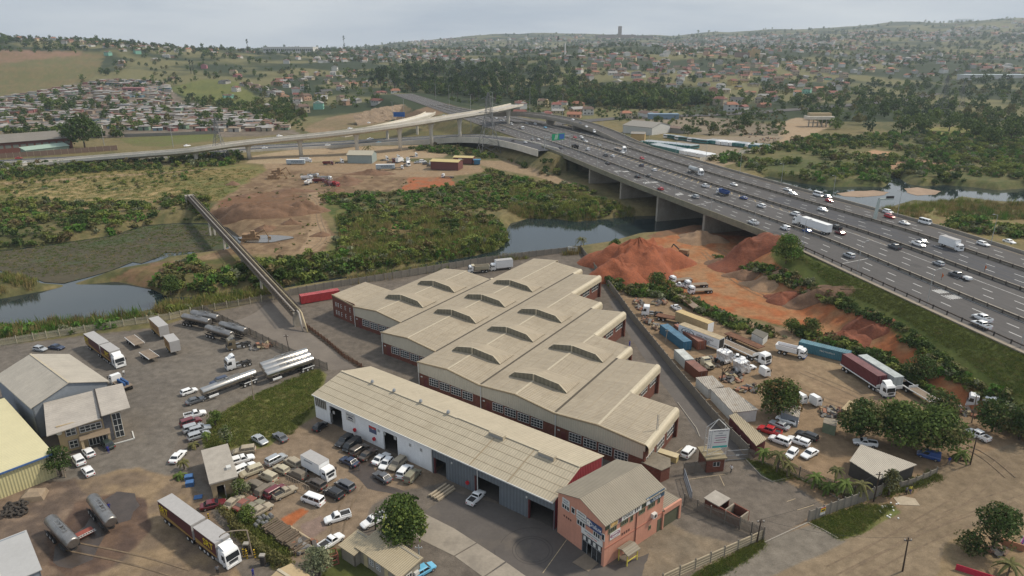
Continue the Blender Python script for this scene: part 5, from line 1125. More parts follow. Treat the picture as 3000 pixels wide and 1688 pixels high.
cc,h=shiftd('i',(700,610),(1180,930),2.5,9.6); place(flatbed(12.6),'flatbed_trailer','white-edged trailer under the maroon container','trailer',cc,h); ccm,hm_=cc,h
cc2,h=shiftd('i',(700,610),(1180,930),2.5,8.2,3.3); place(flatbed(12.6),'flatbed_trailer','white-edged trailer under the pale grey container','trailer',cc2,h)
cc3,h=shiftd('i',(700,610),(1180,930),2.5,6.4,7.0); place(flatbed(10.),'flatbed_trailer','empty white-fronted trailer behind the pale grey container','trailer',cc3,h)
lead('i',(1365,850),(1560,968),flatbed(9.5),'flatbed_trailer','flatbed trailer loaded with scrap at the edge of the burnt ground','trailer')
CM={}
def container(L,color,name,label,loc,rz,z=0.,H_=2.6,txt=None):
 m=M('container_'+name,color,rough=.6,var=.18,scale=.6,wave=.4,wax='X',wamt=.22)
 t=thing('shipping_container',label,'container',(loc[0],loc[1],z),rz,'shipping containers'); t.scale=(VST,)*3
 MB().box(-L/2,L/2,-1.2,1.2,.1,H_-.06).build('body',m,t); MB().box(-L/2-.02,L/2+.02,-1.22,1.22,H_-.06,H_).build('roof',M('container_roof_'+name,tuple(c*.9+.04 for c in color),rough=.7,var=.3,scale=.5,wave=.5,wax='X',wamt=.1),t)
 b=MB()
 for x in(-L/2,L/2):
  for y in(-1.2,1.2): b.box(x-.07,x+.07,y-.07,y+.07,0,H_+.02)
 b.build('corner_posts' if False else 'corner_post',m,t)
 for y in(-.6,.6):
  o=MB().box(L/2,L/2+.05,y-.55,y+.55,.2,H_-.15).build('door',m,t); MB().cyl((L/2+.08,y+.2,.25),(L/2+.08,y+.2,H_-.2),.03,n=5).build('locking_bar',steel,o)
 if txt: text(t,txt,.62,signw,(1.0,-1.24,1.6),FRONT)
 return t
container(12.2,(.13,.025,.03),'maroon','maroon shipping container carried on the trailer of the blue-bumper tractor',ccm,hm_,1.43*VST,2.75)
container(12.2,(.40,.44,.44),'pale','pale grey shipping container on the trailer behind the maroon one',cc2,hm_,1.43*VST,2.75)
c,h,_,_,_=side_line('i',(385,465),(705,545),2.4); container(12.2,(.05,.16,.21),'teal','long teal shipping container standing on the ground beside the tipper truck',c,h,0,2.6,'P&O Nedlloyd')
c,h,_,_,_=side_line('h',(785,640),(985,795),2.4); container(12.2,(.03,.13,.22),'blue','blue container with grey roof against the long yard wall',c+Vector((.8,1.2,0)),h)
container(12.2,(.24,.085,.05),'orange','rust-orange container beside the blue one',c+Vector((math.sin(-h),math.cos(h),0))*-2.6 if False else c+Vector((-math.sin(h),math.cos(h),0))*2.7+Vector((1.6,.6,0)),h)
c,h,_,_,_=side_line('h',(940,870),(1035,965),2.4); container(6.1,(.50,.52,.50),'white','small white refrigerated container against the yard wall',c,h)
c,h,_,_,_=side_line('h',(1065,1000),(1155,1075),2.4); container(6.1,(.17,.055,.03),'brown','small rust-brown container left of the beige bonneted lorry',c,h)
c=P(936,878); rd=M('red_boxcar',(.38,.03,.035),rough=.6,var=.25,scale=.6,wave=.6,wax='X',wamt=.15)
container(12.,(.36,.03,.035),'red','long red container at the riverside fence left of the factory',P(938,879),math.atan2(P(990,870).y-P(882,888).y,P(990,870).x-P(882,888).x))
# lettered trailer
def boxtrailer(L,top,side):
 return [('body',MB().box(-L/2,L/2,-1.24,1.24,1.1,3.9).mesh('body',side),(0,0,0),[]),('roof',MB().box(-L/2-.02,L/2+.02,-1.26,1.26,3.9,3.98).mesh('roof',top),(0,0,0),[]),chassis(-L/2,L/2,.8)]+twheels((-L/2+1.,-L/2+2.3))
tanroof=M('rusty_cream_roof',(.36,.29,.19),rough=.8,var=.25,scale=.5)
t=lead('h',(990,655),(1370,805),boxtrailer(13.,tanroof,boxw),'box_trailer','white box trailer lettered KWIK FREIGHT SERVICES with an oval emblem','trailer')
text(t,'KWIK FREIGHT',.8,blk,(2.2,-1.26,2.9),FRONT); text(t,'SERVICES',.75,blk,(2.4,-1.26,2.15),FRONT); b=MB(); b.loft([[(-3.4+math.cos(a)*r*2.1,-1.26,2.65+math.sin(a)*r*.95) for a in np.linspace(0,2*math.pi,24,endpoint=False)] for r in(1.,.86)],cap=False); b.build('oval_emblem',slate,t); text(t,'KFS',1.3,slate,(-3.4,-1.265,2.65),FRONT)
MB().box(-1.2,6.0,-1.262,-1.255,1.62,1.7).build('arrow_line',blk,t); MB().box(6.49,6.55,-1.0,1.0,1.3,3.7).build('open_end_shade',blackin,t)  # black panel over the closed end paints the shade inside the open trailer
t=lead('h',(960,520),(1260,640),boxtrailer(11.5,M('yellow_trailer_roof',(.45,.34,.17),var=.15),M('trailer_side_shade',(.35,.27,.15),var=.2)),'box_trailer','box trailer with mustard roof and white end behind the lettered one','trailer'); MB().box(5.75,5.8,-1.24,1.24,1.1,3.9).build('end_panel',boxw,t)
lead('h',(780,480),(975,520),flatbed(7.5,False,mat=rust),'skeletal_trailer','grey skeletal trailer beside the white parked cab','trailer')
lead('h',(940,245),(1150,412),flatbed(12.,False,mat=bedwood),'low_loader','rusty low-loader trailer beside the bushes','trailer')
lead('h',(760,445),(690,440),tractor('white',None,False),'truck_tractor','white cab tractor parked among scrap by the yard wall','truck',grp='truck tractors')
def bonnet():
 p=[('cab',fixn(MB().loft([[(.2,-1.1,.6),(.2,1.1,.6),(-1.4,1.1,.6),(-1.4,-1.1,.6)],[(.2,-1.1,1.6),(.2,1.1,1.6),(-1.4,1.1,1.6),(-1.4,-1.1,1.6)],[(-.2,-.95,2.5),(-.2,.95,2.5),(-1.35,.95,2.5),(-1.35,-.95,2.5)]]).mesh('cab',paint_m('beige'))),(0,0,0),[]),('bonnet',MB().loft([[(.2,-.75,.6),(.2,.75,.6),(.2,.75,1.6),(.2,-.75,1.6)],[(1.9,-.6,.6),(1.9,.6,.6),(1.9,.6,1.45),(1.9,-.6,1.45)]]).mesh('bonnet',paint_m('beige')),(0,0,0),[]),('windscreen',MB().quad((.14,-.9,1.68),(.14,.9,1.68),(-.13,.85,2.4),(-.13,-.85,2.4)).mesh('windscreen',cglass),(0,0,0),[]),('grille',MB().box(1.9,1.95,-.5,.5,.75,1.35).mesh('grille',plast),(0,0,0),[]),chassis(-4.2,1.8,.7)]+twheels((1.1,-2.4,-3.6),2.3)
 for s in(-1,1): p.append(('mudguard',MB().loft([[(.5,s*.6,.6),(.5,s*1.15,.6),(.5,s*1.15,1.1),(.5,s*.6,1.1)],[(1.7,s*.6,.6),(1.7,s*1.1,.6),(1.7,s*1.1,1.0),(1.7,s*.6,1.0)]]).mesh('mudguard',paint_m('beige')),(0,0,0),[]))
 return p
lead('h',(1190,930),(1270,990),bonnet(),'bonneted_lorry','dusty beige bonneted lorry beside the brown container','truck')
for (z,r,f,lab) in (('h',(1830,1070),(1925,1050),'white truck cab behind the rust-and-green tree'),('i',(335,1000),(385,985),'white truck cab on the ground right of the rust-and-green tree'),('i',(450,1030),(560,1000),'old white truck cab with open door beside scrap timber')):
 lead(z,r,f,cab_parts('white',2.3,False,1.0,True),'truck_cab',lab,'truck cab',W=2.3)
# foil-wrapped cabs
foil=M('crumpled_foil',(.62,.63,.65),rough=.3,metal=.3,var=.3,scale=3,bump=.2)
for k,(x,y,lab) in enumerate(((1450,900,'truck cab wrapped in crumpled white sheeting beside the bare tree'),(1620,1000,'smaller truck cab wrapped in white sheeting right of the bare tree'))):
 t=thing('wrapped_cab',lab,'truck cab',P(*zp('h',x,y)),.5); b=bmesh.new(); bmesh.ops.create_cube(b,size=2.3); bmesh.ops.subdivide_edges(b,edges=b.edges[:],cuts=4,use_grid_fill=True)
 for v in b.verts: v.co=Vector((v.co.x*(1.1+.1*k),v.co.y,(v.co.z+1.15)*1.15))+Vector((random.uniform(-.14,.14),random.uniform(-.14,.14),random.uniform(-.14,.14)+.3)); v.co.x-=max(0,v.co.z-1.6)*.35
 me=bpy.data.meshes.new('sheeting'); b.to_mesh(me); b.free(); me.materials.append(foil); ob('sheeting',me,t);
 for nm,me2,off,sub in twheels((.6,-1.6),2.2): o=ob(nm,me2,t); o.location=off
# concrete mixer
p=cab_parts('white',2.4,False,4.2,False)+[chassis(-4.,3.6,.8)]+twheels((3.,-1.6,-2.9)); b=MB(); xs=[(1.4,.85,2.2),(.9,1.1,2.25),(-.6,1.25,2.45),(-2.6,.85,2.85),(-3.6,.55,3.1),(-4.2,.6,3.1)]
b.loft([[(x,math.cos(a)*r,z+math.sin(a)*r) for a in np.linspace(0,2*math.pi,14,endpoint=False)] for x,r,z in xs]); p.append(('mixer_drum',fixn(b.mesh('mixer_drum',paint_m('white'),True)),(0,0,0),[])); p.append(('chute',MB().box(-4.7,-3.9,-.4,.4,1.6,2.2).mesh('chute',boxw),(0,0,0),[]))
lead('i',(2330,1090),(2095,1035),p,'mixer_truck','white concrete mixer truck half hidden by trees at the right edge','truck')
# blue loaded lorry by the office, lorries behind the factory
t=lead('a',(1262,882),(1075,765),flatlorry('white',5.2),'flatbed_truck','white lorry with a load of blue drums beside the office roof','truck')
for k in range(12): MB().cyl((-2.6+.62*(k%6),-.5+.75*(k//6),1.25),(-2.6+.62*(k%6),-.5+.75*(k//6),2.0),.28,n=8).build('drum',M('drum_blue',(.03,.09,.24),var=.2),t)
lead('q',(1425,695),(1262,712),boxtruck('white',6.2,h=3.7,stripe=None),'box_truck','white curtain-sided lorry open on the side behind the factory','truck')
lead('q',(1228,720),(1105,727),tipper('white','beige'),'tipper_truck','small white tipper lorry behind the factory','truck')
# motorway traffic (too far to show parts)
def far_mesh(kind,color): return merged(car_meshes(kind,color),('far',kind,color))
def on_road(z,x,y,sgn,dn=0.):
 q=P(*zp(z,x,y),ZH+.02); k=int(np.argmin(np.hypot(LES[:,0]+LEN[:,0]*25-q.x,LES[:,1]+LEN[:,1]*25-q.y)))
 tg=np.array([-LEN[k,1],LEN[k,0]])*sgn
 return q,math.atan2(tg[1],tg[0])
def traffic(kind,color,z,x,y,sgn,label,mesh=None,cat=None,name=None):
 q,h=on_road(z,x,y,sgn); o=ob(name or CARN[kind][0],mesh or far_mesh(kind,color),loc=q,rz=h); o.scale=(VST*.97,)*3; tag(o,label,cat or CARN[kind][1],'traffic on the motorway')
semi=merged([(n_,m_,(o_[0]+7.4,o_[1],o_[2]),s_) for n_,m_,o_,s_ in tractor('white')]+[(n_,m_,(o_[0]-1.2,o_[1],o_[2]),s_) for n_,m_,o_,s_ in boxtrailer(14.2,boxw,boxw)],('semi',))
sub={}
TR=[('panelvan','white','j',170,525,1,'white van in the nearest lane just past the leafy tree on the bridge end'),('sedan','blue','j',388,552,1,'blue sedan in front of the white articulated lorry'),('sedan','maroon','j',722,572,1,'maroon car behind the white articulated lorry'),('dcab','black','j',680,518,1,'black pickup tailing the white articulated lorry'),('suv','white','j',270,382,1,'white SUV overtaking beside the cab of the articulated lorry'),('suv','silver','j',812,803,1,'silver SUV alone in the nearest carriageway'),('dcab','grey','j',1272,715,1,'grey pickup in the second carriageway'),('hatch','silver','j',1712,882,1,'silver hatchback in the second carriageway near the orange marker'),('dcab','grey','j',1895,1000,1,'grey pickup towing a small white trailer'),('dcab','white','i',2150,132,1,'white double-cab pickup farther of the two at the right edge'),('dcab','white','i',2140,200,1,'white double-cab pickup nearer of the two at the right edge'),
('sedan','white','j',195,132,-1,'white car leading a pair in the far carriageway'),('wagon','white','j',250,175,-1,'white wagon following closely in the far carriageway'),('minibus','white','j',503,188,-1,'white minibus in the far carriageway by the sandbank'),('hatch','silver','j',598,205,-1,'pale blue car beside the red hatchback'),('hatch','red','j',615,247,-1,'red hatchback in the far carriageway'),('wagon','white','j',550,338,-1,'white wagon alone in the third carriageway'),('suv','white','j',1208,362,-1,'white SUV behind the red SUV near the sign gantry'),('suv','red','j',1222,408,-1,'red SUV beyond the sign gantry'),('sedan','white','j',1372,473,-1,'white sedan between the red SUV and the white minibus'),('minibus','white','j',1580,468,-1,'long white minibus in the farthest lane'),('dcab','white','j',1512,688,-1,'white pickup left of the white box truck'),('sedan','grey','j',1555,658,-1,'grey car beside the white pickup'),('wagon','white','j',2165,685,-1,'white wagon right of the box truck'),('sedan','white','j',2425,662,-1,'white sedan farthest right in the far lane'),
('dcab','white','k',2085,1292,1,'white pickup in the nearest lane over the river'),('suv','white','k',2165,1125,1,'white SUV beside the yellow hatching'),('sedan','blue','k',1985,1042,1,'blue car behind the blue tow truck'),('suv','silver','k',1500,1032,1,'silver-green SUV in the nearest lanes over the river'),('dcab','white','k',1600,922,1,'white pickup ahead of the blue tow truck'),('sedan','white','k',1890,907,-1,'white car in the third carriageway over the river'),('hatch','red','k',1150,950,1,'red hatchback at the bridge parapet'),('sedan','black','k',1030,822,1,'black car right of a pair on the bridge'),('sedan','black','k',918,825,1,'black car left of a pair on the bridge'),('hatch','white','k',1088,760,1,'white hatchback beside the yellow hatching on the bridge'),('hatch','navy','k',958,712,1,'navy car ahead of the white hatchback on the bridge'),('hatch','red','k',965,642,-1,'red hatchback coming toward the bulk tanker lorry'),('sedan','black','k',618,692,1,'dark car by the lane arrows'),('hatch','white','k',670,618,1,'white car behind the grey pickup at the interchange'),('dcab','grey','k',597,612,1,'grey pickup at the interchange'),('sedan','white','k',768,582,-1,'white car below the flatbed lorry'),('panelvan','white','k',420,552,1,'white van behind the black lorry'),('sedan','grey','k',147,532,1,'grey car under the green gantry sign'),('sedan','silver','k',535,507,-1,'silver car alone by the merge'),('sedan','white','k',400,468,-1,'white car last in the small queue'),('sedan','grey','k',370,448,-1,'grey car in the small queue'),('suv','white','k',355,428,-1,'white SUV in the small queue'),('hatch','red','k',290,428,-1,'red car first in the small queue'),
('sedan','silver','m',1155,532,1,'silver car left of the two cars by the gantry'),('sedan','silver','m',1595,672,1,'silver car behind the gantry post'),('sedan','white','m',1685,674,1,'white car beside the gantry post'),('sedan','white','m',1490,718,1,'white car joining from the link road'),('sedan','black','m',1300,690,1,'black car joining from the link road'),('van','white','m',1280,445,-1,'white van beyond the flyover pier'),('sedan','silver','m',1515,432,-1,'silver car right of the flyover pier'),('suv','white','m',1640,440,-1,'white SUV right of the flyover pier'),('sedan','sky','m',1790,492,-1,'pale blue car approaching the gantry'),('sedan','silver','m',1115,388,-1,'silver car under the flyover, left of two'),('sedan','silver','m',1160,385,-1,'silver car under the flyover, right of two'),('sedan','white','m',1050,352,-1,'white car farthest under the flyover'),('hatch','white','m',1180,328,-1,'white car on the far lanes under the flyover')]
for a in TR: traffic(*a)
traffic('semi','white','j',452,528,1,'white articulated lorry with plain box trailer on the motorway',semi,'truck','articulated_lorry')
traffic('bt','white','j',1835,715,-1,'white box truck casting a shadow in the third carriageway',merged(boxtruck('white',7.0,h=3.7),('farbt',)),'truck','box_truck')
bulk=tractor('white'); tk=[('t',fixn(MB().loft([[(x,math.cos(a)*r,z+math.sin(a)*r) for a in np.linspace(0,2*math.pi,12,endpoint=False)] for x,r,z in((-5,.9,2.7),(-4.6,1.2,2.6),(-2.3,1.25,2.5),(-2,1.,2.8),(-1.7,1.25,2.5),(1.8,1.25,2.6),(2.4,.9,2.8))]).mesh('t',M('bulk_grey',(.42,.44,.44),rough=.4))),(0,0,0),[])]
traffic('x','w','k',1490,785,-1,'grey bulk tanker lorry on the bridge',merged([(n_,m_,(o_[0]+4.6,o_[1],o_[2]),s_) for n_,m_,o_,s_ in bulk]+tk+twheels((-2,-3.2,-4.4)),('bulk',)),'truck','bulk_tanker_lorry')
traffic('x','w','k',1775,1000,1,'white and blue tow truck on the bridge',merged([(n_,m_,o_,s_) for n_,m_,o_,s_ in tipper('white','blue')],('tow',)),'truck','tow_truck')
traffic('x','w','k',735,552,-1,'long flatbed lorry at the interchange',merged([(n_,m_,(o_[0]+5.5,o_[1],o_[2]),s_) for n_,m_,o_,s_ in tractor('white')]+flatbed(11.,False),('flatsemi',)),'truck','flatbed_lorry')
traffic('x','w','k',290,535,1,'black lorry with a crane load beside the gantry',merged(tipper('black','black'),('blk',)),'truck','black_lorry')
traffic('x','w','m',1430,505,-1,'grey flatbed lorry with white cab beyond the flyover pier',merged(flatlorry('white',6.),('fl2',)),'truck','flatbed_lorry')
q,h=on_road('j',1995,1035,1); t=ob('car_trailer',merged([('b',MB().loft([[(-1.1,-.7,.45),(-1.1,.7,.45),(1.,.6,.45),(1.,-.6,.45)],[(-1.1,-.7,.95),(-1.1,.7,.95),(.9,.6,.9),(.9,-.6,.9)],[(-.9,-.5,1.15),(-.9,.5,1.15),(.6,.4,1.05),(.6,-.4,1.05)]]).mesh('b',boxw),(0,0,0),[]),('w',wheel_parts()['wh'],(0,.75,.32),[]),('w',VC['wh'],(0,-.75,.32),[])],('ctr',)),loc=q,rz=h); tag(t,'small white box trailer towed behind the grey pickup','trailer')
# cars on ramps, flyover and link road: given with their own deck height
for kind,color,z,x,y,zz,hx,hy,lab in [('panelvan','white','k',485,372,13.2,520,400,'white van coming down the curved ramp'),('sedan','white','k',405,320,14.4,440,340,'white car high on the curved ramp'),('sedan','grey','k',345,285,15.2,380,300,'grey car high on the curved ramp'),('sedan','white','k',268,250,15.6,300,260,'white car at the top of the curved ramp'),('sedan','white','l',410,620,11.4,520,608,'white car on the flyover above the second pier'),('sedan','white','l',1120,545,14.0,1220,532,'white car halfway up the flyover'),('sedan','silver','l',2065,415,18.8,2160,400,'silver car near the top of the flyover'),('sedan','white','l',895,712,.5,1000,703,'white car on the link road under the flyover'),('sedan','white','l',260,742,.4,360,735,'white car at the left on the link road'),('dcab','white','l',1320,652,.7,1200,660,'white pickup on the link road'),('sedan','sky','l',1410,687,.9,1500,678,'pale blue car on the link road'),('dcab','white','l',2275,652,2.2,2380,645,'white pickup near the end of the link road'),('sedan','white','l',1310,487,5.,1400,470,'white car on the road below the rock cutting'),('sedan','red','r',190,1325,.5,300,1318,'red car on the link road beside the panelled wall'),('sedan','white','r',230,1368,.5,330,1362,'white car on the link road at the left edge'),('sedan','white','r',1665,1283,.5,1765,1277,'white car passing under the start of the flyover'),('sedan','white','r',1885,1200,9.,1985,1190,'white car on the lower part of the flyover')]:
 q=P(*zp(z,x,y),zz+.1); e=P(*zp(z,hx,hy),zz); o=ob(CARN[kind][0],far_mesh(kind,color),loc=q,rz=math.atan2(e.y-q.y,e.x-q.x)); o.scale=(VST,)*3; tag(o,lab,CARN[kind][1],'cars on ramps and the link road')
# bus depot
def bus(color,top):
 k=('bus',color)
 if k in VC: return VC[k]
 pm=paint_m(color); b=MB(); f=lambda xa,xb,ww,z:[(xa,-ww,z),(xa,ww,z),(xb,ww,z),(xb,-ww,z)]
 body=fixn(b.loft([f(5.6,-5.6,1.22,.45),f(5.65,-5.6,1.25,1.3),f(5.5,-5.6,1.22,2.85),f(5.2,-5.4,1.0,3.1)]).mesh('body',pm))
 g=MB();
 for s in(-1,1): g.box(-5.2,5.0,s*1.245-.012,s*1.245+.012,1.5,2.4)
 g.box(5.55,5.62,-1.1,1.1,1.3,2.6); rf=MB().box(-5.3,5.1,-1.05,1.05,3.1,3.14)
 p=[('body',body,(0,0,0),[]),('window',g.mesh('w',cglass),(0,0,0),[]),('roof',rf.mesh('r',paint_m(top)),(0,0,0),[])]+twheels((3.6,-2.8),2.4)
 VC[k]=merged(p,('busm',color)); return VC[k]
ORD='first second third fourth fifth sixth seventh eighth ninth tenth eleventh twelfth thirteenth fourteenth fifteenth sixteenth seventeenth eighteenth nineteenth twentieth twenty-first'.split()
def busrow(n,a,c,head,cols,lab):
 A=P(*zp('k',*a),.2); B=P(*zp('k',*c),.2);
 for i in range(n):
  q=A+(B-A)*(i/(n-1)); co=cols(i); o=ob('bus',bus(co,'white' if co=='white' else 'silver'),loc=q+Vector((random.uniform(-.3,.3),random.uniform(-.5,.5),0)),rz=head+random.uniform(-.02,.02))
  o.scale=(VST,)*3; tag(o,'%s bus, %s from the left in %s'%('white' if co=='white' else 'teal',ORD[i],lab),'bus','buses in the depot')
A=P(*zp('k',1085,520)); B=P(*zp('k',1385,580)); hb=math.atan2((B-A).y,(B-A).x)
busrow(13,(1100,525),(1370,582),hb+1.75,lambda i:'teal','the teal front row nearest the motorway')
busrow(9,(1400,585),(1640,632),hb+1.75,lambda i:'white','the white front row nearest the motorway')
busrow(19,(1000,490),(1480,540),hb+1.75,lambda i:'teal','the second depot row')
busrow(9,(1240,430),(1570,482),hb+.3,lambda i:'teal' if i%3 else 'white','the back row of the depot')
busrow(21,(1650,480),(2200,538),hb+1.75,lambda i:'white' if 4<=i<=9 or i==15 else 'teal','the right block of the depot')
# other near buildings
def gshed(name,label,cat,p0,p1,depth,ze,zr_,wm,rm,over=.3,mono=False,z0=0.):
 "gable (or mono-pitch) building: front edge p0->p1 (world), depth to the left of that direction"
 p0=Vector(p0[:2]); p1=Vector(p1[:2]); L=(p1-p0).length; t=thing(name,label,cat,(p0.x,p0.y,z0),frame(p0,p1))
 wallx(t,0,L,0,.2,0,ze,[],wm); wallx(t,0,L,depth-.2,depth,0,zr_ if mono else ze,[],wm)
 m=depth if mono else depth/2
 for x in(0,L-.2):
  pr=[(0,0),(depth,0),(depth,zr_ if mono else ze)]+([] if mono else [(m,zr_)])+[(0,ze)]
  n=len(pr); MB().add([(x,y,z-.06*(z>0)) for y,z in pr]+[(x+.2,y,z-.06*(z>0)) for y,z in pr],[tuple(range(n))[::-1],tuple(range(n,2*n))]+[(i,(i+1)%n,(i+1)%n+n,i+n) for i in range(n)]).build('gable_wall',wm,t)
 roofpart(t,[(-over,-over,ze-.0),(L+over,-over,ze-.0),(L+over,m+(over if mono else 0),zr_),(-over,m+(over if mono else 0),zr_)],rm,'roof_slope')
 if not mono: roofpart(t,[(-over,m,zr_),(L+over,m,zr_),(L+over,depth+over,ze),(-over,depth+over,ze)],rm,'roof_slope'); MB().box(-over,L+over,m-.18,m+.18,zr_,zr_+.05).build('ridge_cap',ridgec,t)
 return t,L
beige=M('beige_plaster',(.40,.31,.19),rough=.85,var=.1,streak=.08,wax='Z'); bluegrey=M('blue_grey_wall',(.20,.225,.26),rough=.8,var=.1)
pale=M('pale_ribbed_roof',(.39,.355,.30),rough=.7,var=.1,scale=.3,wave=.55,wax='X',wamt=.05,streak=.15); pale2=M('pale_tile_roof',(.37,.335,.295),rough=.7,var=.14,scale=.5,wave=.6,wax='Y',wamt=.06)
# office warehouse at the left
t,L=gshed('office_warehouse','pale-roofed warehouse with blue-grey gable behind the beige office','warehouse',(-98.5,117.2),(-84.0,105.5),12.4,6.2,8.6,bluegrey,pale)
MB().box(-.1,L,-.25,-.05,5.9,6.15).build('gutter',wframe,t)
# office: two skillion roofs
o0=Vector((-77.0,100.6)); o1=Vector((-69.8,105.4)); t=thing('beige_office','two-storey beige office with pale sloping roofs and glazed entrance','office',(o0.x,o0.y,0),frame(o0,o1)); L=9.6
wallx(t,0,L,0,.25,0,5.2,[(4.0,7.4,0,2.2)],beige,'front_wall'); wally(t,0,.25,.25,8.2,0,5.0,beige,'side_wall'); wally(t,L-.25,L,.25,6,0,5.2,beige,'side_wall')
roofpart(t,[(-1.4,-1.6,4.7),(6.6,-1.2,5.3),(6.4,8.4,6.5),(-1.4,8.4,6.3)],pale2,'roof_slope'); roofpart(t,[(6.7,-1.2,5.7),(11.2,-.6,5.7),(11.0,8.2,6.7),(6.5,8.4,6.7)],pale2,'roof_slope'); MB().hexa([(6.5,-1.2,5.2),(6.75,-1.2,5.2),(6.6,8.4,6.3),(6.35,8.4,6.3)],[(6.5,-1.2,5.75),(6.75,-1.2,5.75),(6.6,8.4,6.75),(6.35,8.4,6.75)]).build('roof_step',dark,t)
ff=Face('-y',0.); pur=M('mauve_surround',(.22,.18,.20))
for a,c,z0,z1,n_ in ((1.2,2.6,3.0,4.3,2),(1.3,2.5,.6,1.9,2),(3.2,6.4,3.0,4.1,4)):
 panel(t,ff,a-.15,c+.15,z0-.15,z1+.15,pur,'window_surround',0,.06); window(t,Face('-y',-.06),a,c,z0,z1,n_,2)
panel(t,ff,6.8,8.0,.0,5.3,M('slate_stone',(.10,.10,.11),var=.35,scale=3),'stone_panel',0,.1); window(t,ff,8.2,9.5,.3,5.0,2,4)
window(t,Face('-y',.1),4.1,7.3,.05,2.1,6,1); roofpart(t,[(2.9,-1.7,2.35),(7.5,-1.7,2.35),(7.5,0,2.6),(2.9,0,2.6)],M('brown_awning',(.22,.17,.12)),'porch_roof')
for x in(3.2,7.2): MB().box(x-.2,x+.2,-1.6,-1.2,0,2.3).build('porch_pillar',beige,t)
MB().cyl((.3,-.9,4.2),(.3,-.7,4.3),.4,n=12).build('satellite_dish',wframe,t); MB().box(7.6,10.8,-1.8,-1.6,0,.15).build('planter_kerb',wframe,t); MB().box(10.7,10.9,-1.8,1.2,0,.15).build('planter_kerb',wframe,t)
# yellow warehouse
yw=M('pale_yellow_cladding',(.52,.475,.26),rough=.6,var=.05,wave=.42,wax='X',wamt=.12); yr=M('pale_yellow_roof',(.56,.51,.31),rough=.6,var=.05,scale=.4,wave=.5,wax='Y',wamt=.05)
y0=Vector((-84.5,81.5)); y1=Vector((-73.7,94.0)); t=thing('yellow_warehouse','pale yellow metal warehouse with blue eave line at the left edge','warehouse',(y0.x,y0.y,0),frame(y0,y1)); L=(y1-y0).length
wallx(t,0,L,0,.2,0,4.2,[],yw); wally(t,L-.2,L,.2,26,0,4.2,yw); roofpart(t,[(-.2,-.2,4.3),(L+.3,-.2,4.3),(L+.3,26,4.9),(-.2,26,4.9)],yr,'roof_slope'); MB().box(-.2,L+.35,-.4,-.2,4.15,4.42).build('eave_gutter',M('eave_blue',(.05,.11,.26)),t)
# grey roof in the lower left corner
t,L=gshed('grey_roofed_shed','flat grey metal roof cut off by the lower left corner','shed',(-71.5,58),(-59.6,69.2),9.,3.6,4.1,bluegrey,M('grey_metal_roof',(.36,.36,.36),var=.06,scale=.3),.2,True)
for x in(3.8,8.2,12.4): MB().hexa([(x,-.2,3.62),(x+.16,-.2,3.62),(x+.16,9.1,4.12),(x,9.1,4.12)],[(x,-.2,3.7),(x+.16,-.2,3.7),(x+.16,9.1,4.2),(x,9.1,4.2)]).build('roof_seam',wframe,t)
# flat-roofed hut
h0=Vector((-46.0,88.2)); h1=Vector((-43.0,89.9)); t=thing('flat_roofed_hut','small beige hut with flat concrete roof beside the scrap cars','hut',(h0.x,h0.y,0),frame(h0,h1)); L=3.7
wallx(t,0,L,0,.2,0,2.7,[(.7,1.7,0,2.0)],beige,'front_wall'); wally(t,0,.2,.2,10,0,2.7,beige,'side_wall'); wally(t,L-.2,L,.2,10,0,2.7,beige,'side_wall'); wallx(t,0,L,9.8,10,0,2.7,[],beige,'rear_wall')
MB().box(-.25,L+.2,-.3,10.3,2.7,2.95).build('roof',M('flat_roof_concrete',(.33,.30,.26),var=.15,scale=.8),t); MB().box(2.6,3.3,2.2,3.0,2.95,3.35).build('air_conditioner',wframe,t); panel(t,Face('-x',0.),3.5,5.4,.3,2.2,M('grey_door',(.28,.28,.28)),'door'); MB().box(1.75,1.82,-.8,0,0,2.0).build('open_door',M('grey_door'),t)
# house with lean-to at the bottom
greyw=M('grey_plaster',(.27,.245,.20),rough=.9,var=.12,streak=.1,wax='Z'); tinr=M('tan_tin_roof',(.36,.30,.20),rough=.75,var=.08,scale=.5,wave=.32,wax='X',wamt=.09)
g0=Vector((-20.6,74.6)); g1=Vector((-14.2,69.3)); t,L=gshed('site_office','low grey site office with tan tin roof below the big round tree','office',g0,g1,3.4,2.5,3.0,greyw,tinr,.35,True)
for a in(1.0,5.2): panel(t,Face('-y',0.),a,a+.75,0,1.9,M('cream_door',(.45,.38,.22)),'door',0,.04)
for a in(2.2,3.6): window(t,Face('-y',0.),a,a+.8,.9,1.9,2,3)
window(t,Face('+x',L),1.0,1.9,1.1,1.8,2,1); o=MB().box(L,L+.4,2.2,2.9,1.0,1.5).build('air_conditioner',wframe,t)
t,L2=gshed('tin_lean_to','small tin-roofed lean-to at the left end of the site office','shed',(-23.2,75.3),(-21.0,73.6),3.0,2.2,2.6,greyw,tinr,.25,True)
t,L2=gshed('tan_kiosk','small tan-roofed kiosk at the bottom edge left of the shrub','kiosk',(-30.6,68.4),(-28.0,66.6),3.4,2.4,2.9,greyw,M('tan_tile',(.38,.29,.17),var=.12),.3)
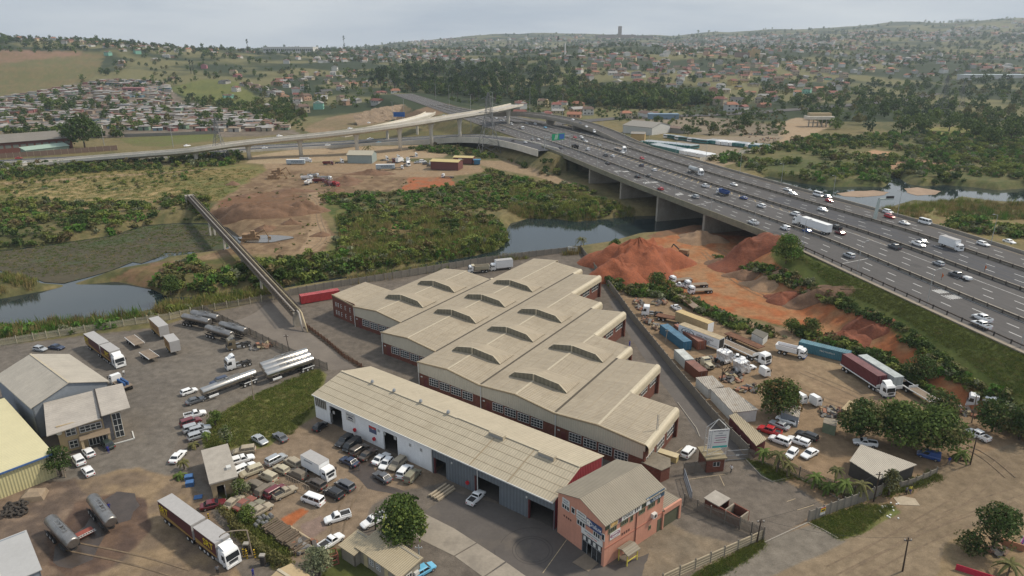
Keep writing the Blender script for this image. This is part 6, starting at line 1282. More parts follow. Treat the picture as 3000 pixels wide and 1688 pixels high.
# gatehouse with sign tower
t=thing('gatehouse','red brick gatehouse with flat roof under the sign tower','gatehouse',(31.7,95.0,0),math.atan2(.4,2.8)); wallx(t,0,3.0,0,.2,0,2.5,[(1.1,2.3,1.0,1.9)],brick,'front_wall'); wally(t,0,.2,.2,3.2,0,2.5,brick,'side_wall'); wally(t,2.8,3.0,.2,3.2,0,2.5,brick,'side_wall'); wallx(t,0,3.,3.,3.2,0,2.5,[],brick,'rear_wall')
MB().box(-.3,3.3,-.35,3.5,2.5,2.75).build('roof',M('mossy_roof',(.22,.18,.11),var=.25),t); window(t,Face('-y',.1),1.1,2.3,1.0,1.9,2,1)
t=thing('sign_tower','white estate sign board on a lattice tower above the gatehouse','sign',(33.3,96.4,0),math.atan2(.4,2.8)); b=MB()
for x in(-1.6,1.6):
 for y in(-.6,.9): b.cyl((x,y,0),(x,y*.6,7.6),.05,n=5)
for k in range(4): z=.6+k*1.2; b.cyl((-1.6,-.5,z),(1.6,-.5,z+1.2),.035,n=4); b.cyl((1.6,.8,z),(-1.6,.8,z+1.2),.035,n=4); b.cyl((-1.6,-.5,z+1.2),(1.6,-.5,z+1.2),.035,n=4)
b.cyl((-1.6,-.4,7.6),(0,0,9.2),.06,n=5); b.cyl((1.6,-.4,7.6),(0,0,9.2),.06,n=5); b.cyl((-1.6,.5,7.6),(0,0,9.2),.05,n=4); b.cyl((1.6,.5,7.6),(0,0,9.2),.05,n=4); b.build('tower',M('white_steel',(.5,.5,.48)),t)
o=MB().box(-1.75,1.75,-.62,-.52,4.2,7.6).build('sign_board',signw,t); text(o,'331 INANDA RD',.36,ink,(.35,-.63,7.35),FRONT); text(o,'PARK',.3,slate,(.3,-.63,6.9),FRONT)
for k,(c_,w_) in enumerate(((slate,1.9),(magenta,2.0),(blk,1.6),(magenta,2.1))): MB().box(.35-w_/2,.35+w_/2,-.635,-.63,6.45-k*.42,6.55-k*.42).build('text_line',c_,o)
for k,ch in enumerate('RIVERSIDE'): text(o,ch,.3,slate,(-1.52,-.63,7.3-k*.36),FRONT)
MB().box(-.9,1.6,-.64,-.63,4.25,4.6).build('footer_band',M('sign_teal',(.05,.36,.33)),o); MB().box(-1.22,-1.18,-.64,-.63,4.25,7.55).build('divider',slate,o)
# refuse enclosure
r0,r1=Vector((29.0,85.9)),Vector((32.8,81.4)); t=thing('refuse_enclosure','brick refuse enclosure with half a concrete roof beside the palisade fence','enclosure',(r0.x,r0.y,0),frame(r0,r1)); L=(r1-r0).length
wallx(t,0,L,0,.2,0,1.7,[],brick,'front_wall'); wallx(t,0,L,2.4,2.6,0,1.7,[(2.5,3.3,0,1.7)],brick,'rear_wall')
for x in(0,L-.2,3.3): wally(t,x,x+.2,.2,2.4,0,1.7,M('dirty_plaster',(.26,.22,.17),var=.3),'cross_wall')
MB().box(-.15,2.5,-.15,2.8,1.75,1.9).build('roof',M('flat_roof_concrete'),t); MB().box(3.5,L-.2,.2,2.4,.01,.1).build('floor',M('burnt_floor',(.035,.03,.028),var=.5),t)
# fences
def fence(name,label,pts,h,mat,post,bay=2.6,px=True,z=0.,slats=True,wire=True,group=None,panelmat=None,solid=False,gapw=.0):
 W=[P(x,y,z) for x,y in pts] if px else [Vector((x,y,z)) for x,y in pts]
 t=thing(name,label,'fence' if not solid else 'wall',W[0],0,group); org=W[0]
 cache={}
 for A,B in zip(W[:-1],W[1:]):
  d=B-A; L=d.length; n=max(1,round(L/bay)); bl=L/n; an=math.atan2(d.y,d.x); key=round(bl,2)
  if key not in cache:
   if solid: m=MB().box(.06,bl-.06,-.05,.05,0,h).mesh('panel',mat)
   else:
    b=MB(); b.box(0,bl,-.03,.0,h*.2,h*.24); b.box(0,bl,-.03,.0,h*.8,h*.84); k=max(6,int(bl/.17))
    for i in range(k): x=(i+.5)*bl/k; b.box(x-.05,x+.05,0,.02,.05,h+(.08 if i%2 else 0))
    m=b.mesh('panel',mat)
   cache[key]=m
  pm=cache.get('post') or cache.setdefault('post',MB().box(-.08,.08,-.08,.08,0,h+.25).mesh('post',post))
  for i in range(n):
   q=A+d*(i/n)-org; o=ob('panel',cache[key],t); o.location=q; o.rotation_euler=(0,0,an); o=ob('post',pm,t); o.location=q
 o=ob('post',pm,t); o.location=W[-1]-org
 return t
pal=M('grey_palisade',(.165,.145,.12),rough=.8,var=.15,scale=.8); palc=M('cream_palisade',(.40,.36,.27),rough=.8,var=.12); precast=M('precast_panel',(.42,.35,.245),rough=.9,var=.2,scale=.6,wave=.42,wax='Z',wamt=.14); conwall=M('grey_concrete_wall',(.20,.18,.15),rough=.9,var=.2,scale=.4,streak=.15,wax='Z')
rv=[(-120,1045),(0,1016),(100,1000),(250,976),(400,953),(500,938),(560,925)]
fence('riverside_fence','cream palisade fence between the truck yard and the river',rv,1.9,palc,palc,2.9)
fence('riverside_fence','grey fence along the river behind the pipe bridge',[(560,923),(700,898),(800,880),(850,868)],1.9,pal,palc,2.9)
fence('riverside_fence','weathered slab wall along the river behind the factory',[(850,868),(950,850),(1100,826),(1250,800),(1400,775),(1550,755),(1700,738)],2.1,conwall,conwall,2.6,solid=True)
fence('yard_fence','grey palisade fence dividing the tanker yard from the pipe bridge yard',[(598,915),(700,965),(790,1010),(870,1048),(960,1085)],1.7,pal,pal,2.6)
fence('long_yard_wall','long grey precast wall along the side road from river to gate',[(1702,738),(1740,790),(1790,850),(1850,935),(1910,1010),(1990,1110),(2080,1220),(2140,1285),(2190,1335)],2.0,conwall,conwall,2.4,solid=True)
fence('palisade_fence','grey palisade fence behind the palms along the gravel car park',[(2190,1345),(2280,1375),(2340,1402),(2440,1440),(2500,1460)],2.0,pal,pal,2.2)
fence('palisade_fence','dark palisade fence from the pink building to the refuse enclosure',[(2003,1483),(2080,1518),(2165,1552),(2235,1582)],2.0,pal,pal,2.2)
fence('palisade_fence','short palisade fence left of the gatehouse',[(2002,1392),(2070,1382)],2.0,pal,pal,2.0)
fence('precast_wall','tan precast panel wall curving along the street at the pink building',[(2236,1578),(2160,1612),(2080,1648),(1990,1688),(1940,1712)],1.55,precast,conwall,2.2,solid=True)
fence('slab_wall','grey slab wall with warning sign along the grass verge',[(2366,1530),(2450,1498),(2530,1470),(2580,1450)],1.9,conwall,conwall,1.6,solid=True)
fence('slab_wall','low grey slab wall below the corrugated shelter',[(2612,1440),(2680,1420),(2742,1392)],1.3,conwall,conwall,1.8,solid=True)
fence('track_fence','low rusted fence along the disused rail strip',[(900,960),(960,1005),(1010,1050),(1060,1078)],.9,rust,rust,1.6)
def gate(name,label,a,c,h,mat):
 A,B=P(*a),P(*c); L=(B-A).length; t=thing(name,label,'gate',A,frame(A,B)); b=MB()
 for z in(.1,h/2,h): b.box(0,L,-.03,.03,z-.04,z+.04)
 b.box(0,.08,-.04,.04,0,h); b.box(L-.08,L,-.04,.04,0,h); b.build('gate_frame',mat,t); b=MB()
 for x in np.arange(.15,L,.13): b.box(x-.015,x+.015,-.01,.01,.1,h)
 b.build('bars' if False else 'gate_infill',mat,t); return t
t=gate('sliding_gate','wide grey sliding gate right of the gatehouse',(2127,1350),(2192,1345),1.9,steel); MB().box(1.6,2.2,-.06,-.03,.8,1.1).build('notice',signw,t)
gate('open_gate','grey steel gate leaf standing open behind the refuse enclosure',(2003,1400),(2025,1470),1.7,M('blue_grey_steel',(.22,.25,.29)))
t=thing('warning_sign','yellow and white warning sign on the grey slab wall','sign',P(2405,1514,0),frame(P(2366,1530),P(2450,1498))); MB().box(-.5,.5,-.16,-.1,.5,1.8).build('board',signw,t); MB().box(-.5,.5,-.18,-.165,1.0,1.6).build('yellow_band',M('sign_yellow',(.62,.42,.02)),t); MB().box(-.35,.35,-.19,-.182,1.15,1.4).build('emblem',blk,t); MB().box(-.5,.5,-.18,-.165,1.62,1.8).build('red_band',M('sign_red'),t)
t=thing('fence_sign','white lettered board on the wall at the far corner of the factory yard','sign',P(1677,745,0),-.3); MB().box(-1.6,1.6,-.05,.05,1.0,2.6).build('board',signw,t); text(t,'ISBPI',1.1,blk,(0,-.08,1.8),FRONT)
# paving pieces
cslab=M('old_concrete_slab',(.27,.235,.19),rough=.9,var=.14,scale=.3,stain=((.19,.165,.135),.25,.5))
tarm=M('yard_tarmac',(.088,.077,.07),rough=.93,var=.12,scale=.25,stain=((.125,.105,.085),.12,.53))
sheet('shop_apron',[(1240,1500),(1330,1440),(1470,1480),(1650,1560),(1770,1662),(1850,1640),(1900,1620),(1870,1720),(1500,1760),(1420,1640)],tarm,.012,j=.25)
for k,pts in enumerate(([(1245,1505),(1330,1548),(1395,1590),(1330,1628),(1190,1560)],[(1398,1592),(1480,1645),(1415,1690),(1333,1630)],[(1484,1648),(1600,1730),(1500,1750),(1418,1692)])): sheet('concrete_slab',pts,cslab,.03)
sheet('side_road',[(1735,800),(1765,795),(1850,915),(1950,1040),(2080,1195),(2180,1335),(2120,1350),(2040,1270),(1990,1190),(1900,1070),(1830,960)],M('road_tarmac',(.10,.088,.08),rough=.9,var=.12,scale=.3,stain=((.06,.053,.048),.2,.55)),.012,j=.2)
sheet('pipe_yard',[(610,925),(840,880),(900,965),(1050,1078),(970,1085),(870,1045),(700,960)],M('pipe_yard_concrete',(.155,.132,.11),rough=.93,var=.15,scale=.3,stain=((.12,.10,.085),.1,.5)),.012,j=.3)
sheet('rail_strip',[(890,962),(905,956),(1075,1078),(1050,1082)],M('rail_ballast',(.085,.062,.042),var=.3,scale=1.5),.03,j=.2)
sheet('far_corner_slab',[(1660,758),(1700,755),(1745,812),(1700,815)],M('white_slab',(.45,.42,.38)),.03)
b=MB()
for k in range(26):
 q=P(896+k*6.4,960+k*4.6); b.box(q.x-.7,q.x+.7,q.y-.12,q.y+.12,.03,.14)
b.build('sleepers',M('old_sleeper',(.06,.045,.033)),kind='structure')
# kerbs and painted lines on the drive
kb=MB();
for pts in ([(2185,1347),(2230,1395),(2262,1412),(2330,1396),(2430,1445),(2470,1470)],[(2368,1532),(2410,1552),(2455,1578)],[(2240,1590),(2300,1562),(2366,1532)],[(1985,1180),(2040,1255),(2050,1280)]):
 W=[P(*p) for p in pts]
 for A,B in zip(W[:-1],W[1:]): kb.obox(A,B,.16,0,.11)
kb.build('kerb',M('kerb_concrete',(.26,.235,.2)),kind='structure')
pl=MB()
for a,c in (((2018,1405),(2135,1388)),((2108,1394),(2122,1424)),((2305,1470),(2330,1462)),((2335,1495),(2385,1480)),((1955,1345),(2000,1312)),((1590,1680),(1660,1582))):
 pl.obox(P(*a),P(*c),.1,.035,.045)
pl.build('painted_lines',M('faded_line',(.36,.29,.19),var=.3),kind='structure')
# tyre circles on the apron
tm=MB(); c0=P(1560,1612)
for r,k0,k1 in ((2.3,0,40),(2.75,4,46),(4.6,8,18),(5.2,20,27)):
 for k in range(k0,k1):
  a0,a1=k*.157,(k+1)*.157; p=lambda a,rr:(c0.x+math.cos(a)*rr,c0.y+math.sin(a)*rr,.019); tm.quad(p(a0,r),p(a1,r),p(a1,r+.09),p(a0,r+.09))
tm.build('tyre_marks',M('rubber_mark',(.05,.043,.039)),kind='structure')
# wet and oil stains on the wash bay and scrap yard
for k,(nm,pts) in enumerate((('wet_stain',[(250,1540),(300,1470),(345,1440),(395,1445),(410,1480),(380,1520),(330,1540),(290,1600),(270,1640),(200,1670),(150,1650),(160,1600)]),('wet_stain',[(1040,1330),(1080,1345),(1130,1420),(1200,1440),(1160,1450),(1080,1430),(1020,1380)]))):
 sheet(nm,pts,M('wet_ground',(.06,.046,.038),rough=.45,var=.3,scale=.6),.008+.003*k,j=.5)
# pipe bridge
A=P(560,572,1.5); Bq=P(866,940,0); steelg=M('pipe_bridge_steel',(.065,.052,.04),rough=.85,var=.3,scale=.5); pipec=M('cream_pipe',(.44,.36,.23),rough=.6,var=.15); pipeg=M('lagged_pipe',(.33,.30,.27),rough=.6,var=.2)
ztop=4.6; A=P(556,570,ztop); Bq=P(868,905,ztop); t=thing('pipe_bridge','long straight pipe bridge on concrete trestles crossing the overgrown river','bridge',(A.x,A.y,0),frame(A,Bq)); L=(Bq-A).length
for y in(-1.15,1.15):
 b=MB()
 for z in(ztop-.9,ztop): b.box(0,L,y-.09,y+.09,z-.09,z+.09)
 n=int(L/1.6)
 for k in range(n): b.box(k*1.6-.05,k*1.6+.05,y-.05,y+.05,ztop-.9,ztop); b.cyl((k*1.6,y,ztop-.9),(k*1.6+1.6,y,ztop),.045,n=4)
 b.build('truss',steelg,t)
b=MB(); n=int(L/1.6)
for k in range(n+1): b.box(k*1.6-.12,k*1.6+.12,-1.2,1.2,ztop-1.02,ztop-.88)
b.box(0,L,-.25,.2,ztop-.88,ztop-.82); b.build('walkway',steelg,t); MB().box(0,L,-1.3,1.3,ztop-1.75,ztop-1.05).build('beam',M('beam_brown',(.15,.12,.09),var=.25,scale=.3,streak=.2,wax='Z'),t)
for y,r,m in((.75,.2,pipec),(.15,.15,steelg),(-.6,.2,pipeg)): MB().cyl((0,y,ztop-.45),(L,y,ztop-.45),r,n=10).build('pipe',m,t,smooth=True)
for k,(y,m) in enumerate(((.75,pipec),(.15,pipeg))):
 bb=MB(); bb.cyl((L,y,ztop-.45),(L+1.6,y,ztop-.7),.2,n=10); bb.cyl((L+1.6,y,ztop-.7),(L+5.2-k,y-.2*k,.1),.2,n=10); bb.build('pipe_bend',m,t,smooth=True)
MB().box(-3.4,.4,-1.8,1.8,ztop-3.6,ztop-.6).build('abutment',conc,t); bb=MB(); bb.box(L-.6,L+.2,-1.,1.,0,ztop-1.); bb.build('end_support',conc,t)
for px_,py_ in((614,692),(652,745),(720,805),(800,868)):
 q=P(px_,py_,ZW); d=(Vector((q.x,q.y))-Vector((A.x,A.y))).length
 d=min(d,L-6)
 for y in(-.8,.8): MB().hexa([(d-.45,y-.32,-6),(d+.45,y-.32,-6),(d+.45,y+.32,-6),(d-.45,y+.32,-6)],[(d-.3,y*.9-.25,ztop-1.02),(d+.3,y*.9-.25,ztop-1.02),(d+.3,y*.9+.25,ztop-1.02),(d-.3,y*.9+.25,ztop-1.02)]).build('trestle_leg',concl,t)
 MB().box(d-.5,d+.5,-1.1,1.1,ztop-1.5,ztop-1.02).build('trestle_cap',concl,t)
# scrap-truck yard, right
tin=M('old_tin_roof',(.33,.30,.26),rough=.8,var=.2,scale=.4,wave=.4,wax='X',wamt=.08,stain=((.20,.15,.10),.3,.55)); whitew=M('whitewash',(.52,.52,.50),rough=.9,var=.12)
def at(z,x,y,zz=0.): return P(*zp(z,x,y),zz)
def roofed(name,label,cat,corners,ze,zb,wm,rm,inset=.25):
 "building under a 4-cornered roof given as photo points at its eaves (order around)"
 q=[at(z,x,y,zz) for (z,x,y),zz in zip(corners,(ze,ze,zb,zb))]; c=q[0]; t=thing(name,label,cat,(c.x,c.y,0))
 pts=[(p.x-c.x,p.y-c.y,p.z) for p in q]; roofpart(t,pts,rm,'roof_slope')
 cx=sum(p[0] for p in pts)/4; cy=sum(p[1] for p in pts)/4; k=.93; w=[((p[0]-cx)*k+cx,(p[1]-cy)*k+cy,p[2]) for p in pts]
 for i in range(4):
  a,d=w[i],w[(i+1)%4]; MB().obox(a,d,.14,0,a[2]-.1,0,0,d[2]-.1).build('wall',wm,t)
 return t
roofed('tin_shed','long white-walled tin shed against the yard wall','shed',[('h',1160,1050),('h',1290,1170),('h',1450,1140),('h',1330,1030)],2.1,2.4,whitew,tin)
roofed('tin_shed','grey tin-roofed shed with open side next to the long white one','shed',[('h',1310,1165),('h',1540,1405),('h',1795,1375),('h',1500,1150)],2.3,2.6,whitew,tin)
roofed('maroon_shed','long tan-roofed shed with maroon side along the gate drive','shed',[('o',955,195),('o',1370,650),('o',1530,545),('o',1060,150)],2.6,3.0,M('maroon_cladding',(.10,.02,.022),wave=.3,wax='X'),tinr)
t=roofed('corrugated_shelter','big corrugated open shelter roof above the slab wall','shelter',[('g',820,280),('g',1120,468),('g',1500,320),('g',935,115)],2.7,3.0,M('shelter_shade',(.05,.045,.04)),M('shelter_corrugated',(.41,.37,.31),rough=.7,var=.1,scale=.4,wave=.3,wax='X',wamt=.16))  # open sides filled with near-black walls, the shade under the roof as colour
roofed('brick_ruin','small whitewashed roofless hut among bushes at the red soil','hut',[('h',1725,600),('h',1840,660),('h',1895,610),('h',1770,560)],1.9,1.9,whitew,M('hut_inside',(.12,.11,.09)))
roofed('rusty_shack','rusty red shack with tan roof beside the dirt track','shack',[('i',1280,305),('i',1395,390),('i',1515,375),('i',1365,285)],2.2,2.3,M('shack_rust',(.12,.03,.025),var=.3),M('shack_roof',(.33,.22,.12),var=.2))
roofed('plank_shelter','tan plank shelter at the front of the scrap yard','shelter',[('i',740,1020),('i',795,1050),('i',985,985),('i',820,935)],1.9,2.2,M('plank_dark',(.10,.08,.06)),M('plank_roof',(.42,.32,.19),var=.2,wave=.3,wax='X'))
roofed('green_hut','green-walled hut with junk on its roof at the car park edge','hut',[('i',555,1160),('i',690,1200),('i',700,1130),('i',565,1110)],2.0,2.0,M('green_wall',(.14,.17,.11),var=.2),M('junk_roof',(.22,.19,.15),var=.4))
roofed('metal_lean_to','grey metal lean-to under the rust-and-green tree','shed',[('i',130,1050),('i',310,1110),('i',335,1000),('i',240,975)],2.2,2.3,bluegrey,tin)
# soil heaps
def heap(name,label,px,py,rx,ry,h,mat,rot=0.,seed=0,n=28,sharp=1.0):
 c=G(px,py); rr=np.linspace(0,1,14); vs=[];fs=[]
 for i,r in enumerate(rr):
  for k in range(n):
   a=2*math.pi*k/n; ed=1+.18*math.sin(a*3+seed)+.1*math.sin(a*5+seed*2)
   x,y=math.cos(a)*rx*r*ed,math.sin(a)*ry*r*ed
   nz=float(fbm(np.array([x/2.2+seed*7+50]),np.array([y/2.2+50]),4,seed)[0]-.5)
   z=h*max(0,(1-r**sharp))*(1+.5*nz)*(1-.10*abs(math.sin(a*6+seed+4*r+3*nz)))+nz*.5*h*r*(1-r)*2.2
   vs.append((x*math.cos(rot)-y*math.sin(rot),x*math.sin(rot)+y*math.cos(rot),z-.15*(i==13)))
 g=H(np.array([v[0]+c.x for v in vs]),np.array([v[1]+c.y for v in vs])); vs=[(v[0],v[1],v[2]+(float(q)-c.z)*(.35+.65*min(1,k//n/9))) for k,(v,q) in enumerate(zip(vs,g))]
 for i in range(13):
  for k in range(n): fs.append((i*n+k,i*n+(k+1)%n,(i+1)*n+(k+1)%n,(i+1)*n+k))
 o=MB().add(vs,fs).build(name,mat,smooth=True); o.location=c; tag(o,label,'soil heap','heaps of soil and sand'); return o
redS=M('red_soil',(.235,.07,.03),rough=.95,var=.3,scale=.35,bump=.35); redD=M('dark_red_soil',(.175,.055,.027),rough=.95,var=.3,scale=.4,bump=.3); sandS=M('pale_sand_soil',(.25,.16,.095),rough=.95,var=.2,scale=.4,bump=.2); brnS=M('brown_soil',(.15,.085,.05),rough=.95,var=.3,scale=.4,bump=.25)
heap('soil_heap','great red soil mound right of the factory',1868,782,17,13,8.6,redS,.3,1,sharp=1.7,n=48)
heap('soil_heap','lower shoulder of red soil left of the great mound',1812,810,11,8,5.6,redS,.4,5,sharp=1.3,n=40)
heap('soil_heap','pale conical sand heap at the bridge',2050,702,9,7,3.8,sandS,0,2)
heap('soil_heap','broad red heap under the end of the bridge',2190,738,13,8,4.4,redD,.1,3)
heap('soil_heap','small grey-brown heap at the edge of the reeds',2108,770,5,4,1.6,brnS,0,4)
heap('soil_heap','brown heap in the middle of the red yard',2175,808,5.5,4.5,2.0,brnS,.2,6)
heap('soil_heap','tan heap right of the brown one',2235,835,6,5,2.2,sandS,.1,7)
heap('soil_heap','small dark red cone in the red yard',2285,880,4.6,4.,2.6,redD,0,8)
heap('soil_heap','long brown rubble bank at the foot of the grass slope',2390,870,9,4,2.0,brnS,-.5,9)
heap('soil_heap','red heap beside the teal container',2465,1000,6.5,4.4,2.6,redD,-.3,10)
heap('soil_heap','red heap near the loading frame',2520,950,4.5,3.2,1.7,redD,0,11)
heap('soil_heap','red heap below the loading frame',2560,968,4.,3.,1.5,redD,-.4,12)
heap('soil_heap','brown earth wall of the sand pit beyond the river',760,628,22,7,4.8,brnS,.05,13,sharp=1.6)
heap('soil_heap','dark earth ridge at the right end of the sand pit',885,620,10,7,5.0,brnS,.2,14)
heap('soil_heap','low brown heap below the parked tipper lorries',860,560,11,5,1.6,brnS,0,15)
heap('soil_heap','dark heap right of the red tipper',1010,530,10,6,2.8,brnS,0,16)
heap('soil_heap','long dark earth bank below the green-roofed shed',1090,510,14,5,2.8,brnS,.1,17)
for k in range(9):
 rg=random.Random(k+3); heap('soil_heap','small brown spoil heap in the sand pit, %s from the left'%ORD[k],690+k*42+rg.uniform(-12,12),rg.choice((575,655,690,560,540,672)),rg.uniform(3,6.5),rg.uniform(2.5,4.5),rg.uniform(.9,2.2),brnS,rg.random(),30+k,n=18)
# vegetation
bark=M('bark',(.075,.055,.04),rough=.95,var=.3,scale=2.)
LM={k:leafmat('leaf_'+k,a,b_,r) for k,a,b_,r in (('dark',(.032,.060,.014),(.07,.108,.025),.25),('mid',(.06,.10,.02),(.12,.165,.035),.25),('light',(.12,.16,.03),(.21,.235,.055),.25),('olive',(.085,.092,.032),(.15,.14,.05),.25),('straw',(.33,.235,.105),(.22,.195,.075),.2),('brown',(.18,.118,.058),(.13,.115,.045),.25),('rust',(.21,.095,.035),(.09,.11,.035),.1),('grey',(.13,.15,.085),(.23,.24,.14),.25),('lush',(.06,.145,.02),(.11,.205,.035),.25),('grass',(.105,.138,.032),(.17,.18,.055),.25),('pine',(.025,.045,.022),(.05,.08,.035),.25))}
def leaves(rng,centres,radii,n,size,flat=.55,zsq=1.):
 vs=[];fs=[]; C=np.array(centres); Rr=np.array(radii); pick=rng.choice(len(C),n,p=(Rr**2)/np.sum(Rr**2))
 d=rng.normal(size=(n,3)); d[:,2]=np.abs(d[:,2])*.9-.25*rng.random(n); d/=np.linalg.norm(d,axis=1)[:,None]
 pos=C[pick]+d*(Rr[pick]*(.72+.36*rng.random(n)))[:,None]*np.array([1,1,zsq])
 nrm=d*flat+rng.normal(size=(n,3))*.45; nrm/=np.linalg.norm(nrm,axis=1)[:,None]
 a=np.cross(nrm,rng.normal(size=(n,3))); a/=np.linalg.norm(a,axis=1)[:,None]; b_=np.cross(nrm,a); s=(size*(.4+1.15*rng.random(n)**1.6))[:,None]
 v=np.stack([pos-a*s*.5,pos+b_*s*.42,pos+a*s*.6,pos-b_*s*.38],1).reshape(-1,3)
 return v,np.arange(4*n).reshape(-1,4)
def quadmesh(name,v,q,mat):
 me=bpy.data.meshes.new(name); me.vertices.add(len(v)); me.vertices.foreach_set('co',v.ravel().astype(np.float32)); me.loops.add(q.size); me.loops.foreach_set('vertex_index',q.ravel().astype(np.int32)); me.polygons.add(len(q)); me.polygons.foreach_set('loop_start',np.arange(0,q.size,4,dtype=np.int32)); me.polygons.foreach_set('loop_total',np.full(len(q),4,np.int32)); me.materials.append(mat); me.update(calc_edges=True); return me
def crown(seed,r,h,nl,n,size,mat,base=0.,flat=.55):
 rng=np.random.default_rng(seed); c=[];rd=[]
 for k in range(nl):
  t=rng.random(); a=rng.random()*6.28; z=base+h*(.18+.7*t); prof=math.sin(math.pi*min(1,.25+.7*t))**.6; rr=r*.72*prof*math.sqrt(rng.random()); c.append((rr*math.cos(a),rr*math.sin(a),z)); rd.append(r*(.28+.2*rng.random()))
 v,q=leaves(rng,c,rd,n,size,flat); return quadmesh('crown',v,q,mat)
def blades(seed,n,r,h,wd,mat,lean=.3):
 rng=np.random.default_rng(seed); v=[]
 p=rng.normal(size=(n,2))*r*.5; a=rng.random(n)*6.28; hh=h*(.6+.6*rng.random(n)); l=rng.normal(size=(n,2))*lean*hh[:,None]
 for i in range(n):
  ux,uy=math.cos(a[i])*wd,math.sin(a[i])*wd; x,y=p[i]
  v+= [(x-ux,y-uy,0),(x+ux,y+uy,0),(x+ux*.6+l[i,0]*.5,y+uy*.6+l[i,1]*.5,hh[i]*.65),(x+l[i,0]-ux*.2,y+l[i,1]-uy*.2,hh[i])]
 return quadmesh('blades',np.array(v),np.arange(4*n).reshape(-1,4),mat)
def srccol(name,meshes):
 c=bpy.data.collections.new(name)
 for i,m in enumerate(meshes): o=bpy.data.objects.new('%s%02d'%(name,i),m); c.objects.link(o)
 return c
def gn(coll):
 g=bpy.data.node_groups.new('scatter_'+coll.name,'GeometryNodeTree'); g.interface.new_socket('Geometry',in_out='INPUT',socket_type='NodeSocketGeometry'); g.interface.new_socket('Geometry',in_out='OUTPUT',socket_type='NodeSocketGeometry')
 a=g.nodes.new('NodeGroupInput'); z=g.nodes.new('NodeGroupOutput'); i=g.nodes.new('GeometryNodeInstanceOnPoints'); c=g.nodes.new('GeometryNodeCollectionInfo'); c.inputs[0].default_value=coll; c.inputs[1].default_value=True; c.inputs[2].default_value=True; i.inputs['Pick Instance'].default_value=True
 def na(n,t): x=g.nodes.new('GeometryNodeInputNamedAttribute'); x.data_type=t; x.inputs[0].default_value=n; return x.outputs[0]
 k=g.links.new; k(a.outputs[0],i.inputs['Points']); k(c.outputs[0],i.inputs['Instance']); k(na('ix','INT'),i.inputs['Instance Index']); k(na('rz','FLOAT_VECTOR'),i.inputs['Rotation']); k(na('sc','FLOAT_VECTOR'),i.inputs['Scale']); k(i.outputs[0],z.inputs[0]); return g
def scatter(name,label,cat,pts,sc,ix,grp,zs=None,rot=None,scv=None):
 n=len(pts); me=bpy.data.meshes.new(name); me.vertices.add(n); me.vertices.foreach_set('co',np.asarray(pts,np.float32).ravel())
 s3=np.asarray(scv) if scv is not None else np.stack([sc,sc,sc*(zs if zs is not None else 1.)],1); r3=np.zeros((n,3)); r3[:,2]=rot if rot is not None else RNG.random(n)*6.28
 for nm,t,arr,key in(('sc','FLOAT_VECTOR',s3,'vector'),('rz','FLOAT_VECTOR',r3,'vector'),('ix','INT',np.asarray(ix),'value')):
  at_=me.attributes.new(nm,t,'POINT'); at_.data.foreach_set(key,np.ascontiguousarray(arr,dtype=np.int32 if t=='INT' else np.float32).ravel())
 o=ob(name,me,kind='stuff'); tag(o,label,cat); md=o.modifiers.new('scatter','NODES'); md.node_group=grp; return o
def bush(seed,key,r=1.,h=1.3,n=110,size=.34): return crown(seed,r,h,9,n,size,LM[key],-.1)
BK=['dark','mid','light','olive','brown','grey','lush','dark','mid']
BUSH=srccol('bush_source',[bush(100+i,k) for i,k in enumerate(BK)]); gBUSH=gn(BUSH)
REED=srccol('reed_source',[blades(200+i,34,.9,1.5,.045,LM[k],.16) for i,k in enumerate(('light','straw','mid','straw','brown','lush'))]); gREED=gn(REED)
TUFT=srccol('tuft_source',[blades(300+i,26,.55,.34,.03,LM[k],.5) for i,k in enumerate(('grass','light','straw','mid'))]); gTUFT=gn(TUFT)
def trm(i,key): return crown(400+i,1.,1.55,12,170,.30,LM[key],.25)
TK=['dark','mid','olive','pine','dark','mid']
TREE=srccol('tree_source',[trm(i,k) for i,k in enumerate(TK)]); gTREE=gn(TREE)
def inside(polypx,n,z=0.,zw=0.):
 "n world points spread evenly over the ground inside a photo polygon"
 W=np.array([(P(x,y,q).x,P(x,y,q).y) for x,y in polypx for q in (-3,0,7)]); lo,hi=W.min(0),W.max(0); out=np.empty((0,3)); it=0
 while len(out)<n and it<25:
  it+=1; q=lo+(hi-lo)*RNG.random((n*3,2)); zz=H(q[:,0].copy(),q[:,1].copy()); px,py=proj(q[:,0],q[:,1],zz); out=np.concatenate([out,np.concatenate([q,zz[:,None]],1)[inpoly(px,py,polypx)]])
 return out[:n]
ROADM=None
def offroad(p,m=3.):
 d=np.full(len(p),1e9)
 for a in range(0,len(p),5000):
  s=slice(a,a+5000); q=np.hypot(p[s,0,None]-hw_c[None,::3,0],p[s,1,None]-hw_c[None,::3,1]).min(1)-30; q2=np.hypot(p[s,0,None]-lp[None,:,0],p[s,1,None]-lp[None,:,1]).min(1)-15; d[s]=np.minimum(q,q2)
 return p[d>m]
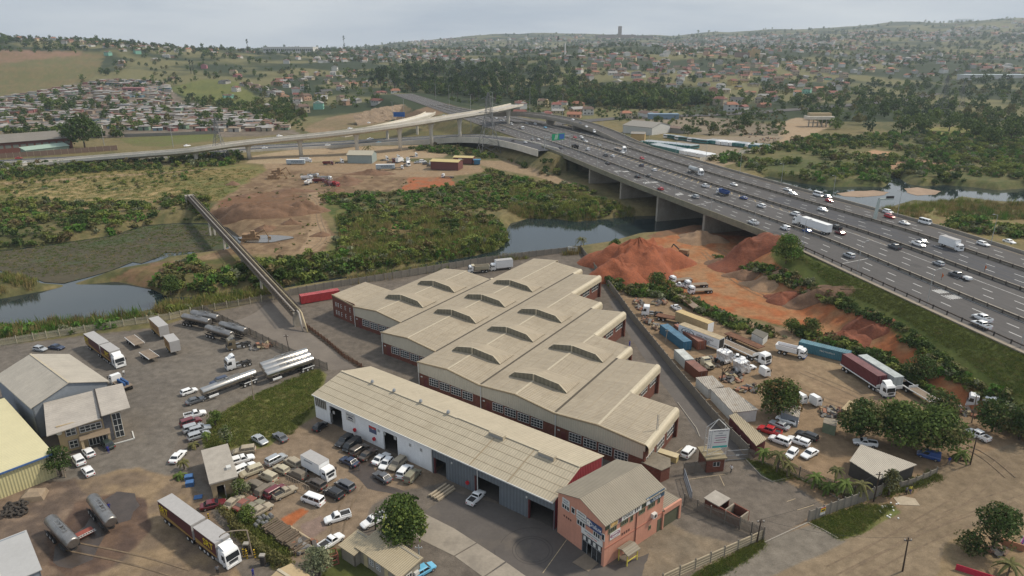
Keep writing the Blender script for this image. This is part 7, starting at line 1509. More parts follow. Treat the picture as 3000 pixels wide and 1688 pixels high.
def veg(name,label,cat,polys,grp,weights,smin,smax,zs=(.8,1.2),water=True,clump=None,road=True,base=-.15):
 pts=np.concatenate([inside(pl,n) for pl,n in polys])
 if water: pts=pts[pts[:,2]>ZW-.25]
 if road: pts=offroad(pts)
 if clump: pts=pts[fbm(pts[:,0]/clump[0],pts[:,1]/clump[0],3,clump[2])>clump[1]]
 n=len(pts); w=np.array(weights,float);
 nz=fbm(pts[:,0]/22,pts[:,1]/22,3,77); cw=np.cumsum(w/w.sum()); u=np.clip((nz-.5)*1.5+.5+(RNG.random(n)-.5)*.7,0,.999); ix=np.searchsorted(cw,u)
 s=smin+(smax-smin)*RNG.random(n)**1.6; pts[:,2]+=base*s
 scatter(name,label,cat,pts,s,np.minimum(ix,len(w)-1),grp,zs[0]+(zs[1]-zs[0])*RNG.random(n))
# order of bush palette: dark mid light olive brown grey lush dark mid
veg('riverbank_scrub','dense green scrub on the far bank of the overgrown channel','scrub',[([(-300,640),(0,595),(110,590),(200,600),(330,590),(420,600),(560,560),(610,590),(610,640),(500,650),(420,662),(330,690),(260,700),(0,738),(-300,780)],700),([(480,790),(560,760),(600,790),(560,850),(500,860),(440,840)],60),([(620,800),(760,770),(1000,770),(1200,770),(1010,810),(800,845),(620,865),(560,850)],260)],gBUSH,[2,3,3,2,1,1,2,1,3],1.0,3.1,(.6,1.1))
veg('roadside_scrub','belt of bushes below the link road','scrub',[([(-300,500),(0,484),(180,484),(330,470),(440,462),(480,468),(470,498),(300,506),(100,522),(0,532),(-300,560)],700),([(500,470),(590,455),(700,455),(720,480),(600,492),(500,490)],180),([(1180,440),(1330,420),(1560,430),(1640,460),(1700,500),(1600,520),(1480,470),(1330,455)],330),([(700,300),(900,330),(900,385),(760,390),(640,340)],200)],gBUSH,[3,3,2,2,1,1,1,3,3],1.3,3.0)
veg('island_scrub','thick green thicket on the land between sand pit and pond','scrub',[([(940,575),(1100,565),(1240,560),(1340,540),(1430,500),(1520,520),(1640,550),(1700,570),(1560,610),(1420,625),(1200,610),(1000,600),(940,605)],720),([(1000,600),(1300,610),(1460,640),(1480,700),(1300,760),(1000,780),(800,830),(740,830),(830,760),(985,740),(1000,690)],620),([(1480,520),(1700,545),(1850,610),(1840,630),(1600,630),(1500,600)],260)],gBUSH,[1,2,4,3,1.5,1,2.5,1.5,3],.9,2.9,(.5,1.0))
veg('reed_bed','tall straw and green reeds around the pond','reeds',[([(990,620),(1200,620),(1470,640),(1490,700),(1440,740),(1300,765),(1000,790),(900,790),(1000,740)],2400),([(1500,560),(1700,575),(1880,620),(1860,642),(1690,648),(1560,640),(1490,640)],2200),([(-200,960),(0,965),(330,935),(520,890),(800,855),(1100,812),(1480,758),(1690,735),(1690,745),(1400,775),(1000,838),(560,912),(0,1000),(-200,1020)],2600),([(-200,810),(0,800),(110,820),(90,850),(0,870),(-200,890)],500),([(2540,620),(2700,600),(2790,590),(3100,600),(3100,650),(2800,640),(2650,640)],900)],gREED,[4,4,2,3,1,2],.8,1.7,(.6,1.3),clump=(13,.43,19))
veg('brown_reeds','red-brown dying reeds in the middle of the island','reeds',[([(1030,640),(1240,622),(1470,636),(1450,690),(1230,700),(1060,700)],900)],gREED,[0,3,1,3,4,0],1.0,1.8,(.7,1.3),clump=(15,.45,29))
veg('waterside_scrub','bright green scrub along the near edge of the island','scrub',[([(900,790),(1000,755),(1300,735),(1480,690),(1492,715),(1430,745),(1300,768),(1000,795),(800,835)],300),([(1300,545),(1500,560),(1640,575),(1620,600),(1400,600)],160),([(1520,600),(1700,600),(1850,630),(1700,645),(1560,640)],200),([(-100,985),(0,965),(330,945),(560,895),(560,905),(330,965),(0,1000)],130)],gBUSH,[0,2,4,0,0,1,4,0,2],.7,1.9)
veg('water_hyacinth_plants','floating water hyacinth clumps on the overgrown channel','hyacinth',[([(-300,770),(0,740),(260,706),(420,668),(600,660),(680,700),(620,742),(430,770),(270,806),(140,822),(0,790)],2600)],gTUFT,[1,0,1,4],.7,1.5,(.4,.9),water=False,base=0.)
pw=bpy.data.objects['water_hyacinth_plants'].data; co=np.empty(len(pw.vertices)*3,np.float32); pw.vertices.foreach_get('co',co); co=co.reshape(-1,3); co[:,2]=ZW+.12; pw.vertices.foreach_set('co',co.ravel())
veg('plain_bushes','scattered low bushes on the dry plain','scrub',[([(0,505),(300,500),(560,490),(700,500),(640,580),(500,600),(100,610),(0,650)],520)],gBUSH,[2,3,3,3,1,1,2,1,2],.6,2.0,(.5,.8),clump=(26,.5,91))
veg('plain_grass','dry grass tufts on the plain beyond the river','grass',[([(-200,520),(0,505),(560,490),(760,500),(640,590),(100,620),(0,680),(-200,700)],5200)],gTUFT,[3,1,3,1],1.6,3.2,(.6,1.1))
veg('slope_scrub','bushes along the foot of the motorway embankment','scrub',[([(2250,775),(2320,800),(2430,855),(2560,915),(2640,965),(2580,955),(2470,915),(2370,875),(2250,815),(2120,775),(2080,745),(2170,775)],260),([(2620,945),(2740,1030),(2870,1130),(3100,1230),(3100,1340),(2960,1250),(2860,1175),(2720,1070),(2630,1000)],260)],gBUSH,[2,3,2,3,1,1,1,2,3],.7,1.9,(.6,1.))
veg('embankment_grass','short green grass on the motorway embankment','grass',[([(2320,740),(2560,835),(2800,940),(3100,1070),(3100,1250),(2880,1090),(2640,930),(2450,850)],5200),([(590,1258),(650,1210),(760,1150),(925,1080),(950,1100),(925,1185),(860,1270),(740,1300),(610,1320)],3600),([(2370,1530),(2520,1480),(2620,1482),(2520,1562),(2455,1578)],900),([(2030,1690),(2235,1580),(2245,1595),(2190,1640),(2070,1705)],600),([(2190,1347),(2240,1358),(2330,1395),(2430,1438),(2520,1462),(2420,1440),(2330,1400),(2270,1410)],500),([(660,1450),(740,1470),(850,1600),(840,1660),(700,1560)],900)],gTUFT,[4,3,1,3],.5,1.15,(.6,1.1),road=False,base=0.)
veg('yard_edge_scrub','overgrown hedge between the red yard and the truck yard','scrub',[([(1760,800),(1800,830),(1870,850),(1960,835),(2010,870),(2080,905),(2170,950),(2300,985),(2300,1000),(2160,975),(2060,925),(1980,885),(1860,870),(1790,850)],300),([(2330,960),(2400,990),(2500,1010),(2640,1080),(2760,1150),(2740,1170),(2600,1090),(2470,1030),(2340,990)],260)],gBUSH,[3,3,2,2,1,1,1,3,2],.7,1.9,road=False)
veg('pit_weeds','weeds and small bushes around the sand pit','weeds',[([(640,600),(800,500),(960,505),(1240,530),(1180,562),(960,580),(940,620),(985,700),(940,745),(700,745),(620,640)],260)],gBUSH,[1,2,2,3,2,1,1,1,2],.35,1.1,(.5,.9),clump=(18,.52,12))
veg('yard_weeds','weeds along fences and building feet','weeds',[([(2560,1440),(2740,1385),(2760,1400),(2600,1460)],120),([(640,1470),(760,1480),(860,1640),(800,1660),(690,1560)],140),([(600,1240),(640,1215),(680,1290),(640,1330),(600,1300)],40)],gTUFT,[4,3,1,3],1.0,2.4,road=False,base=0.)
veg('upstream_scrub','green scrub along the river upstream of the motorway','scrub',[([(2080,470),(2200,430),(2450,400),(3150,390),(3150,545),(2900,545),(2700,535),(2560,545),(2350,535),(2230,505)],2600),([(2800,640),(3150,640),(3150,700),(2950,700),(2750,670)],200)],gBUSH,[2,3,4,2,.5,1,3,2,3],1.4,3.6,clump=(40,.36,93))
veg('motorway_side_scrub','bushes between the interchange roads','scrub',[([(1880,300),(2300,330),(2300,400),(2000,400),(1700,330)],420),([(1500,260),(1900,300),(1850,330),(1650,340),(1480,330)],260)],gBUSH,[3,3,0,3,1,1,0,3,3],1.5,3.5)
# trees that can be told apart
def tree(label,px,py,r,h,key,n=2200,size=.42,seed=0,cat='tree',name='tree',g=False,trunk=.22,lift=None,keys=None):
 c=G(px,py) if g else P(px,py); t=thing(name,label,cat,c,random.random()*6)
 lift=h*.22 if lift is None else lift; b=MB(); b.cyl((0,0,-.3),(0,0,lift+h*.25),trunk,trunk*.6,n=8)
 rng=np.random.default_rng(seed+5)
 for k in range(6): a=k*1.05+rng.random(); b.cyl((0,0,lift+h*.1),(math.cos(a)*r*.6,math.sin(a)*r*.6,lift+h*(.35+.3*rng.random())),trunk*.5,trunk*.15,n=5)
 b.build('trunk',bark,t)
 ks=keys or [(key,1.)]
 for i,(kk,f) in enumerate(ks): ob('crown',crown(seed*10+i,r,h,int(26*f)+8,int(n*f),size,LM[kk],lift*.8),t)
 return t
tree('big round dark green tree behind the site office',1183,1598,3.9,6.8,'mid',6400,.36,1,lift=.8,keys=[('dark',.5),('mid',.7),('light',.12)])
tree('round mango tree half rust-coloured and half green in the truck yard',2278,1212,4.2,6.4,'mid',4600,.40,2,lift=.5,keys=[('dark',.45),('rust',.5),('mid',.5)])
tree('large dark mango tree left of the cluster above the shelter',2520,1295,4.6,6.6,'dark',4800,.42,3,lift=.5,keys=[('dark',.9),('olive',.3)])
tree('wide mango tree in the middle of the cluster above the shelter',2625,1305,5.4,7.0,'mid',5600,.42,4,lift=.5,keys=[('dark',.5),('mid',.8)])
tree('largest mango tree at the right of the cluster above the shelter',2715,1322,5.6,7.4,'mid',6000,.42,5,lift=.5,keys=[('dark',.4),('mid',.8),('olive',.3)])
tree('low dark tree behind the mango cluster',2755,1235,3.2,4.6,'olive',2200,.36,6,keys=[('dark',.7),('olive',.4)])
tree('leafy square-topped tree at the end of the bridge',2302,772,4.6,7.6,'light',4600,.42,7,keys=[('mid',.7),('lush',.35),('light',.2)],g=True,lift=.6)
tree('dark tree beside the yellow warehouse',180,1395,2.2,4.4,'dark',2000,.30,8,keys=[('dark',.9)])
tree('pale grey-green shrub tree at the bottom edge',937,1690,2.4,4.0,'grey',3000,.26,9,keys=[('grey',1.)],lift=.3)
tree('dark bushy tree beside the dirt street at the right',2905,1612,3.2,6.6,'dark',3600,.34,10,keys=[('dark',.8),('olive',.3)],lift=.5)
tree('lower spreading bush left of the dark bushy tree',2838,1618,2.2,2.8,'dark',1500,.30,11,keys=[('dark',.6),('olive',.3)],lift=.1)
tree('tree beside the corner of the slab wall',2603,1452,1.5,4.2,'olive',1100,.28,12,keys=[('olive',.7),('grey',.4)],lift=.6)
tree('dark tree in front of the concrete mixer truck',2905,1265,3.4,5.2,'dark',2600,.36,13,keys=[('dark',.8),('olive',.3)],lift=.4)
tree('tree at the right edge below the mixer truck',2985,1290,3.6,5.6,'dark',2600,.36,14,keys=[('dark',.7),('olive',.4)],lift=.4)
tree('tree beside the white-edged trailers on the burnt ground',2690,1120,3.4,5.2,'dark',2400,.36,15,keys=[('dark',.8),('olive',.3)],lift=.3)
tree('round bush tree above the teal container',2375,985,2.6,4.0,'mid',1600,.34,16,keys=[('mid',.6),('olive',.4)],lift=.3)
tree('bush tree beside the whitewashed hut',2318,975,2.2,3.2,'mid',1300,.32,17,lift=.3)
tree('small tree at the grass corner by the scrap cars',668,1310,1.4,3.6,'grey',1000,.26,18,keys=[('grey',.6),('mid',.4)],lift=.9)
tree('small tree at the upper end of the grass by the parked wagons',632,1248,1.5,2.6,'mid',900,.26,19,lift=.5)
tree('leafy shrub at the corner of the flat-roofed hut',705,1450,1.7,2.4,'grey',1300,.24,20,keys=[('grey',.5),('mid',.5)],lift=.2)
tree('leafy shrub on the hedge beside the sedan wrecks',725,1530,1.6,2.2,'mid',1100,.24,21,lift=.2)
tree('small tree right of the great red mound by the wall',1800,735,2.4,3.6,'mid',1300,.34,22,lift=.3)
tree('bush tree on the near face of the great red mound',1795,800,2.2,3.2,'olive',1000,.34,23,lift=.2)
tree('bush tree by the three flatbed lorries',1925,838,3.0,3.6,'mid',1600,.36,24,keys=[('mid',.6),('dark',.4)],lift=.2)
tree('lone round tree on the tip of the river island',500,860,2.8,4.6,'dark',1800,.36,25,keys=[('dark',.7),('mid',.4)],lift=.4)
tree('large dark tree beside the long brick works',250,437,13,17,'dark',1900,1.5,26,trunk=.6,keys=[('dark',.9)])
tree('smaller dark tree left of the large one at the brick works',208,432,7,9,'dark',700,1.4,27,trunk=.4,keys=[('dark',.9)])
tree('tree in the depot by the rusty shed',2015,405,6,8,'dark',700,1.,28,keys=[('dark',.8)])
tree('tree on the verge above the bus depot',1925,372,5,7,'dark',600,1.,29,keys=[('dark',.8)])
tree('large tree among scrap beyond the bus depot',2180,378,7,10,'dark',900,1.1,30,keys=[('dark',.8)])
tree('tree beside the depot scrap heap',2090,395,5.5,7,'olive',700,1.,31,keys=[('dark',.5),('olive',.4)])
for k,(x,y) in enumerate(((2640,392),(2700,395),(2830,392),(2900,428),(2860,410),(2960,412),(2780,385))): tree('broad dark park tree, %s from the left on the far river bank'%ORD[k],x,y,8,10,'dark',900,1.2,40+k,trunk=.5,keys=[('dark',.6),('mid',.3)])
def palm(label,px,py,h,n=14,ln=1.6,key='mid',fan=False):
 t=thing('palm_tree',label,'palm',P(px,py),random.random()*6,'palms'); MB().cyl((0,0,-.1),(.1,.05,h),.13,.09,n=7).build('trunk',M('palm_trunk',(.14,.11,.08),var=.3),t); rng=np.random.default_rng(px)
 v=[]
 for k in range(n):
  a=k*2.4+rng.random(); el=.9-1.3*(k/n); pts=[]
  for s in range(6):
   u=s/5; pts.append(Vector((math.cos(a)*ln*u*math.cos(el*.6),math.sin(a)*ln*u*math.cos(el*.6),h+ln*(math.sin(el)*u-.75*u*u))))
  sd_=Vector((-math.sin(a),math.cos(a),0))
  for s in range(5):
   for sg in(-1,1):
    w=.32*(1-.12*s); v+= [pts[s],pts[s+1],pts[s+1]+sd_*sg*w+Vector((0,0,-.14)),pts[s]+sd_*sg*w*.9+Vector((0,0,-.12))]
 v=np.array([tuple(q) for q in v]); ob('crown',quadmesh('crown',v,np.arange(len(v)).reshape(-1,4),LM[key]),t); return t
for k,(x,y,h,ln,lab) in enumerate(((2275,1385,3.6,2.0,'tall palm in front of the white SUV by the fence'),(2232,1362,2.8,1.5,'palm nearest the sliding gate'),(2305,1398,2.6,1.5,'palm between the two white cars by the fence'),(2385,1432,2.4,1.6,'dark palm beside the white sedan'),(2440,1440,4.2,1.3,'slender tall palm behind the fence'),(2470,1458,2.8,1.9,'bushy palm left of the shelter corner'),(2515,1462,2.8,1.9,'bushy palm at the shelter corner'),(2425,1445,1.6,1.5,'short palm in the middle of the fence planting'),(540,1375,1.6,1.0,'small palm beside the white sedan'),(528,1400,.7,1.2,'low palm below the small one'),(568,1312,.9,1.0,'low palm at the end of the parked wagons'),(607,1295,1.8,.9,'small palm above the flat-roofed hut'),(1702,742,5.2,2.2,'single palm at the far corner of the factory wall'),(2810,1345,1.2,2.0,'palm fronds beside the street fence post'),(2950,1690,2.2,1.9,'banana palm in the garden at the lower right'),(325,1262,1.4,1.0,'palm in the office planter'),(1080,470,8.,5.,'tall ragged palm beside the truck depot track'))): palm(lab,x,y,h,14,ln,'mid' if k%2 else 'olive')
# bare tree
t=thing('bare_tree','leafless branching tree among the wrecked truck cabs','tree',P(*zp('h',1420,1090))); rng=np.random.default_rng(4); b=MB()
def br(p,d,l,r,dep):
 q=p+d*l; b.cyl(p,q,r,r*.65,n=5)
 if dep:
  for _ in range(3): br(q,(d+Vector(rng.normal(size=3))*.55).normalized(),l*.72,r*.6,dep-1)
br(Vector((0,0,0)),Vector((.05,0,1)),1.6,.2,4); b.build('branches' if False else 'branch',bark,t)
# hedge beside the wrecks
t=thing('hedge','clipped hedge between the fuel bay and the sedan wrecks','hedge',P(650,1500)); pts=[(650,1500),(690,1545),(740,1600),(800,1640),(850,1668)]; rng=np.random.default_rng(8); c=[];rd=[]
o_=P(650,1500)
for A,B in zip(pts[:-1],pts[1:]):
 for u in np.linspace(0,1,9): q=P(A[0]+(B[0]-A[0])*u,A[1]+(B[1]-A[1])*u)-o_; c.append((q.x,q.y,.7)); rd.append(.75)
v,q=leaves(rng,c,rd,2600,.26); ob('foliage',quadmesh('foliage',v,q,LM['olive']),t)
# hillsides: settlement, houses, woods
def hsample(poly,n,y0,y1,pw=1.):
 out=np.empty((0,3)); k=0; xs=[p[0] for p in poly];
 while len(out)<n and k<40:
  k+=1; m=n*6; u=RNG.random(m); Y=y0*(y1/y0)**u if pw==0 else np.sqrt(y0*y0+(y1*y1-y0*y0)*u); col=min(xs)+(max(xs)-min(xs))*RNG.random(m); X=(col-1500)/F*(Y*CP+45*SP); Z=H(X,Y); px,py=proj(X,Y,Z)
  ok=inpoly(px,py,poly); out=np.concatenate([out,np.stack([X,Y,Z],1)[ok]])
 return out[:n]
def spaced(p,d):
 keep=[]; g={}
 for i,(x,y,z) in enumerate(p):
  a,b_=int(x//d),int(y//d); bad=False
  for da in(-1,0,1):
   for db in(-1,0,1):
    for j in g.get((a+da,b_+db),()):
     if (p[j,0]-x)**2+(p[j,1]-y)**2<d*d: bad=True
  if not bad: g.setdefault((a,b_),[]).append(i); keep.append(i)
 return p[keep]
HW_=[('white',(.55,.54,.51)),('cream',(.50,.42,.27)),('pale grey',(.36,.35,.33)),('peach',(.42,.26,.18)),('pink',(.42,.17,.19)),('mint green',(.20,.42,.33)),('beige',(.38,.32,.23)),('yellow',(.50,.38,.15))]
HRF=[('red tile',(.17,.06,.045)),('grey tin',(.26,.25,.24)),('brown tile',(.12,.075,.055)),('dark grey',(.075,.072,.07)),('terracotta',(.28,.12,.07))]
def hmat(pre,nm,c): return M(pre+nm.replace(' ','_'),c,rough=.85,var=.12,scale=.4,rnd=.12)
def house_meshes(kind,wi,ri):
 k=('house',kind,wi,ri)
 if k in VC: return VC[k]
 L,D,h,r=((12,8,3.2,5.2),(10,9,5.8,7.8),(15,8,3.2,5.0))[kind]; wm=hmat('house_wall_',*HW_[wi]); rm=hmat('house_roof_',*HRF[ri]); o=.5
 w=MB(); w.box(-L/2,L/2,-D/2,D/2,-2.5,h)
 if kind==2: w.box(-L/2+1,-L/2+6,-D/2-4,-D/2,-2.5,h)
 w.add([(-L/2,-D/2,h),(-L/2,D/2,h),(-L/2,0,r-.1),(L/2,-D/2,h),(L/2,D/2,h),(L/2,0,r-.1)],[(0,2,1),(3,4,5)])
 f=MB(); hp=0 if kind==0 else L*.22
 f.add([(-L/2-o,-D/2-o,h-.1),(L/2+o,-D/2-o,h-.1),(L/2+o-hp,0,r),(-L/2-o+hp,0,r),(L/2+o,D/2+o,h-.1),(-L/2-o,D/2+o,h-.1)],[(0,1,2,3),(4,5,3,2),(1,4,2),(5,0,3)])
 if kind==2: x0,x1,xm=-L/2+.6,-L/2+6.4,-L/2+3.5; f.add([(x0,-D/2-4.5,h-.1),(xm,-D/2-4.5,r-.4),(xm,0,r-.4),(x0,0,h-.1),(x1,-D/2-4.5,h-.1),(x1,0,h-.1)],[(0,1,2,3),(1,4,5,2)])
 g=MB().box(-.7,.7,-.06,.06,0,1.2).mesh('window',glass)
 VC[k]=(w.mesh('wall',wm),f.mesh('roof',rm),g,(L,D,h)); return VC[k]
def house_far(kind,wi,ri):
 k=('hf',kind,wi,ri)
 if k in VC: return VC[k]
 w,f,g,_=house_meshes(kind,wi,ri); me=bpy.data.meshes.new('house'); vs=[tuple(v.co) for v in w.vertices]; n=len(vs); vs+=[tuple(v.co) for v in f.vertices]; fs=[tuple(p.vertices) for p in w.polygons]; nf=len(fs); fs+=[tuple(i+n for i in p.vertices) for p in f.polygons]; me.from_pydata(vs,[],fs); me.materials.append(w.materials[0]); me.materials.append(f.materials[0]); me.polygons.foreach_set('material_index',[0]*nf+[1]*(len(fs)-nf)); me.update(); VC[k]=me; return me
def rch(w): return int(RNG.choice(len(w),p=np.array(w)/sum(w)))
WW=[8,5,4,3,1,1,4,1]; WR=[5,3,4,2,3]
def houses(poly,n,y0,y1,sp,where,sc=(.85,1.15),extra=None,wins=False):
 p=offroad(spaced(hsample(poly,n*3,y0,y1),sp),6)[:n]
 for q in p:
  kind=int(RNG.integers(3)); wi,ri=rch(WW),rch(WR); w,f,g,(L,D,h)=house_meshes(kind,wi,ri); t=thing('house','%s house with %s roof %s'%(HW_[wi][0],HRF[ri][0],where),'house',q,RNG.normal()*.5+(1.57 if RNG.random()<.3 else 0),'houses '+where); s=RNG.uniform(*sc); t.scale=(s,s,s)
  ob('wall',w,t); ob('roof',f,t)
  if wins:
   for x in(-L*.3,L*.05,L*.32): o=ob('window',g,t); o.location=(x,-D/2-.02,1.2)
   if h>5:
    for x in(-L*.3,L*.32): o=ob('window',g,t); o.location=(x,-D/2-.02,4.0)
 return p
H1=houses([(640,285),(700,215),(860,205),(1010,200),(1180,250),(1185,300),(1060,318),(900,335),(760,315)],56,640,1500,19,'on the slope left of the interchange',(.9,1.2),wins=True)
H3=houses([(1500,300),(1640,305),(1900,335),(1890,352),(1700,348),(1520,338)],15,620,1000,20,'below the wooded hill behind the curved ramp',wins=True)
H2=houses([(1640,185),(1900,172),(2200,195),(2480,215),(2480,300),(2250,318),(2150,330),(2000,292),(1830,262),(1680,225)],150,700,2200,24,'on the right-hand hill above the bus depot',(.9,1.25),wins=True)
H4=houses([(0,112),(300,118),(500,135),(700,155),(720,215),(640,255),(500,240),(420,235),(330,205),(300,165)],70,900,2200,26,'along the ridge at the upper left')
FH=[(k,w_,r_) for k in(0,1,2) for w_ in(0,0,0,1,2,3) for r_ in(0,1,2,4)]
HOUSE=srccol('house_source',[house_far(*a) for a in FH]); gHOUSE=gn(HOUSE)
def fhouses(name,label,polys,sc):
 p=np.concatenate([spaced(hsample(a,int(n*2.2),y0,y1),d) for a,n,y0,y1,d in polys]); p=p[fbm(p[:,0]/140,p[:,1]/140,4,33)>.5]; n=len(p); s=RNG.uniform(*sc,n)*(1+.35*sst(2000,4000,p[:,1])); scatter(name,label,'houses',p,s,RNG.integers(0,len(FH),n),gHOUSE)
fhouses('hillside_houses','countless small houses spread over the far hillsides',[([(700,150),(1000,150),(1300,150),(1700,150),(1950,165),(1700,188),(1300,192),(1000,182),(720,200)],900,1400,3200,30),([(1950,120),(2100,112),(2500,92),(3000,64),(3200,60),(3200,275),(2800,262),(2500,230),(2200,195),(1950,165)],3600,1300,4800,30),([(0,110),(700,150),(720,200),(300,150)],60,1200,2400,30),([(1200,118),(1750,108),(1950,112),(1950,150),(1400,150),(1200,145)],500,2500,5000,40)],(.9,1.3))
# informal settlement
SR=[(.26,.25,.24),(.17,.155,.14),(.21,.165,.12),(.12,.105,.095),(.33,.32,.31),(.16,.085,.055)]; SW=[(.28,.22,.17),(.36,.30,.22),(.22,.10,.07),(.13,.20,.24),(.40,.38,.34),(.30,.13,.12),(.17,.25,.18)]
def shack(wi,ri):
 k=('shack',wi,ri)
 if k in VC: return VC[k]
 w=MB().box(-2.4,2.4,-1.9,1.9,-1.5,2.2); f=MB(); f.hexa([(-2.7,-2.2,2.15),(2.7,-2.2,2.15),(2.7,2.2,2.45),(-2.7,2.2,2.45)],[(-2.7,-2.2,2.25),(2.7,-2.2,2.25),(2.7,2.2,2.55),(-2.7,2.2,2.55)])
 VC[k]=(w.mesh('wall',hmat('shack_wall_',str(wi),SW[wi])),f.mesh('roof',hmat('shack_roof_',str(ri),SR[ri])),MB().box(-.4,.4,-1.93,-1.9,0,1.8).mesh('door',dark)); return VC[k]
SET=[(-200,400),(0,396),(0,292),(150,264),(300,238),(420,235),(490,250),(500,300),(640,322),(780,348),(850,384),(600,400),(380,392),(300,398)]
sp_=spaced(offroad(hsample(SET,2600,560,1150),8),5.4); sp_=sp_[fbm(sp_[:,0]/45,sp_[:,1]/45,3,15)>.36]; sp_=sp_[np.argsort(sp_[:,1])]
for i,q in enumerate(sp_[:280]):
 wi,ri=int(RNG.integers(len(SW))),int(RNG.integers(len(SR))); w,f,d=shack(wi,ri); t=thing('shack','small tin-roofed shack in the packed settlement on the left slope','shack',q,RNG.normal()*.25,'shacks of the settlement'); s=RNG.uniform(.9,1.5); t.scale=(s*RNG.uniform(.9,1.5),s,s); ob('wall',w,t); ob('roof',f,t); ob('door',d,t)
SF=[(a,c) for a in range(len(SW)) for c in range(len(SR))]; ml=[]
for a,c in SF:
 w,f,d=shack(a,c); me=bpy.data.meshes.new('shack'); vs=[tuple(v.co) for v in w.vertices]; n=len(vs); vs+=[tuple(v.co) for v in f.vertices]; fs=[tuple(p.vertices) for p in w.polygons]; nf=len(fs); fs+=[tuple(i+n for i in p.vertices) for p in f.polygons]; me.from_pydata(vs,[],fs); me.materials.append(w.materials[0]); me.materials.append(f.materials[0]); me.polygons.foreach_set('material_index',[0]*nf+[1]*(len(fs)-nf)); ml.append(me)
gSH=gn(srccol('shack_source',ml)); rest=sp_[280:]; n=len(rest)
if n: s=RNG.uniform(.9,1.5,n); scatter('settlement_shacks','mass of tin-roofed shacks climbing the left slope','shacks',rest,s,RNG.integers(0,len(SF),n),gSH,rot=RNG.normal(size=n)*.25,scv=np.stack([s*RNG.uniform(.9,1.6,n),s,s],1))
# woods
GH=[(-300,150),(0,152),(130,158),(230,148),(300,165),(300,205),(265,235),(150,266),(0,298),(-300,335)]; GF=[(490,258),(600,232),(690,238),(760,290),(700,308),(560,292)]
def woods(name,label,polys,w,smin,smax):
 p=np.concatenate([hsample(a,n,y0,y1,0) for a,n,y0,y1 in polys]); p=offroad(p,5); px,py=proj(p[:,0],p[:,1],p[:,2]); p=p[~(inpoly(px,py,GH)|inpoly(px,py,GF))|(RNG.random(len(p))<.06)]; n=len(p); s=(smin+(smax-smin)*RNG.random(n)**1.5)*(1+.9*sst(1500,3500,p[:,1])); cw=np.cumsum(np.array(w)/sum(w)); ix=np.minimum(np.searchsorted(cw,RNG.random(n)),5); k_=(fbm(p[:,0]/110,p[:,1]/110,3,55)>.43)|(RNG.random(n)<.35); p,s,ix=p[k_],s[k_],ix[k_]; n=len(p); p[:,2]-=.35*s; scatter(name,label,'trees',p,s,ix,gTREE,.8+.5*RNG.random(n))
ALL=[(-400,90),(3400,40),(3400,300),(2500,320),(1700,330),(1200,300),(900,330),(500,300),(-400,400)]
woods('hillside_trees','trees scattered over all the hillsides between the houses',[(ALL,4200,650,5200),([(700,150),(3300,70),(3300,250),(2200,230),(1700,190),(1000,190)],3000,1500,5200)],[3,3,2,1,3,2],3.2,6.0)
woods('settlement_trees','trees between the shacks of the settlement',[(SET,330,560,1150),([(0,396),(300,398),(380,392),(330,425),(0,430)],60,520,600),([(480,240),(700,230),(900,330),(880,390),(760,345),(640,320),(520,300)],300,650,1200)],[3,3,2,0,3,2],2.4,5.)
woods('ridge_trees','dark tree line along the upper left ridge',[([(-300,100),(0,108),(300,118),(700,145),(700,175),(300,150),(130,158),(0,150),(-300,150)],500,1300,2000)],[4,2,1,2,4,2],4,7.5)
woods('valley_wood','dense wood in the valley behind the interchange',[([(980,215),(1250,190),(1650,185),(1700,240),(1640,300),(1480,300),(1350,290),(1220,275),(1060,240)],620,750,1900),([(1660,230),(1850,265),(2100,300),(1900,325),(1640,300)],500,700,1200)],[4,3,2,2,4,2],4,8)
woods('river_park_trees','belt of dark trees along the far right river valley',[([(2300,300),(2500,262),(2750,240),(3300,225),(3300,430),(2900,425),(2600,400),(2420,380)],620,520,1500)],[4,3,2,1,4,2],3.5,7.)
gm_=crown(777,1.,3.4,16,420,.26,LM['dark'],.9); gm2=crown(778,1.,3.4,16,420,.26,LM['pine'],.9); tm_=MB().cyl((0,0,-.5),(0,0,3.2),.09,.04,n=6).mesh('trunk',bark)
p=offroad(hsample([(1080,262),(1180,215),(1330,205),(1500,215),(1620,235),(1600,290),(1420,290),(1280,285)],70,760,1300),10)
p=np.concatenate([p,offroad(hsample([(1200,292),(1450,295),(1470,305),(1300,300)],12,720,900),12)])
for i,q in enumerate(p):
 t=thing('gum_tree','tall dark gum tree in the wood behind the interchange','tree',q,RNG.random()*6,'gum trees behind the interchange'); s=RNG.uniform(5,7.5); t.scale=(s*.95,s*.95,s); ob('trunk',tm_,t); ob('crown',gm_ if i%3 else gm2,t)
cp=crown(790,.34,4.2,14,300,.22,LM['pine'],.2)
for k,(x,y,lab) in enumerate(((560,210,'dark cypress, left of a pair on the left slope'),(568,211,'dark cypress, right of a pair on the left slope'),(727,150,'lone dark cypress on the left skyline'),(1009,140,'tall cypress on the middle skyline'),(1634,142,'cypress on the skyline left of the tower'))):
 q=G(x,y+6); t=thing('cypress_tree',lab,'tree',q,0,'cypresses'); s=q.y/190.; t.scale=(s,s,s*.9); ob('trunk',tm_,t); ob('crown',cp,t)
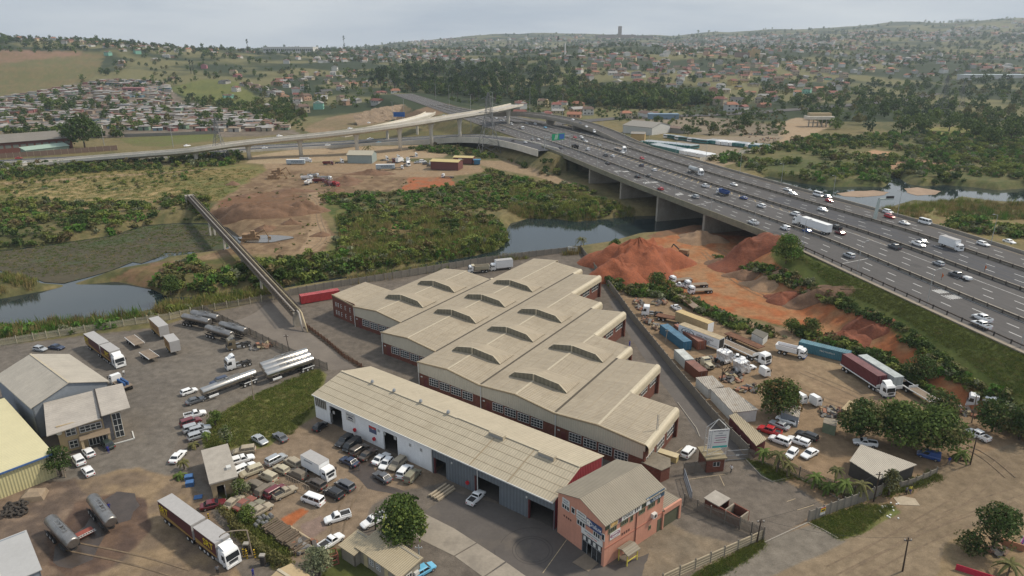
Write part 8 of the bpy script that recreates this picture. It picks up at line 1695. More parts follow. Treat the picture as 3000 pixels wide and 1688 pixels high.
# landmarks
def block(name,label,px,py,wpx,hpx,mat,floors=0,deep=.4,rmat=None,steps=None,band=None):
 q=G(px,py); m=q.y/F*1.06; L=wpx*m; hh=hpx*m; t=thing(name,label,'building',q); D=max(6,L*deep)
 for (a,c,k) in (steps or [(-.5,.5,1.)]): MB().box(a*L,c*L,0,D,-8,hh*k).build('wall',mat,t); MB().box(a*L-.4,c*L+.4,-.4,D+.4,hh*k,hh*k+.7).build('roof',rmat or mat,t)
 for f in range(floors):
  z=hh*(f+.45)/floors; n=max(3,int(L/6))
  for i in range(n): x=-L/2+L*(i+.5)/n; o=MB().box(x-L/n*.3,x+L/n*.3,-.25,-.02,z-.1*hh/floors,z+.25*hh/floors).build('window',glass,t)
 return t
hz_w=M('far_white_wall',(.55,.54,.52),var=.08,scale=.1); hz_b=M('far_brown_wall',(.24,.17,.14),var=.1); hz_y=M('far_yellow_wall',(.46,.32,.15),var=.1)
block('long_white_block','long white block with pillars on the left skyline',845,156,130,15,hz_w,1)
block('tower_block','brown tower with low wings on the far hilltop',1829,112,150,9,hz_b,0,.1,steps=[(-.5,-.12,.8),(-.1,-.05,3.2),(-.05,.2,.9),(.22,.5,.6)])
block('apartment_tower','yellow stepped apartment towers on the right-hand hill',2210,168,28,20,hz_y,0,.5,steps=[(-.5,-.2,.8),(-.18,.12,1.),(.14,.5,.9)])
block('apartment_block','grey-pink apartment block left of the yellow towers',2175,168,36,11,hz_b,0,.3)
block('long_warehouse','long pale warehouse among trees at the far right',2920,232,170,10,hz_w,0,.2,rmat=M('far_roof_blue',(.42,.48,.50)))
block('hilltop_station','low white station on the top of the right ridge',2830,62,40,5,hz_w)
block('terrace_block','long grey school block on the left slope',365,318,26,9,M('school_grey',(.30,.30,.31)),0,.3)
block('school_building','pink and blue community hall in the settlement',388,272,52,12,M('hall_pink',(.42,.20,.20)),1,.3)
block('red_shop','long tin roadside shop with cars in front beyond the depot',1945,350,80,12,M('shop_blue',(.16,.24,.32)),0,.3)
t=thing('minaret','slim white minaret on the middle hill','tower',G(1655,170)); MB().cyl((0,0,-3),(0,0,26),2.2,1.4,n=8).build('shaft',hz_w,t); MB().cyl((0,0,26),(0,0,33),1.8,.1,n=8).build('spire',hz_w,t)
# brick works and panelled wall on the left, pump house on stilts on the right
A,B=P(-120,462),P(215,434); t,L=gshed('brick_works','long red brick works with grey roof behind the panelled wall','factory',A,B,24,7,11,M('brickworks_wall',(.16,.06,.045),var=.2),M('brickworks_roof',(.17,.155,.135),var=.12,scale=.1),1.)
for k in range(14): panel(t,Face('-y',0.),4+k*L/15,7+k*L/15,3.2,5.2,M('works_window',(.16,.17,.15)),'window',.02,.1)
A,B=P(78,455),P(205,440); gshed('green_lean_to','long pale green lean-to roof in front of the brick works','shed',A,B,7,3,4.6,M('works_green',(.20,.26,.21)),M('works_green_roof',(.27,.36,.30)),.4,True)
fence('panelled_wall','long brown panelled boundary wall with pale posts along the link road',[(-60,472),(0,466),(120,457),(240,448),(345,440)],3.2,M('brown_panel',(.17,.115,.085),var=.2),M('pale_post',(.40,.34,.25)),3.8,solid=True)
fence('panelled_wall','low grey wall below the settlement',[(365,402),(500,398),(640,392)],2.4,M('grey_panel',(.20,.19,.17),var=.2),conwall,4.5,solid=True)
q=P(2400,372); t=thing('river_building','concrete pump building on stilts beside the far river','building',q)
t.scale=(.62,)*3
for x in np.arange(-15,16,6): MB().box(x-.5,x+.5,-1,1,-1,10).build('stilt',conc,t)
MB().box(-18,18,-3,12,10,14).build('deck',concl,t); MB().box(-14,16,3,11,14,18).build('upper_floor',beige,t)
# depot sheds
for nm,lab,a,c,dep,ze,zr_,wm,rm in (('depot_shed','long grey-roofed depot shed with white walls above the buses',(770,375),(1060,405),26,6,9,whitew,M('depot_roof',(.24,.225,.20),var=.1)),('depot_office','small yellow depot office beside the ramp',(850,485),(985,490),9,7,8,hz_y,M('depot_roof')),('rusty_depot_shed','low rust-roofed shed in the middle of the depot',(1200,370),(1390,392),12,4,5,M('depot_roof'),M('rust_roof',(.16,.11,.085)))):
 A,B=P(*zp('k',*a)),P(*zp('k',*c)); gshed(nm,lab,'shed',A,B,dep,ze,zr_,wm,rm,.4)
fence('depot_wall','pale slab wall at the near corner of the bus depot',[zp('k',1545,665),zp('k',1840,620),zp('k',1860,580)],2.4,concl,concl,3.5,solid=True)
fence('depot_wall','pale slab wall at the right corner of the bus depot',[zp('k',1945,590),zp('k',2040,580),zp('k',2330,525)],2.4,concl,concl,3.5,solid=True)
# truck depot beyond the river
def mid(z,x,y): return P(*zp(z,x,y))
for nm,lab,a,c,dep,ze,zr_,wm,rm in (('grey_gable_shed','blue-grey twin gable shed in the truck depot beyond the river',(1095,890),(1340,893),11,5,7,M('shed_bluegrey',(.27,.32,.31)),M('shed_tan_roof',(.36,.33,.26))),('yellow_roof_shed','open red-brick shed with yellow roof in the truck depot',(1930,950),(2205,962),9,4.6,5.4,M('shed_red',(.14,.05,.045)),M('shed_yellow_roof',(.46,.37,.17))),('yellow_canopy','second yellow roof canopy right of the red-brick shed',(2160,890),(2350,896),7,3.6,4.2,M('shed_red'),M('shed_yellow_roof')),('blue_kiosk','small blue kiosk at the right end of the truck depot',(2365,900),(2425,900),4,2.6,3,M('kiosk_blue',(.05,.16,.28)),M('kiosk_blue'))):
 gshed(nm,lab,'shed',mid('l',*a),mid('l',*c),dep,ze,zr_,wm,rm,.4)
maersk=merged([(n_,m_,o_,s_) for n_,m_,o_,s_ in boxtrailer(13.,boxw,M('maersk_grey',(.36,.42,.46)))],('mk',))
for k,(x,y,rz,lab) in enumerate(((575,905,.06,'pale blue-grey container trailer lettered MAERSK at the left of the truck depot'),(1475,955,.1,'pale blue-grey container trailer lettered MAERSK in the middle of the depot'))):
 o=ob('container_trailer',maersk,loc=mid('l',x,y),rz=rz); o.scale=(.8,)*3; tag(o,lab,'trailer'); text(o,'MAERSK',2.2,slate,(1,-1.3,2.4),FRONT)
white_t=merged(flatlorry('white',6.),('fl2',)); boxt=merged(boxtruck('white',6.5,h=3.6),('farbt2',)); tipw=merged(tipper('white','white'),('tw',)); tipm=merged(tipper('maroon','maroon'),('tmr',)); tipr=merged(tipper('red','red'),('trd',)); tipb=merged(tipper('white','silver'),('tws',)); trw=merged(tractor('white'),('trw',)); trr=merged(tractor('maroon'),('trm',))
for me,x,y,rz,lab in ((boxt,675,880,.1,'white box lorry behind the left container trailer'),(tipw,690,1055,.2,'white tipper lorry left of the group in the sand yard'),(tipb,755,1035,.3,'second white tipper lorry in the sand yard'),(tipw,700,1100,1.5,'white tipper lorry seen from behind in the sand yard'),(tipm,810,1085,.1,'dark brown tipper lorry in the sand yard'),(tipb,880,1060,-.2,'pale tipper lorry behind the maroon one'),(tipm,900,1112,-.9,'maroon tipper lorry in the sand yard'),(tipr,975,1118,-.9,'bright red tipper lorry at the right of the sand yard'),(trw,1465,865,.2,'white tractor unit in the depot row, first from the left'),(trr,1530,885,.2,'maroon tractor unit in the depot row'),(trw,1580,850,.4,'white tractor unit in the depot row, third from the left'),(boxt,1620,880,1.2,'white box lorry in the depot row'),(trw,1690,880,1.2,'white tractor unit at the end of the depot row'),(trw,1690,915,-.9,'white tractor unit below the depot row'),(white_t,1600,945,.0,'white flatbed lorry right of the middle container trailer'),(trw,1760,830,.1,'white tractor unit behind the depot row'),(boxt,2000,905,.3,'white lorry parked at the red-brick shed'),(trw,1925,915,1.2,'white tractor unit left of the red-brick shed'),(boxt,2270,890,.0,'white lorry under the second yellow canopy'),(white_t,2100,1035,2.9,'white flatbed lorry alone below the red-brick shed'),(trw,1010,890,.5,'tractor unit left of the twin gable shed'),(tipm,900,905,.1,'dark lorry in the middle of the truck depot')):
 o=ob('lorry',me,loc=mid('l',x,y),rz=rz); o.scale=(.82,)*3; tag(o,lab,'truck','lorries beyond the river')
cmx=[car_meshes('suv','white'),car_meshes('sedan','silver'),car_meshes('hatch','grey')]
for k,(x,y,lab) in enumerate(((1800,890,'silver car in the truck depot, left of three'),(1850,880,'white car in the truck depot, middle of three'),(1880,900,'grey car in the truck depot, right of three'))):
 o=ob('parked_car',far_mesh(*(('sedan','silver'),('suv','white'),('hatch','grey'))[k]),loc=mid('l',x,y),rz=.4); tag(o,lab,'car')
for x,y,lab in ((120,1660,'crawler excavator standing in the puddle below the sand pit'),(350,1050,'rusty crawler excavator on the sand yard, nearest'),(385,1000,'rusty crawler excavator on the sand yard, farther')):
 t=thing('crawler_excavator',lab,'excavator',mid('l',x,y),.2); rs=M('machine_rust',(.24,.15,.08),var=.35)
 for s in(-1.5,1.5): MB().loft([[(-3,s-.4,.2),(-3,s+.4,.2),(-3,s+.4,.9),(-3,s-.4,.9)],[(-2.4,s-.4,0),(-2.4,s+.4,0),(-2.4,s+.4,1.1),(-2.4,s-.4,1.1)],[(2.4,s-.4,0),(2.4,s+.4,0),(2.4,s+.4,1.1),(2.4,s-.4,1.1)],[(3,s-.4,.2),(3,s+.4,.2),(3,s+.4,.9),(3,s-.4,.9)]]).build('track',rs,t)
 MB().box(-2.6,2.,-1.5,1.5,1.1,2.4).build('body',rs,t); MB().box(.4,1.8,-1.4,-.2,2.4,3.6).build('cab',rs,t); MB().cyl((2,0,2),(5,0,3.6),.3,n=6).build('boom',rs,t); MB().cyl((5,0,3.6),(6.3,0,.6),.22,n=6).build('arm',rs,t); MB().box(5.9,6.9,-.5,.5,.1,.9).build('bucket',rs,t)
# digger on the great mound
t=thing('wheel_loader','dark excavator working on the right flank of the great red mound','excavator',P(2000,752),2.6); rs=M('machine_rust')
MB().box(-1.8,1.8,-1.1,1.1,.3,1.2).build('undercarriage',dark,t); MB().box(-1.8,1.2,-1.,1.,1.2,2.5).build('body',rs,t); MB().cyl((1,0,2),(3.4,0,3.8),.22,n=6).build('boom',dark,t); MB().cyl((3.4,0,3.8),(4.6,0,1.2),.18,n=6).build('arm',dark,t); MB().box(4.2,5,-.4,.4,.7,1.3).build('bucket',dark,t)
# masts, pylons, gantries
pylm=M('pylon_steel',(.17,.175,.18),rough=.6,metal=.3,var=.1); polem=M('mast_grey',(.36,.37,.37),rough=.5,metal=.3,var=.05); woodp=M('creosote_pole',(.055,.038,.028),var=.3)
def lamp(label,q,h,arm=1.6,rz=0.,double=False,grp='street lamps',r=.11):
 t=thing('street_lamp',label,'street lamp',q,rz,grp); MB().cyl((0,0,0),(0,0,h),r,r*.55,n=6).build('pole',polem,t)
 for s in((-1,1) if double else(1,)): MB().cyl((0,0,h-.05),(s*arm,0,h+.25),.05,n=5).build('arm',polem,t); MB().box(s*arm-.35,s*arm+.35,-.13,.13,h+.18,h+.34).build('lamp_head',polem,t)
k=0
for s in np.arange(14,430,24.):
 p=lx(s)+nx(s)*.3; lamp('slender lamp post on the near motorway edge, %s counting away from the camera'%ORD[min(k,20)],(float(p[0]),float(p[1]),ZH),8.5,1.5,math.atan2(nx(s)[1],nx(s)[0])); k+=1
k=0
for s in np.arange(60,430,30.):
 p=lx(s)+nx(s)*58.8; lamp('slender lamp post on the far motorway edge, %s counting away from the camera'%ORD[min(k,20)],(float(p[0]),float(p[1]),ZH),9,1.5,math.atan2(-nx(s)[1],-nx(s)[0])); k+=1
for z,x,y,h,lab in (('m',670,545,26,'tall interchange mast between the flyover piers'),('m',998,640,30,'tall interchange mast right of the big pylon'),('m',345,255,24,'tall interchange mast behind the flyover at the left'),('m',140,85,18,'far interchange mast beside the red trucks'),('m',1557,245,22,'tall interchange mast beside the end of the flyover'),('m',2045,525,26,'tall interchange mast beside the curved ramp'),('r',1050,1190,18,'lamp mast beside the panelled wall'),('r',1745,1210,18,'lamp mast at the start of the flyover'),('l',1665,470,20,'lamp mast behind the middle of the flyover'),('l',1550,450,16,'lamp mast by the blue direction signs')): lamp(lab,P(*zp(z,x,y),0 if z!='m' else 6),h,1.2,0,True,'interchange masts',.22)
def pylon(label,px,py,h,wb,rz=.3):
 t=thing('pylon',label,'pylon',G(px,py),rz,'power pylons'); b=MB(); lv=[0,.16,.32,.46,.58,.68,.78,.88,1.]; wd=[1,.82,.64,.48,.34,.26,.22,.18,.05]
 cr_=lambda i:[(sx*wb/2*wd[i],sy*wb/2*wd[i],h*lv[i]) for sx,sy in((-1,-1),(1,-1),(1,1),(-1,1))]; r=.09+h*.002
 for i in range(8):
  a,c=cr_(i),cr_(i+1)
  for k in range(4): b.cyl(a[k],c[k],r,n=4); b.cyl(a[k],c[(k+1)%4],r*.55,n=3); b.cyl(a[(k+1)%4],c[k],r*.55,n=3); b.cyl(c[k],c[(k+1)%4],r*.5,n=3)
 b.build('lattice',pylm,t)
 for z,l in((.68,.17),(.8,.15),(.9,.12)):
  bb=MB()
  for s in(-1,1): bb.cyl((0,0,h*z),(s*h*l,0,h*z),r*.7,n=4); bb.cyl((0,0,h*(z+.05)),(s*h*l,0,h*z),r*.6,n=4)
  bb.build('crossarm',pylm,t)
pylon('large lattice pylon at the junction of link road and motorway',1432,452,38,13); pylon('lattice pylon left of the sand yard',647,470,25,9,.1); pylon('distant lattice pylon among the trees at the right',2755,335,38,11); pylon('farther lattice pylon right of the distant one',2808,325,30,9)
# sign gantries
a,c=P(*zp('m',1780,812),ZH),P(*zp('m',2160,772),ZH); t=thing('sign_gantry','green and blue direction sign gantry over the motorway','gantry',a,frame(a,c)); L=(c-a).length
for x in(0,L): MB().cyl((x,0,-1),(x,0,7.6),.22,n=6).build('post',polem,t)
MB().box(0,L,-.2,.2,6.2,6.8).build('beam',polem,t); o=MB().box(L*.26,L*.76,-.5,-.35,4.6,8.2).build('sign_board',M('sign_green',(.0,.24,.11)),t); MB().box(L*.55,L*.74,-.56,-.5,5.0,7.9).build('blue_panel',M('sign_blue',(.02,.10,.33)),o)
for k,x in enumerate((.36,.4,.44)): MB().hexa([(L*x,-.55,5.),(L*x+.3,-.55,5.),(L*x+.3,-.5,5.),(L*x,-.5,5.)],[(L*x+.8,-.55,7.8),(L*x+1.1,-.55,7.8),(L*x+1.1,-.5,7.8),(L*x+.8,-.5,7.8)]).build('arrow_stripe',signw,o)
a=P(*zp('j',1072,425),ZH); t=thing('median_gantry','pale cantilever sign gantry standing on the motorway median','gantry',a,.15); pg=M('gantry_pale',(.42,.47,.44))
MB().hexa([(-.45,-.45,0),(.45,-.45,0),(.45,.45,0),(-.45,.45,0)],[(.1,-.3,7.4),(.7,-.3,7.4),(.7,.3,7.4),(.1,.3,7.4)]).build('post',pg,t); MB().box(.1,5.6,-.25,.25,6.8,7.4).build('arm',pg,t); MB().box(2.6,5.6,-.35,-.3,7.4,8.2).build('sign_board',dark,t)
for k,(z,x,y,lab) in enumerate((('j',2175,950,'orange wind flag by the middle barrier at the right'),('j',1742,1032,'orange wind flag by the nearer median barrier'))): t=thing('warning_flag',lab,'flag',P(*zp(z,x,y),ZH)); MB().cyl((0,0,0),(0,0,1.6),.04,n=5).build('pole',dark,t); MB().add([(0,0,1.9),(.5,.05,1.2),(.1,0,.5),(0,.06,1.9),(.5,.11,1.2),(.1,.06,.5)],[(0,1,2),(5,4,3),(0,3,4,1),(1,4,5,2),(2,5,3,0)]).build('flag',M('flag_orange',(.6,.13,.02)),t)
# blue direction signs below the rock cutting and rock face itself
t=thing('direction_sign','blue direction sign below the rock cutting','sign',P(*zp('l',1615,455),3)); MB().box(-5,5,-.2,.2,3,7).build('board',M('sign_blue'),t)
for x in(-3,3): MB().cyl((x,0,-4),(x,0,3),.2,n=5).build('post',polem,t)
v=[];f=[]; n1_,n2_=60,10; bl_=[P(1050+(1275-1050)*u,366-(366-322)*u,0.5) for u in np.linspace(0,1,n1_)]
for i in range(n1_):
 u=i/(n1_-1); q=bl_[i]; hh=11*math.sin(math.pi*min(1,.15+u*.85))**.5
 for k in range(n2_): w_=k/(n2_-1); nz=float(fbm(np.array([i*.45]),np.array([k*.8]),3,9)[0]-.5); v.append((q.x-8*w_-3*nz,q.y+16*w_+5*nz,-1+hh*w_+1.6*nz))
for i in range(n1_-1):
 for k in range(n2_-1): f.append((i*n2_+k,(i+1)*n2_+k,(i+1)*n2_+k+1,i*n2_+k+1))
MB().add(v,f).build('rock_cutting',M('cut_rock',(.19,.14,.095),rough=.95,var=.4,scale=.2,bump=.8),kind='structure')
# utility poles near the yards
def upole(label,base,top,h,lampon=False,mat=None):
 q=P(*base); t=thing('utility_pole',label,'pole',q,0,'utility poles'); e=P(*top,h)-q; MB().cyl((0,0,-.2),e,.12,.08,n=7).build('pole',mat or woodp,t); MB().box(e.x-.5,e.x+.5,e.y-.05,e.y+.05,h-.5,h-.4).build('crossarm',mat or woodp,t)
 for s in(-.4,.4): MB().cyl((e.x+s,e.y,h-.4),(e.x+s,e.y,h-.22),.05,n=6).build('insulator',wframe,t)
 return q+e
tops=[upole('dark leaning utility pole at the lower right street',zp('g',1355,1390),zp('g',1415,1055),6.6),upole('dark utility pole at the fence gap on the dirt street',zp('g',2035,320),zp('g',2105,30),6.4),upole('dark utility pole at the corner of the grass verge',zp('f',2265,690),zp('f',2330,395),6.4),upole('dark utility pole at the end of the precast wall',zp('f',1090,1100),zp('f',1135,870),4.6),upole('pale utility pole beside the black drums',zp('i',2050,1165),zp('i',2100,890),6.0,mat=M('pale_pole',(.25,.2,.15)))]
upole('pale pole leaning beside the dark tree',zp('b',660,450),zp('b',590,190),4.6,mat=M('pale_pole')); upole('dark lamp pole beside the scrap heap',zp('d',852,455),zp('d',815,275),4.2); upole('thin pale pole at the edge of the grass by the long tanker',zp('d',495,940),zp('d',460,680),5.4,mat=M('pale_pole')); upole('thin pole at the blue container',zp('h',850,715),zp('h',880,565),3.6,mat=M('pale_pole')); upole('thin dark pole beside the half-hidden pickup',zp('c',1718,975),zp('c',1710,800),3.4); upole('lamp pole at the corner of the site office',zp('c',2165,1360),zp('c',2150,1130),3.6,mat=polem)
for i,(a,c,lab) in enumerate(((2,3,'thin overhead cable over the gate drive'),(3,0,'thin overhead cable over the dirt street'))):
 A,B=tops[a],tops[c]; b=MB(); pts=[A+(B-A)*u-Vector((0,0,1.0*4*u*(1-u))) for u in np.linspace(0,1,9)]
 for p_,q_ in zip(pts[:-1],pts[1:]): b.cyl(p_-A,q_-A,.02,n=3,cap=False)
 o=b.build('overhead_cable',dark); o.location=A; tag(o,lab,'cable')
# curved tube lamp over the fuel bay
t=thing('fuel_bay_lamp','curved pale steel arm over the fuel pumps','lamp',P(*zp('b',2545,1250)),0); b=MB(); b.cyl((0,0,0),(-.4,.3,4.2),.1,n=7); pr=Vector((-.4,.3,4.2))
for k in range(8): a=k/8*1.5; q=Vector((-.4-3.4*math.sin(a),.3-1.2*math.sin(a),4.2+.5*math.sin(a*2)-.6*(1-math.cos(a)))); b.cyl(pr,q,.07,n=6); pr=q
b.build('arm',M('pale_pole'),t)
for z,x,y,lab in (('b',2490,1210,'dark fuel pump with hose beside the white road train cab'),('c',590,1330,'dark fuel pump right of the curved lamp')):
 t=thing('fuel_pump',lab,'fuel pump',P(*zp(z,x,y))); MB().box(-.3,.3,-.25,.25,0,1.5).build('body',dark,t); MB().box(-.36,.36,-.3,.3,1.5,1.7).build('head',M('pump_grey',(.3,.28,.25)),t); MB().cyl((.5,0,0),(.5,0,.08),.4,n=12).build('hose_coil',plast,t)
by=M('bollard_yellow',(.55,.36,.02))
for k,(z,x,y,lab) in enumerate((('b',2105,890,'striped bollard beside the middle of the road train'),('b',2455,1250,'striped bollard at the fuel pump, first'),('b',2490,1265,'striped bollard at the fuel pump, second'),('c',420,1250,'striped bollard at the lamp foot, first'),('c',505,1255,'striped bollard at the lamp foot, second'))):
 t=thing('striped_bollard',lab,'bollard',P(*zp(z,x,y)),0,'bollards'); MB().cyl((0,0,0),(0,0,1.3),.11,n=8).build('post',by,t)
 for z_ in(.25,.65,1.05): MB().cyl((0,0,z_),(0,0,z_+.18),.115,n=8).build('black_stripe',plast,t)
# people
def person_mesh(seed,pose):
 st=[(0,0,.92)]; e=[]; rad=[.15]
 def add(p,r,par): st.append(p); rad.append(r); e.append((par,len(st)-1)); return len(st)-1
 ch=add((0,0,1.3),.17,0); nk=add((.02,0,1.48),.06,ch); hd=add((.03,0,1.58),.085,nk); add((.03,0,1.72),.08,hd); s=.22*pose
 for sg,f in((1,1),(-1,-1)):
  hp=add((0,sg*.1,.86),.1,0); kn=add((s*f*.8,sg*.1,.48),.07,hp); an=add((s*f*1.1-.04,sg*.1,.08),.045,kn); add((s*f*1.1+.12,sg*.1,.04),.045,an)
  sh=add((0,sg*.2,1.38),.07,ch); el=add((-s*f*.5,sg*.26,1.1),.05,sh); add((-s*f*.6+.1,sg*.24,.88),.04,el)
 me=bpy.data.meshes.new('p'); me.from_pydata(st,e,[]); o=bpy.data.objects.new('p',me); COL.objects.link(o); m=o.modifiers.new('s','SKIN')
 for v,r in zip(me.skin_vertices[0].data,rad): v.radius=(r,r)
 me.skin_vertices[0].data[0].use_root=True; sb=o.modifiers.new('d','SUBSURF'); sb.levels=1; sb.render_levels=1
 bpy.context.view_layer.update(); r=bpy.data.meshes.new_from_object(o.evaluated_get(bpy.context.evaluated_depsgraph_get())); bpy.data.objects.remove(o); return r
PM=[person_mesh(0,1.),person_mesh(1,.3)]; skin=M('skin_brown',(.12,.06,.035),rough=.6); hair=M('hair_black',(.012,.01,.01))
def person(label,q,rz,shirt,trous,pose=0):
 me=PM[pose].copy();
 for m in (M('cloth_'+trous[0],trous[1]),M('cloth_'+shirt[0],shirt[1]),skin,hair): me.materials.append(m)
 for p in me.polygons: z=p.center.z; p.material_index=0 if z<.92 else (1 if z<1.46 and not(abs(p.center.y)>.2 and z<1.05) else (3 if z>1.64 else 2))
 o=ob('person',me,loc=q,rz=rz); o.scale=(.92,)*3; tag(o,label,'person','people'); return o
ws=('white',(.6,.6,.6)); bk=('black',(.02,.02,.022)); bo=('overall_blue',(.02,.03,.22)); gy=('grey',(.15,.15,.16)); yl=('bright_yellow',(.5,.45,.08))
person('person in white shirt and dark trousers walking in front of the gatehouse',P(*zp('f',828,402)),.6,ws,bk); person('person in dark clothes standing beside the white road train cab',P(*zp('b',2195,1425)),-1.2,gy,bk,1); person('person in blue overalls washing the dark green convertible',P(*zp('b',1095,205)),2.,bo,bo,1)
person('person in blue overalls beside the ladder tanker',P(*zp('b',1102,790)),2.,bo,bo,1); person('person in pale clothes walking in the tanker yard below the road train',P(*zp('a',1252,695)),-.5,ws,gy); person('person walking across the red dirt yard',P(*zp('i',465,160)),1.,gy,bk); person('worker in blue overalls at the corner of the factory roof',P(*zp('h',495,745),5.2),2.5,bo,bo,1)
person('person in blue overalls at the fuel pump puddle',P(*zp('c',490,1450)),0.,bo,bo,1); person('person in blue at the street stall',P(*zp('g',1815,320)),-1.5,bo,gy,1); person('person in a yellow top resting by the roadside wall',P(*zp('g',1425,612)),-1.5,yl,bo,1); person('person in dark clothes resting by the roadside wall',P(*zp('g',1385,622)),-1.2,gy,bk,1); person('person crouched behind the dark blue sedan with the open boot',P(*zp('c',1552,380)),2.6,bk,gy,1)
# yard clutter
def torus(R_,r,n=12,m=6): return [[((R_+r*math.cos(b_))*math.cos(a),(R_+r*math.cos(b_))*math.sin(a),r*math.sin(b_)) for b_ in np.linspace(0,2*math.pi,m,endpoint=False)] for a in np.linspace(0,2*math.pi,n+1)]
tym=MB().loft(torus(.36,.16),cap=False).mesh('tyre',M('old_tyre',(.05,.042,.035),rough=.95,var=.3))
rng=np.random.default_rng(3)
for k in range(34):
 q=P(*zp('b',50+rng.random()*230,715+rng.random()*140)); o=ob('tyre',tym,loc=q+Vector((0,0,.15+.25*(k%3)))); o.rotation_euler=(rng.normal()*.5,rng.normal()*.5,0); tag(o,'worn dusty tyre in the heap beside the tarpaulin mound','tyre','heap of worn tyres')
drm=MB().cyl((0,0,-.42),(0,0,.42),.28,n=12).mesh('drum',M('drum_grey',(.15,.15,.15),var=.2));
for k,(x,y,lab) in enumerate(((560,880,'grey drum lying in the barrel stack, far left'),(600,862,'grey drum lying in the barrel stack, second'),(640,880,'blue-capped drum in the barrel stack, centre'),(670,850,'grey drum lying in the barrel stack, right'),(545,915,'drum in the lower row of the barrel stack, left'),(590,930,'drum in the lower row of the barrel stack, middle'),(520,950,'drum at the foot of the barrel stack'),(630,925,'drum in the lower row of the barrel stack, right'))): o=ob('drum',drm,loc=P(*zp('c',x,y))+Vector((0,0,.3))); o.rotation_euler=(1.5,.3,.7); tag(o,lab,'drum','barrel stack')
tb=M('grey_timber',(.12,.09,.062),rough=.95,var=.3,scale=2)
t=thing('timber_stack','long stack of weathered grey timber along the hedge','timber stack',P(*zp('c',820,1060)),frame(P(*zp('c',700,950)),P(*zp('c',960,1130))))
for k in range(60): x=-4+8*(k%20)/19+rng.normal()*.08; z=.12+.28*(k//20); MB().box(x-.16,x+.16,-1.25+rng.normal()*.12,1.25+rng.normal()*.12,z-.12,z+.12).build('plank',tb,t)
t=thing('concrete_pipe','long pale pipe lying on the gravel','pipe',P(*zp('c',955,1030))); a,c=P(*zp('c',850,955)),P(*zp('c',1065,1095)); mm=(a+c)/2; MB().cyl(a-Vector(t.location)+Vector((0,0,.22)),c-Vector(t.location)+Vector((0,0,.22)),.22,n=10).build('pipe_body',M('pale_pipe',(.38,.30,.20)),t)
t=thing('concrete_beam_stack','stack of pale concrete beams on the yard','beams',P(*zp('c',2390,610)),frame(P(*zp('c',2260,640)),P(*zp('c',2430,520))))
for k in range(7): MB().box(-1.9,1.6+rng.random()*.5,-1.0+k*.32,-.75+k*.32,.05+.25*(k%2),.33+.25*(k%2)).build('beam',M('pale_beam',(.36,.30,.22),var=.15),t)
t=thing('steel_rack','pale steel fence rack between the scrap cars','rack',P(*zp('c',820,490)),frame(P(*zp('c',820,490)),P(*zp('c',1015,590)))); b=MB()
for k in range(10): b.box(k*.62-.03,k*.62+.03,-.03,.03,0,1.3)
b.box(0,5.6,-.04,.04,1.25,1.33); b.build('frame',M('pale_pole'),t)
t=thing('red_cage','rusty red steel cage behind the junk pickup','cage',P(*zp('c',1270,1310)),.5); b=MB()
for x in(-.9,0,.9):
 for y in(-.7,.7): b.box(x-.04,x+.04,y-.04,y+.04,0,1.6)
for z in(.1,.8,1.6):
 for y in(-.7,.7): b.box(-.9,.9,y-.04,y+.04,z-.04,z+.04)
 for x in(-.9,.9): b.box(x-.04,x+.04,-.7,.7,z-.04,z+.04)
b.build('frame',M('cage_red',(.26,.07,.05),var=.2),t)
bp=M('pallet_blue',(.05,.13,.30),var=.2)
for k,(x,y,lab) in enumerate(((1905,470,'stack of blue crates left of the flat-roofed hut, upper'),(1915,530,'stack of blue crates left of the flat-roofed hut, lower'),(1995,650,'flat blue pallet on the dirt below the crates'))):
 t=thing('blue_pallet',lab,'pallet',P(*zp('b',x,y)),.3); n_=5 if k<2 else 1
 for i in range(n_): MB().box(-.6,.6,-.5,.5,i*.16,i*.16+.12).build('board',bp,t)
t=thing('tarpaulin_mound','brown tarpaulin-covered mound beside the tyre heap','tarpaulin',P(*zp('b',350,650)),.3); MB().loft([[(-1.6,-1.3,0),(1.6,-1.3,0),(1.6,1.3,0),(-1.6,1.3,0)],[(-1.4,-1.,.9),(1.3,-1.1,.7),(1.4,1.,.8),(-1.3,1.1,.9)],[(-.7,-.3,1.4),(.8,-.4,1.1),(.6,.4,1.2),(-.6,.5,1.4)]]).build('cover',M('tarp_brown',(.25,.19,.13),var=.2),t)
t=thing('tanker_ladder','pale ladder lying on the red wash trolley between the two tankers','ladder',P(*zp('b',840,1040)),.9); MB().box(-1.3,1.3,-.6,.6,.2,.6).build('trolley',M('cage_red'),t); b=MB()
for y in(-.2,.2): b.box(-1.4,1.4,y-.9-.03,y-.9+.03,.7,.76)
for k in range(9): b.box(-1.3+k*.32,-1.25+k*.32,-1.1,-.7,.7,.75)
b.build('ladder',wframe,t)
scr=[M('scrap_%d'%i,c,rough=.9,var=.3) for i,c in enumerate(((.20,.13,.09),(.28,.13,.08),(.33,.27,.17),(.09,.08,.075),(.20,.19,.18)))]
def junk(label,z,x,y,n,rx,ry,h,seed):
 rg=np.random.default_rng(seed); t=thing('scrap_heap',label,'scrap heap',P(*zp(z,x,y)),rg.random(),'scrap heaps')
 for k in range(n):
  a=rg.random()*6.28; r=math.sqrt(rg.random()); s=.25+.5*rg.random(); o=MB().box(-s,s,-s*.5,s*.5,-s*.35,s*.35).build('scrap_piece',scr[int(rg.integers(5))],t); o.location=(math.cos(a)*r*rx,math.sin(a)*r*ry,.2+h*(1-r)*rg.random()); o.rotation_euler=(rg.normal()*.4,rg.normal()*.4,rg.random()*3)
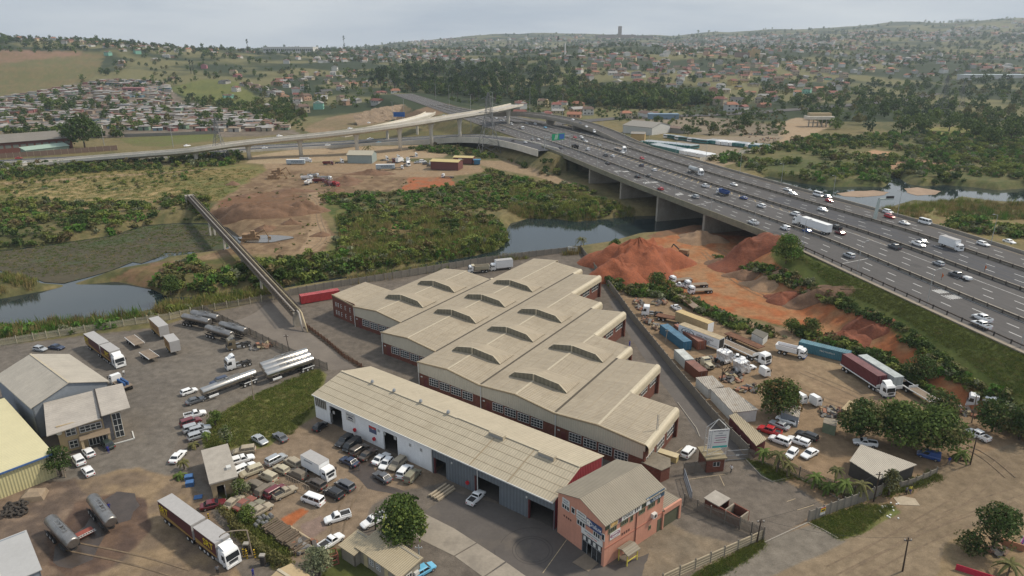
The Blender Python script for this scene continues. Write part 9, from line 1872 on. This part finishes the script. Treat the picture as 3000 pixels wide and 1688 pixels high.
for a in (('heap of rusty crates and engine parts beside the bronze tractor','d',590,400,40,3.2,1.4,1.2,1),('tangle of rusty frames along the long yard wall','h',720,520,40,1.2,5,1.,2),('rusty parts below the mustard-roofed trailer','h',600,330,34,1.4,4.5,.9,3),('scrap beside the bare tree','h',1330,900,34,2.4,2.4,1.,4),('scrap around the foil-wrapped cabs','h',1540,1060,34,3.,2.,.9,5),('rubble and timber behind the white truck cab','i',620,1060,30,2.6,1.6,.7,6),('yellowish rusty loader parts by the bushes','h',800,310,30,2.4,1.5,1.5,7),('rubble beside the dirt track','i',1200,300,26,3.,1.4,.5,8),('junk between fence and barrels','c',990,1150,30,1.6,1.6,.8,9),('dark drums and rubbish under the pale utility pole','i',1990,1060,26,1.8,1.8,.9,10),('red and brown junk on the lower right garden','g',2290,1190,20,1.6,1.0,.5,11),('scrap beneath the rust-and-green tree','h',1680,1170,34,2.6,1.6,.8,12),('white rubble beyond the bus depot, left','k',2230,450,40,16,6,2.5,13),('white rubble and wrecks beyond the bus depot, right','k',2100,400,40,20,7,2.5,14)): junk(*a)
t=thing('loading_frame','dark steel loading frame beside the red heaps','frame',P(*zp('i',930,130)),.4); b=MB()
for x in(-2,0,2):
 for y in(-1,1): b.box(x-.1,x+.1,y-.1,y+.1,0,2.6)
b.box(-2.1,2.1,-1.1,1.1,2.5,2.7); b.build('frame',dark,t); MB().box(-1,1,-.8,.8,1.2,2.4).build('hopper',M('machine_rust'),t)
t=thing('red_banner','red metal strip fence at the lower right garden','fence',P(*zp('g',1990,1410)),-.55); MB().box(-1.2,3.2,-.04,.04,0,.9).build('panel',M('banner_red',(.42,.02,.05)),t)
t=thing('garden_wall','terracotta garden wall behind the dark bushy tree','wall',P(*zp('g',2430,1150)),-.6); MB().box(-1.6,1.6,-.1,.1,0,1.0).build('panel',M('terracotta_wall',(.33,.15,.08)),t)
t=thing('hanging_cloth','white, pink and blue washing at the right edge','washing',P(*zp('g',2530,1160)),.4);
for k,(c_,z_) in enumerate((((.6,.6,.62),1.6),((.5,.08,.3),1.3),((.05,.06,.3),.9))): MB().box(-.3+k*.3,.0+k*.3,-.03,.03,z_-.5,z_+.5).build('cloth',M('wash_%d'%k,c_),t)
for k in range(16):
 q=P(*zp('g',1080+rng.random()*240,700+rng.random()*170)); o=ob('litter',MB().box(-.14,.14,-.1,.1,0,.12).mesh('litter',signw),loc=q,rz=rng.random()*3); tag(o,'scrap of white litter on the grass verge','litter','litter on the verge')
# open barrel ring and stones
t=thing('parking_slab','pale concrete slab in the dirt below the slab wall','slab',P(*zp('g',1390,690))); MB().prism([(-1.6,-.9),(1.5,-1.1),(1.7,.6),(.2,1.2),(-1.5,.9)],0,.07).build('slab',M('pale_beam'),t)
q=G(775,702); b=MB().prism([(math.cos(a)*(9+2*math.sin(3*a)),math.sin(a)*5,0) for a in np.linspace(0,6.28,22,endpoint=False)],-.5,.35); o=b.build('puddle',M('puddle_water',(.12,.11,.10),rough=.08,var=0),kind='structure'); o.location=q
tk=MB(); kz=.012
for pts in ([(2980,1440),(2800,1500),(2600,1590),(2420,1680)],[(2990,1480),(2780,1545),(2600,1630),(2480,1700)],[(2940,1350),(2880,1420),(2790,1480),(2650,1560),(2500,1650)],[(2350,1090),(2450,1130),(2600,1200),(2760,1240)],[(2330,1140),(2440,1180),(2560,1220)],[(2110,730),(2190,800),(2330,870),(2520,930)],[(2060,740),(2150,830),(2330,910)],[(200,1600),(400,1640),(560,1690)],[(880,560),(940,590),(930,640),(960,700),(900,745)],[(980,560),(800,590),(690,600)],[(1050,1420),(1000,1500),(980,1600)],[(2780,1290),(2880,1330),(2960,1400)]):
 pl_=smooth_line([tuple(P(*q))[:2] for q in pts],3); pl_,_=resample(pl_,1.5); nr_=normals(pl_)
 for o in(-.95,.7):
  w_=.24; kz+=.003; ribbon(tk,pl_,nr_,o,o+w_,kz+H(pl_[:,0].copy(),pl_[:,1].copy()))
tk.build('wheel_ruts',M('rut_soil',(.155,.112,.072),rough=.95,var=.35,scale=.6),kind='structure')
# air
hzm=bpy.data.materials.new('haze_air'); hzm.use_nodes=True; n=hzm.node_tree.nodes; n.clear(); out=n.new('ShaderNodeOutputMaterial'); pv=n.new('ShaderNodeVolumePrincipled'); pv.inputs['Color'].default_value=(.76,.88,1,1); pv.inputs['Density'].default_value=.00009; pv.inputs['Anisotropy'].default_value=.25; hzm.node_tree.links.new(pv.outputs[0],out.inputs['Volume'])
b=MB().box(-6700,6700,-60,6500,-9,330); o=b.build('haze',hzm,kind='stuff'); tag(o,'pale blue haze over the valley and hills','haze')
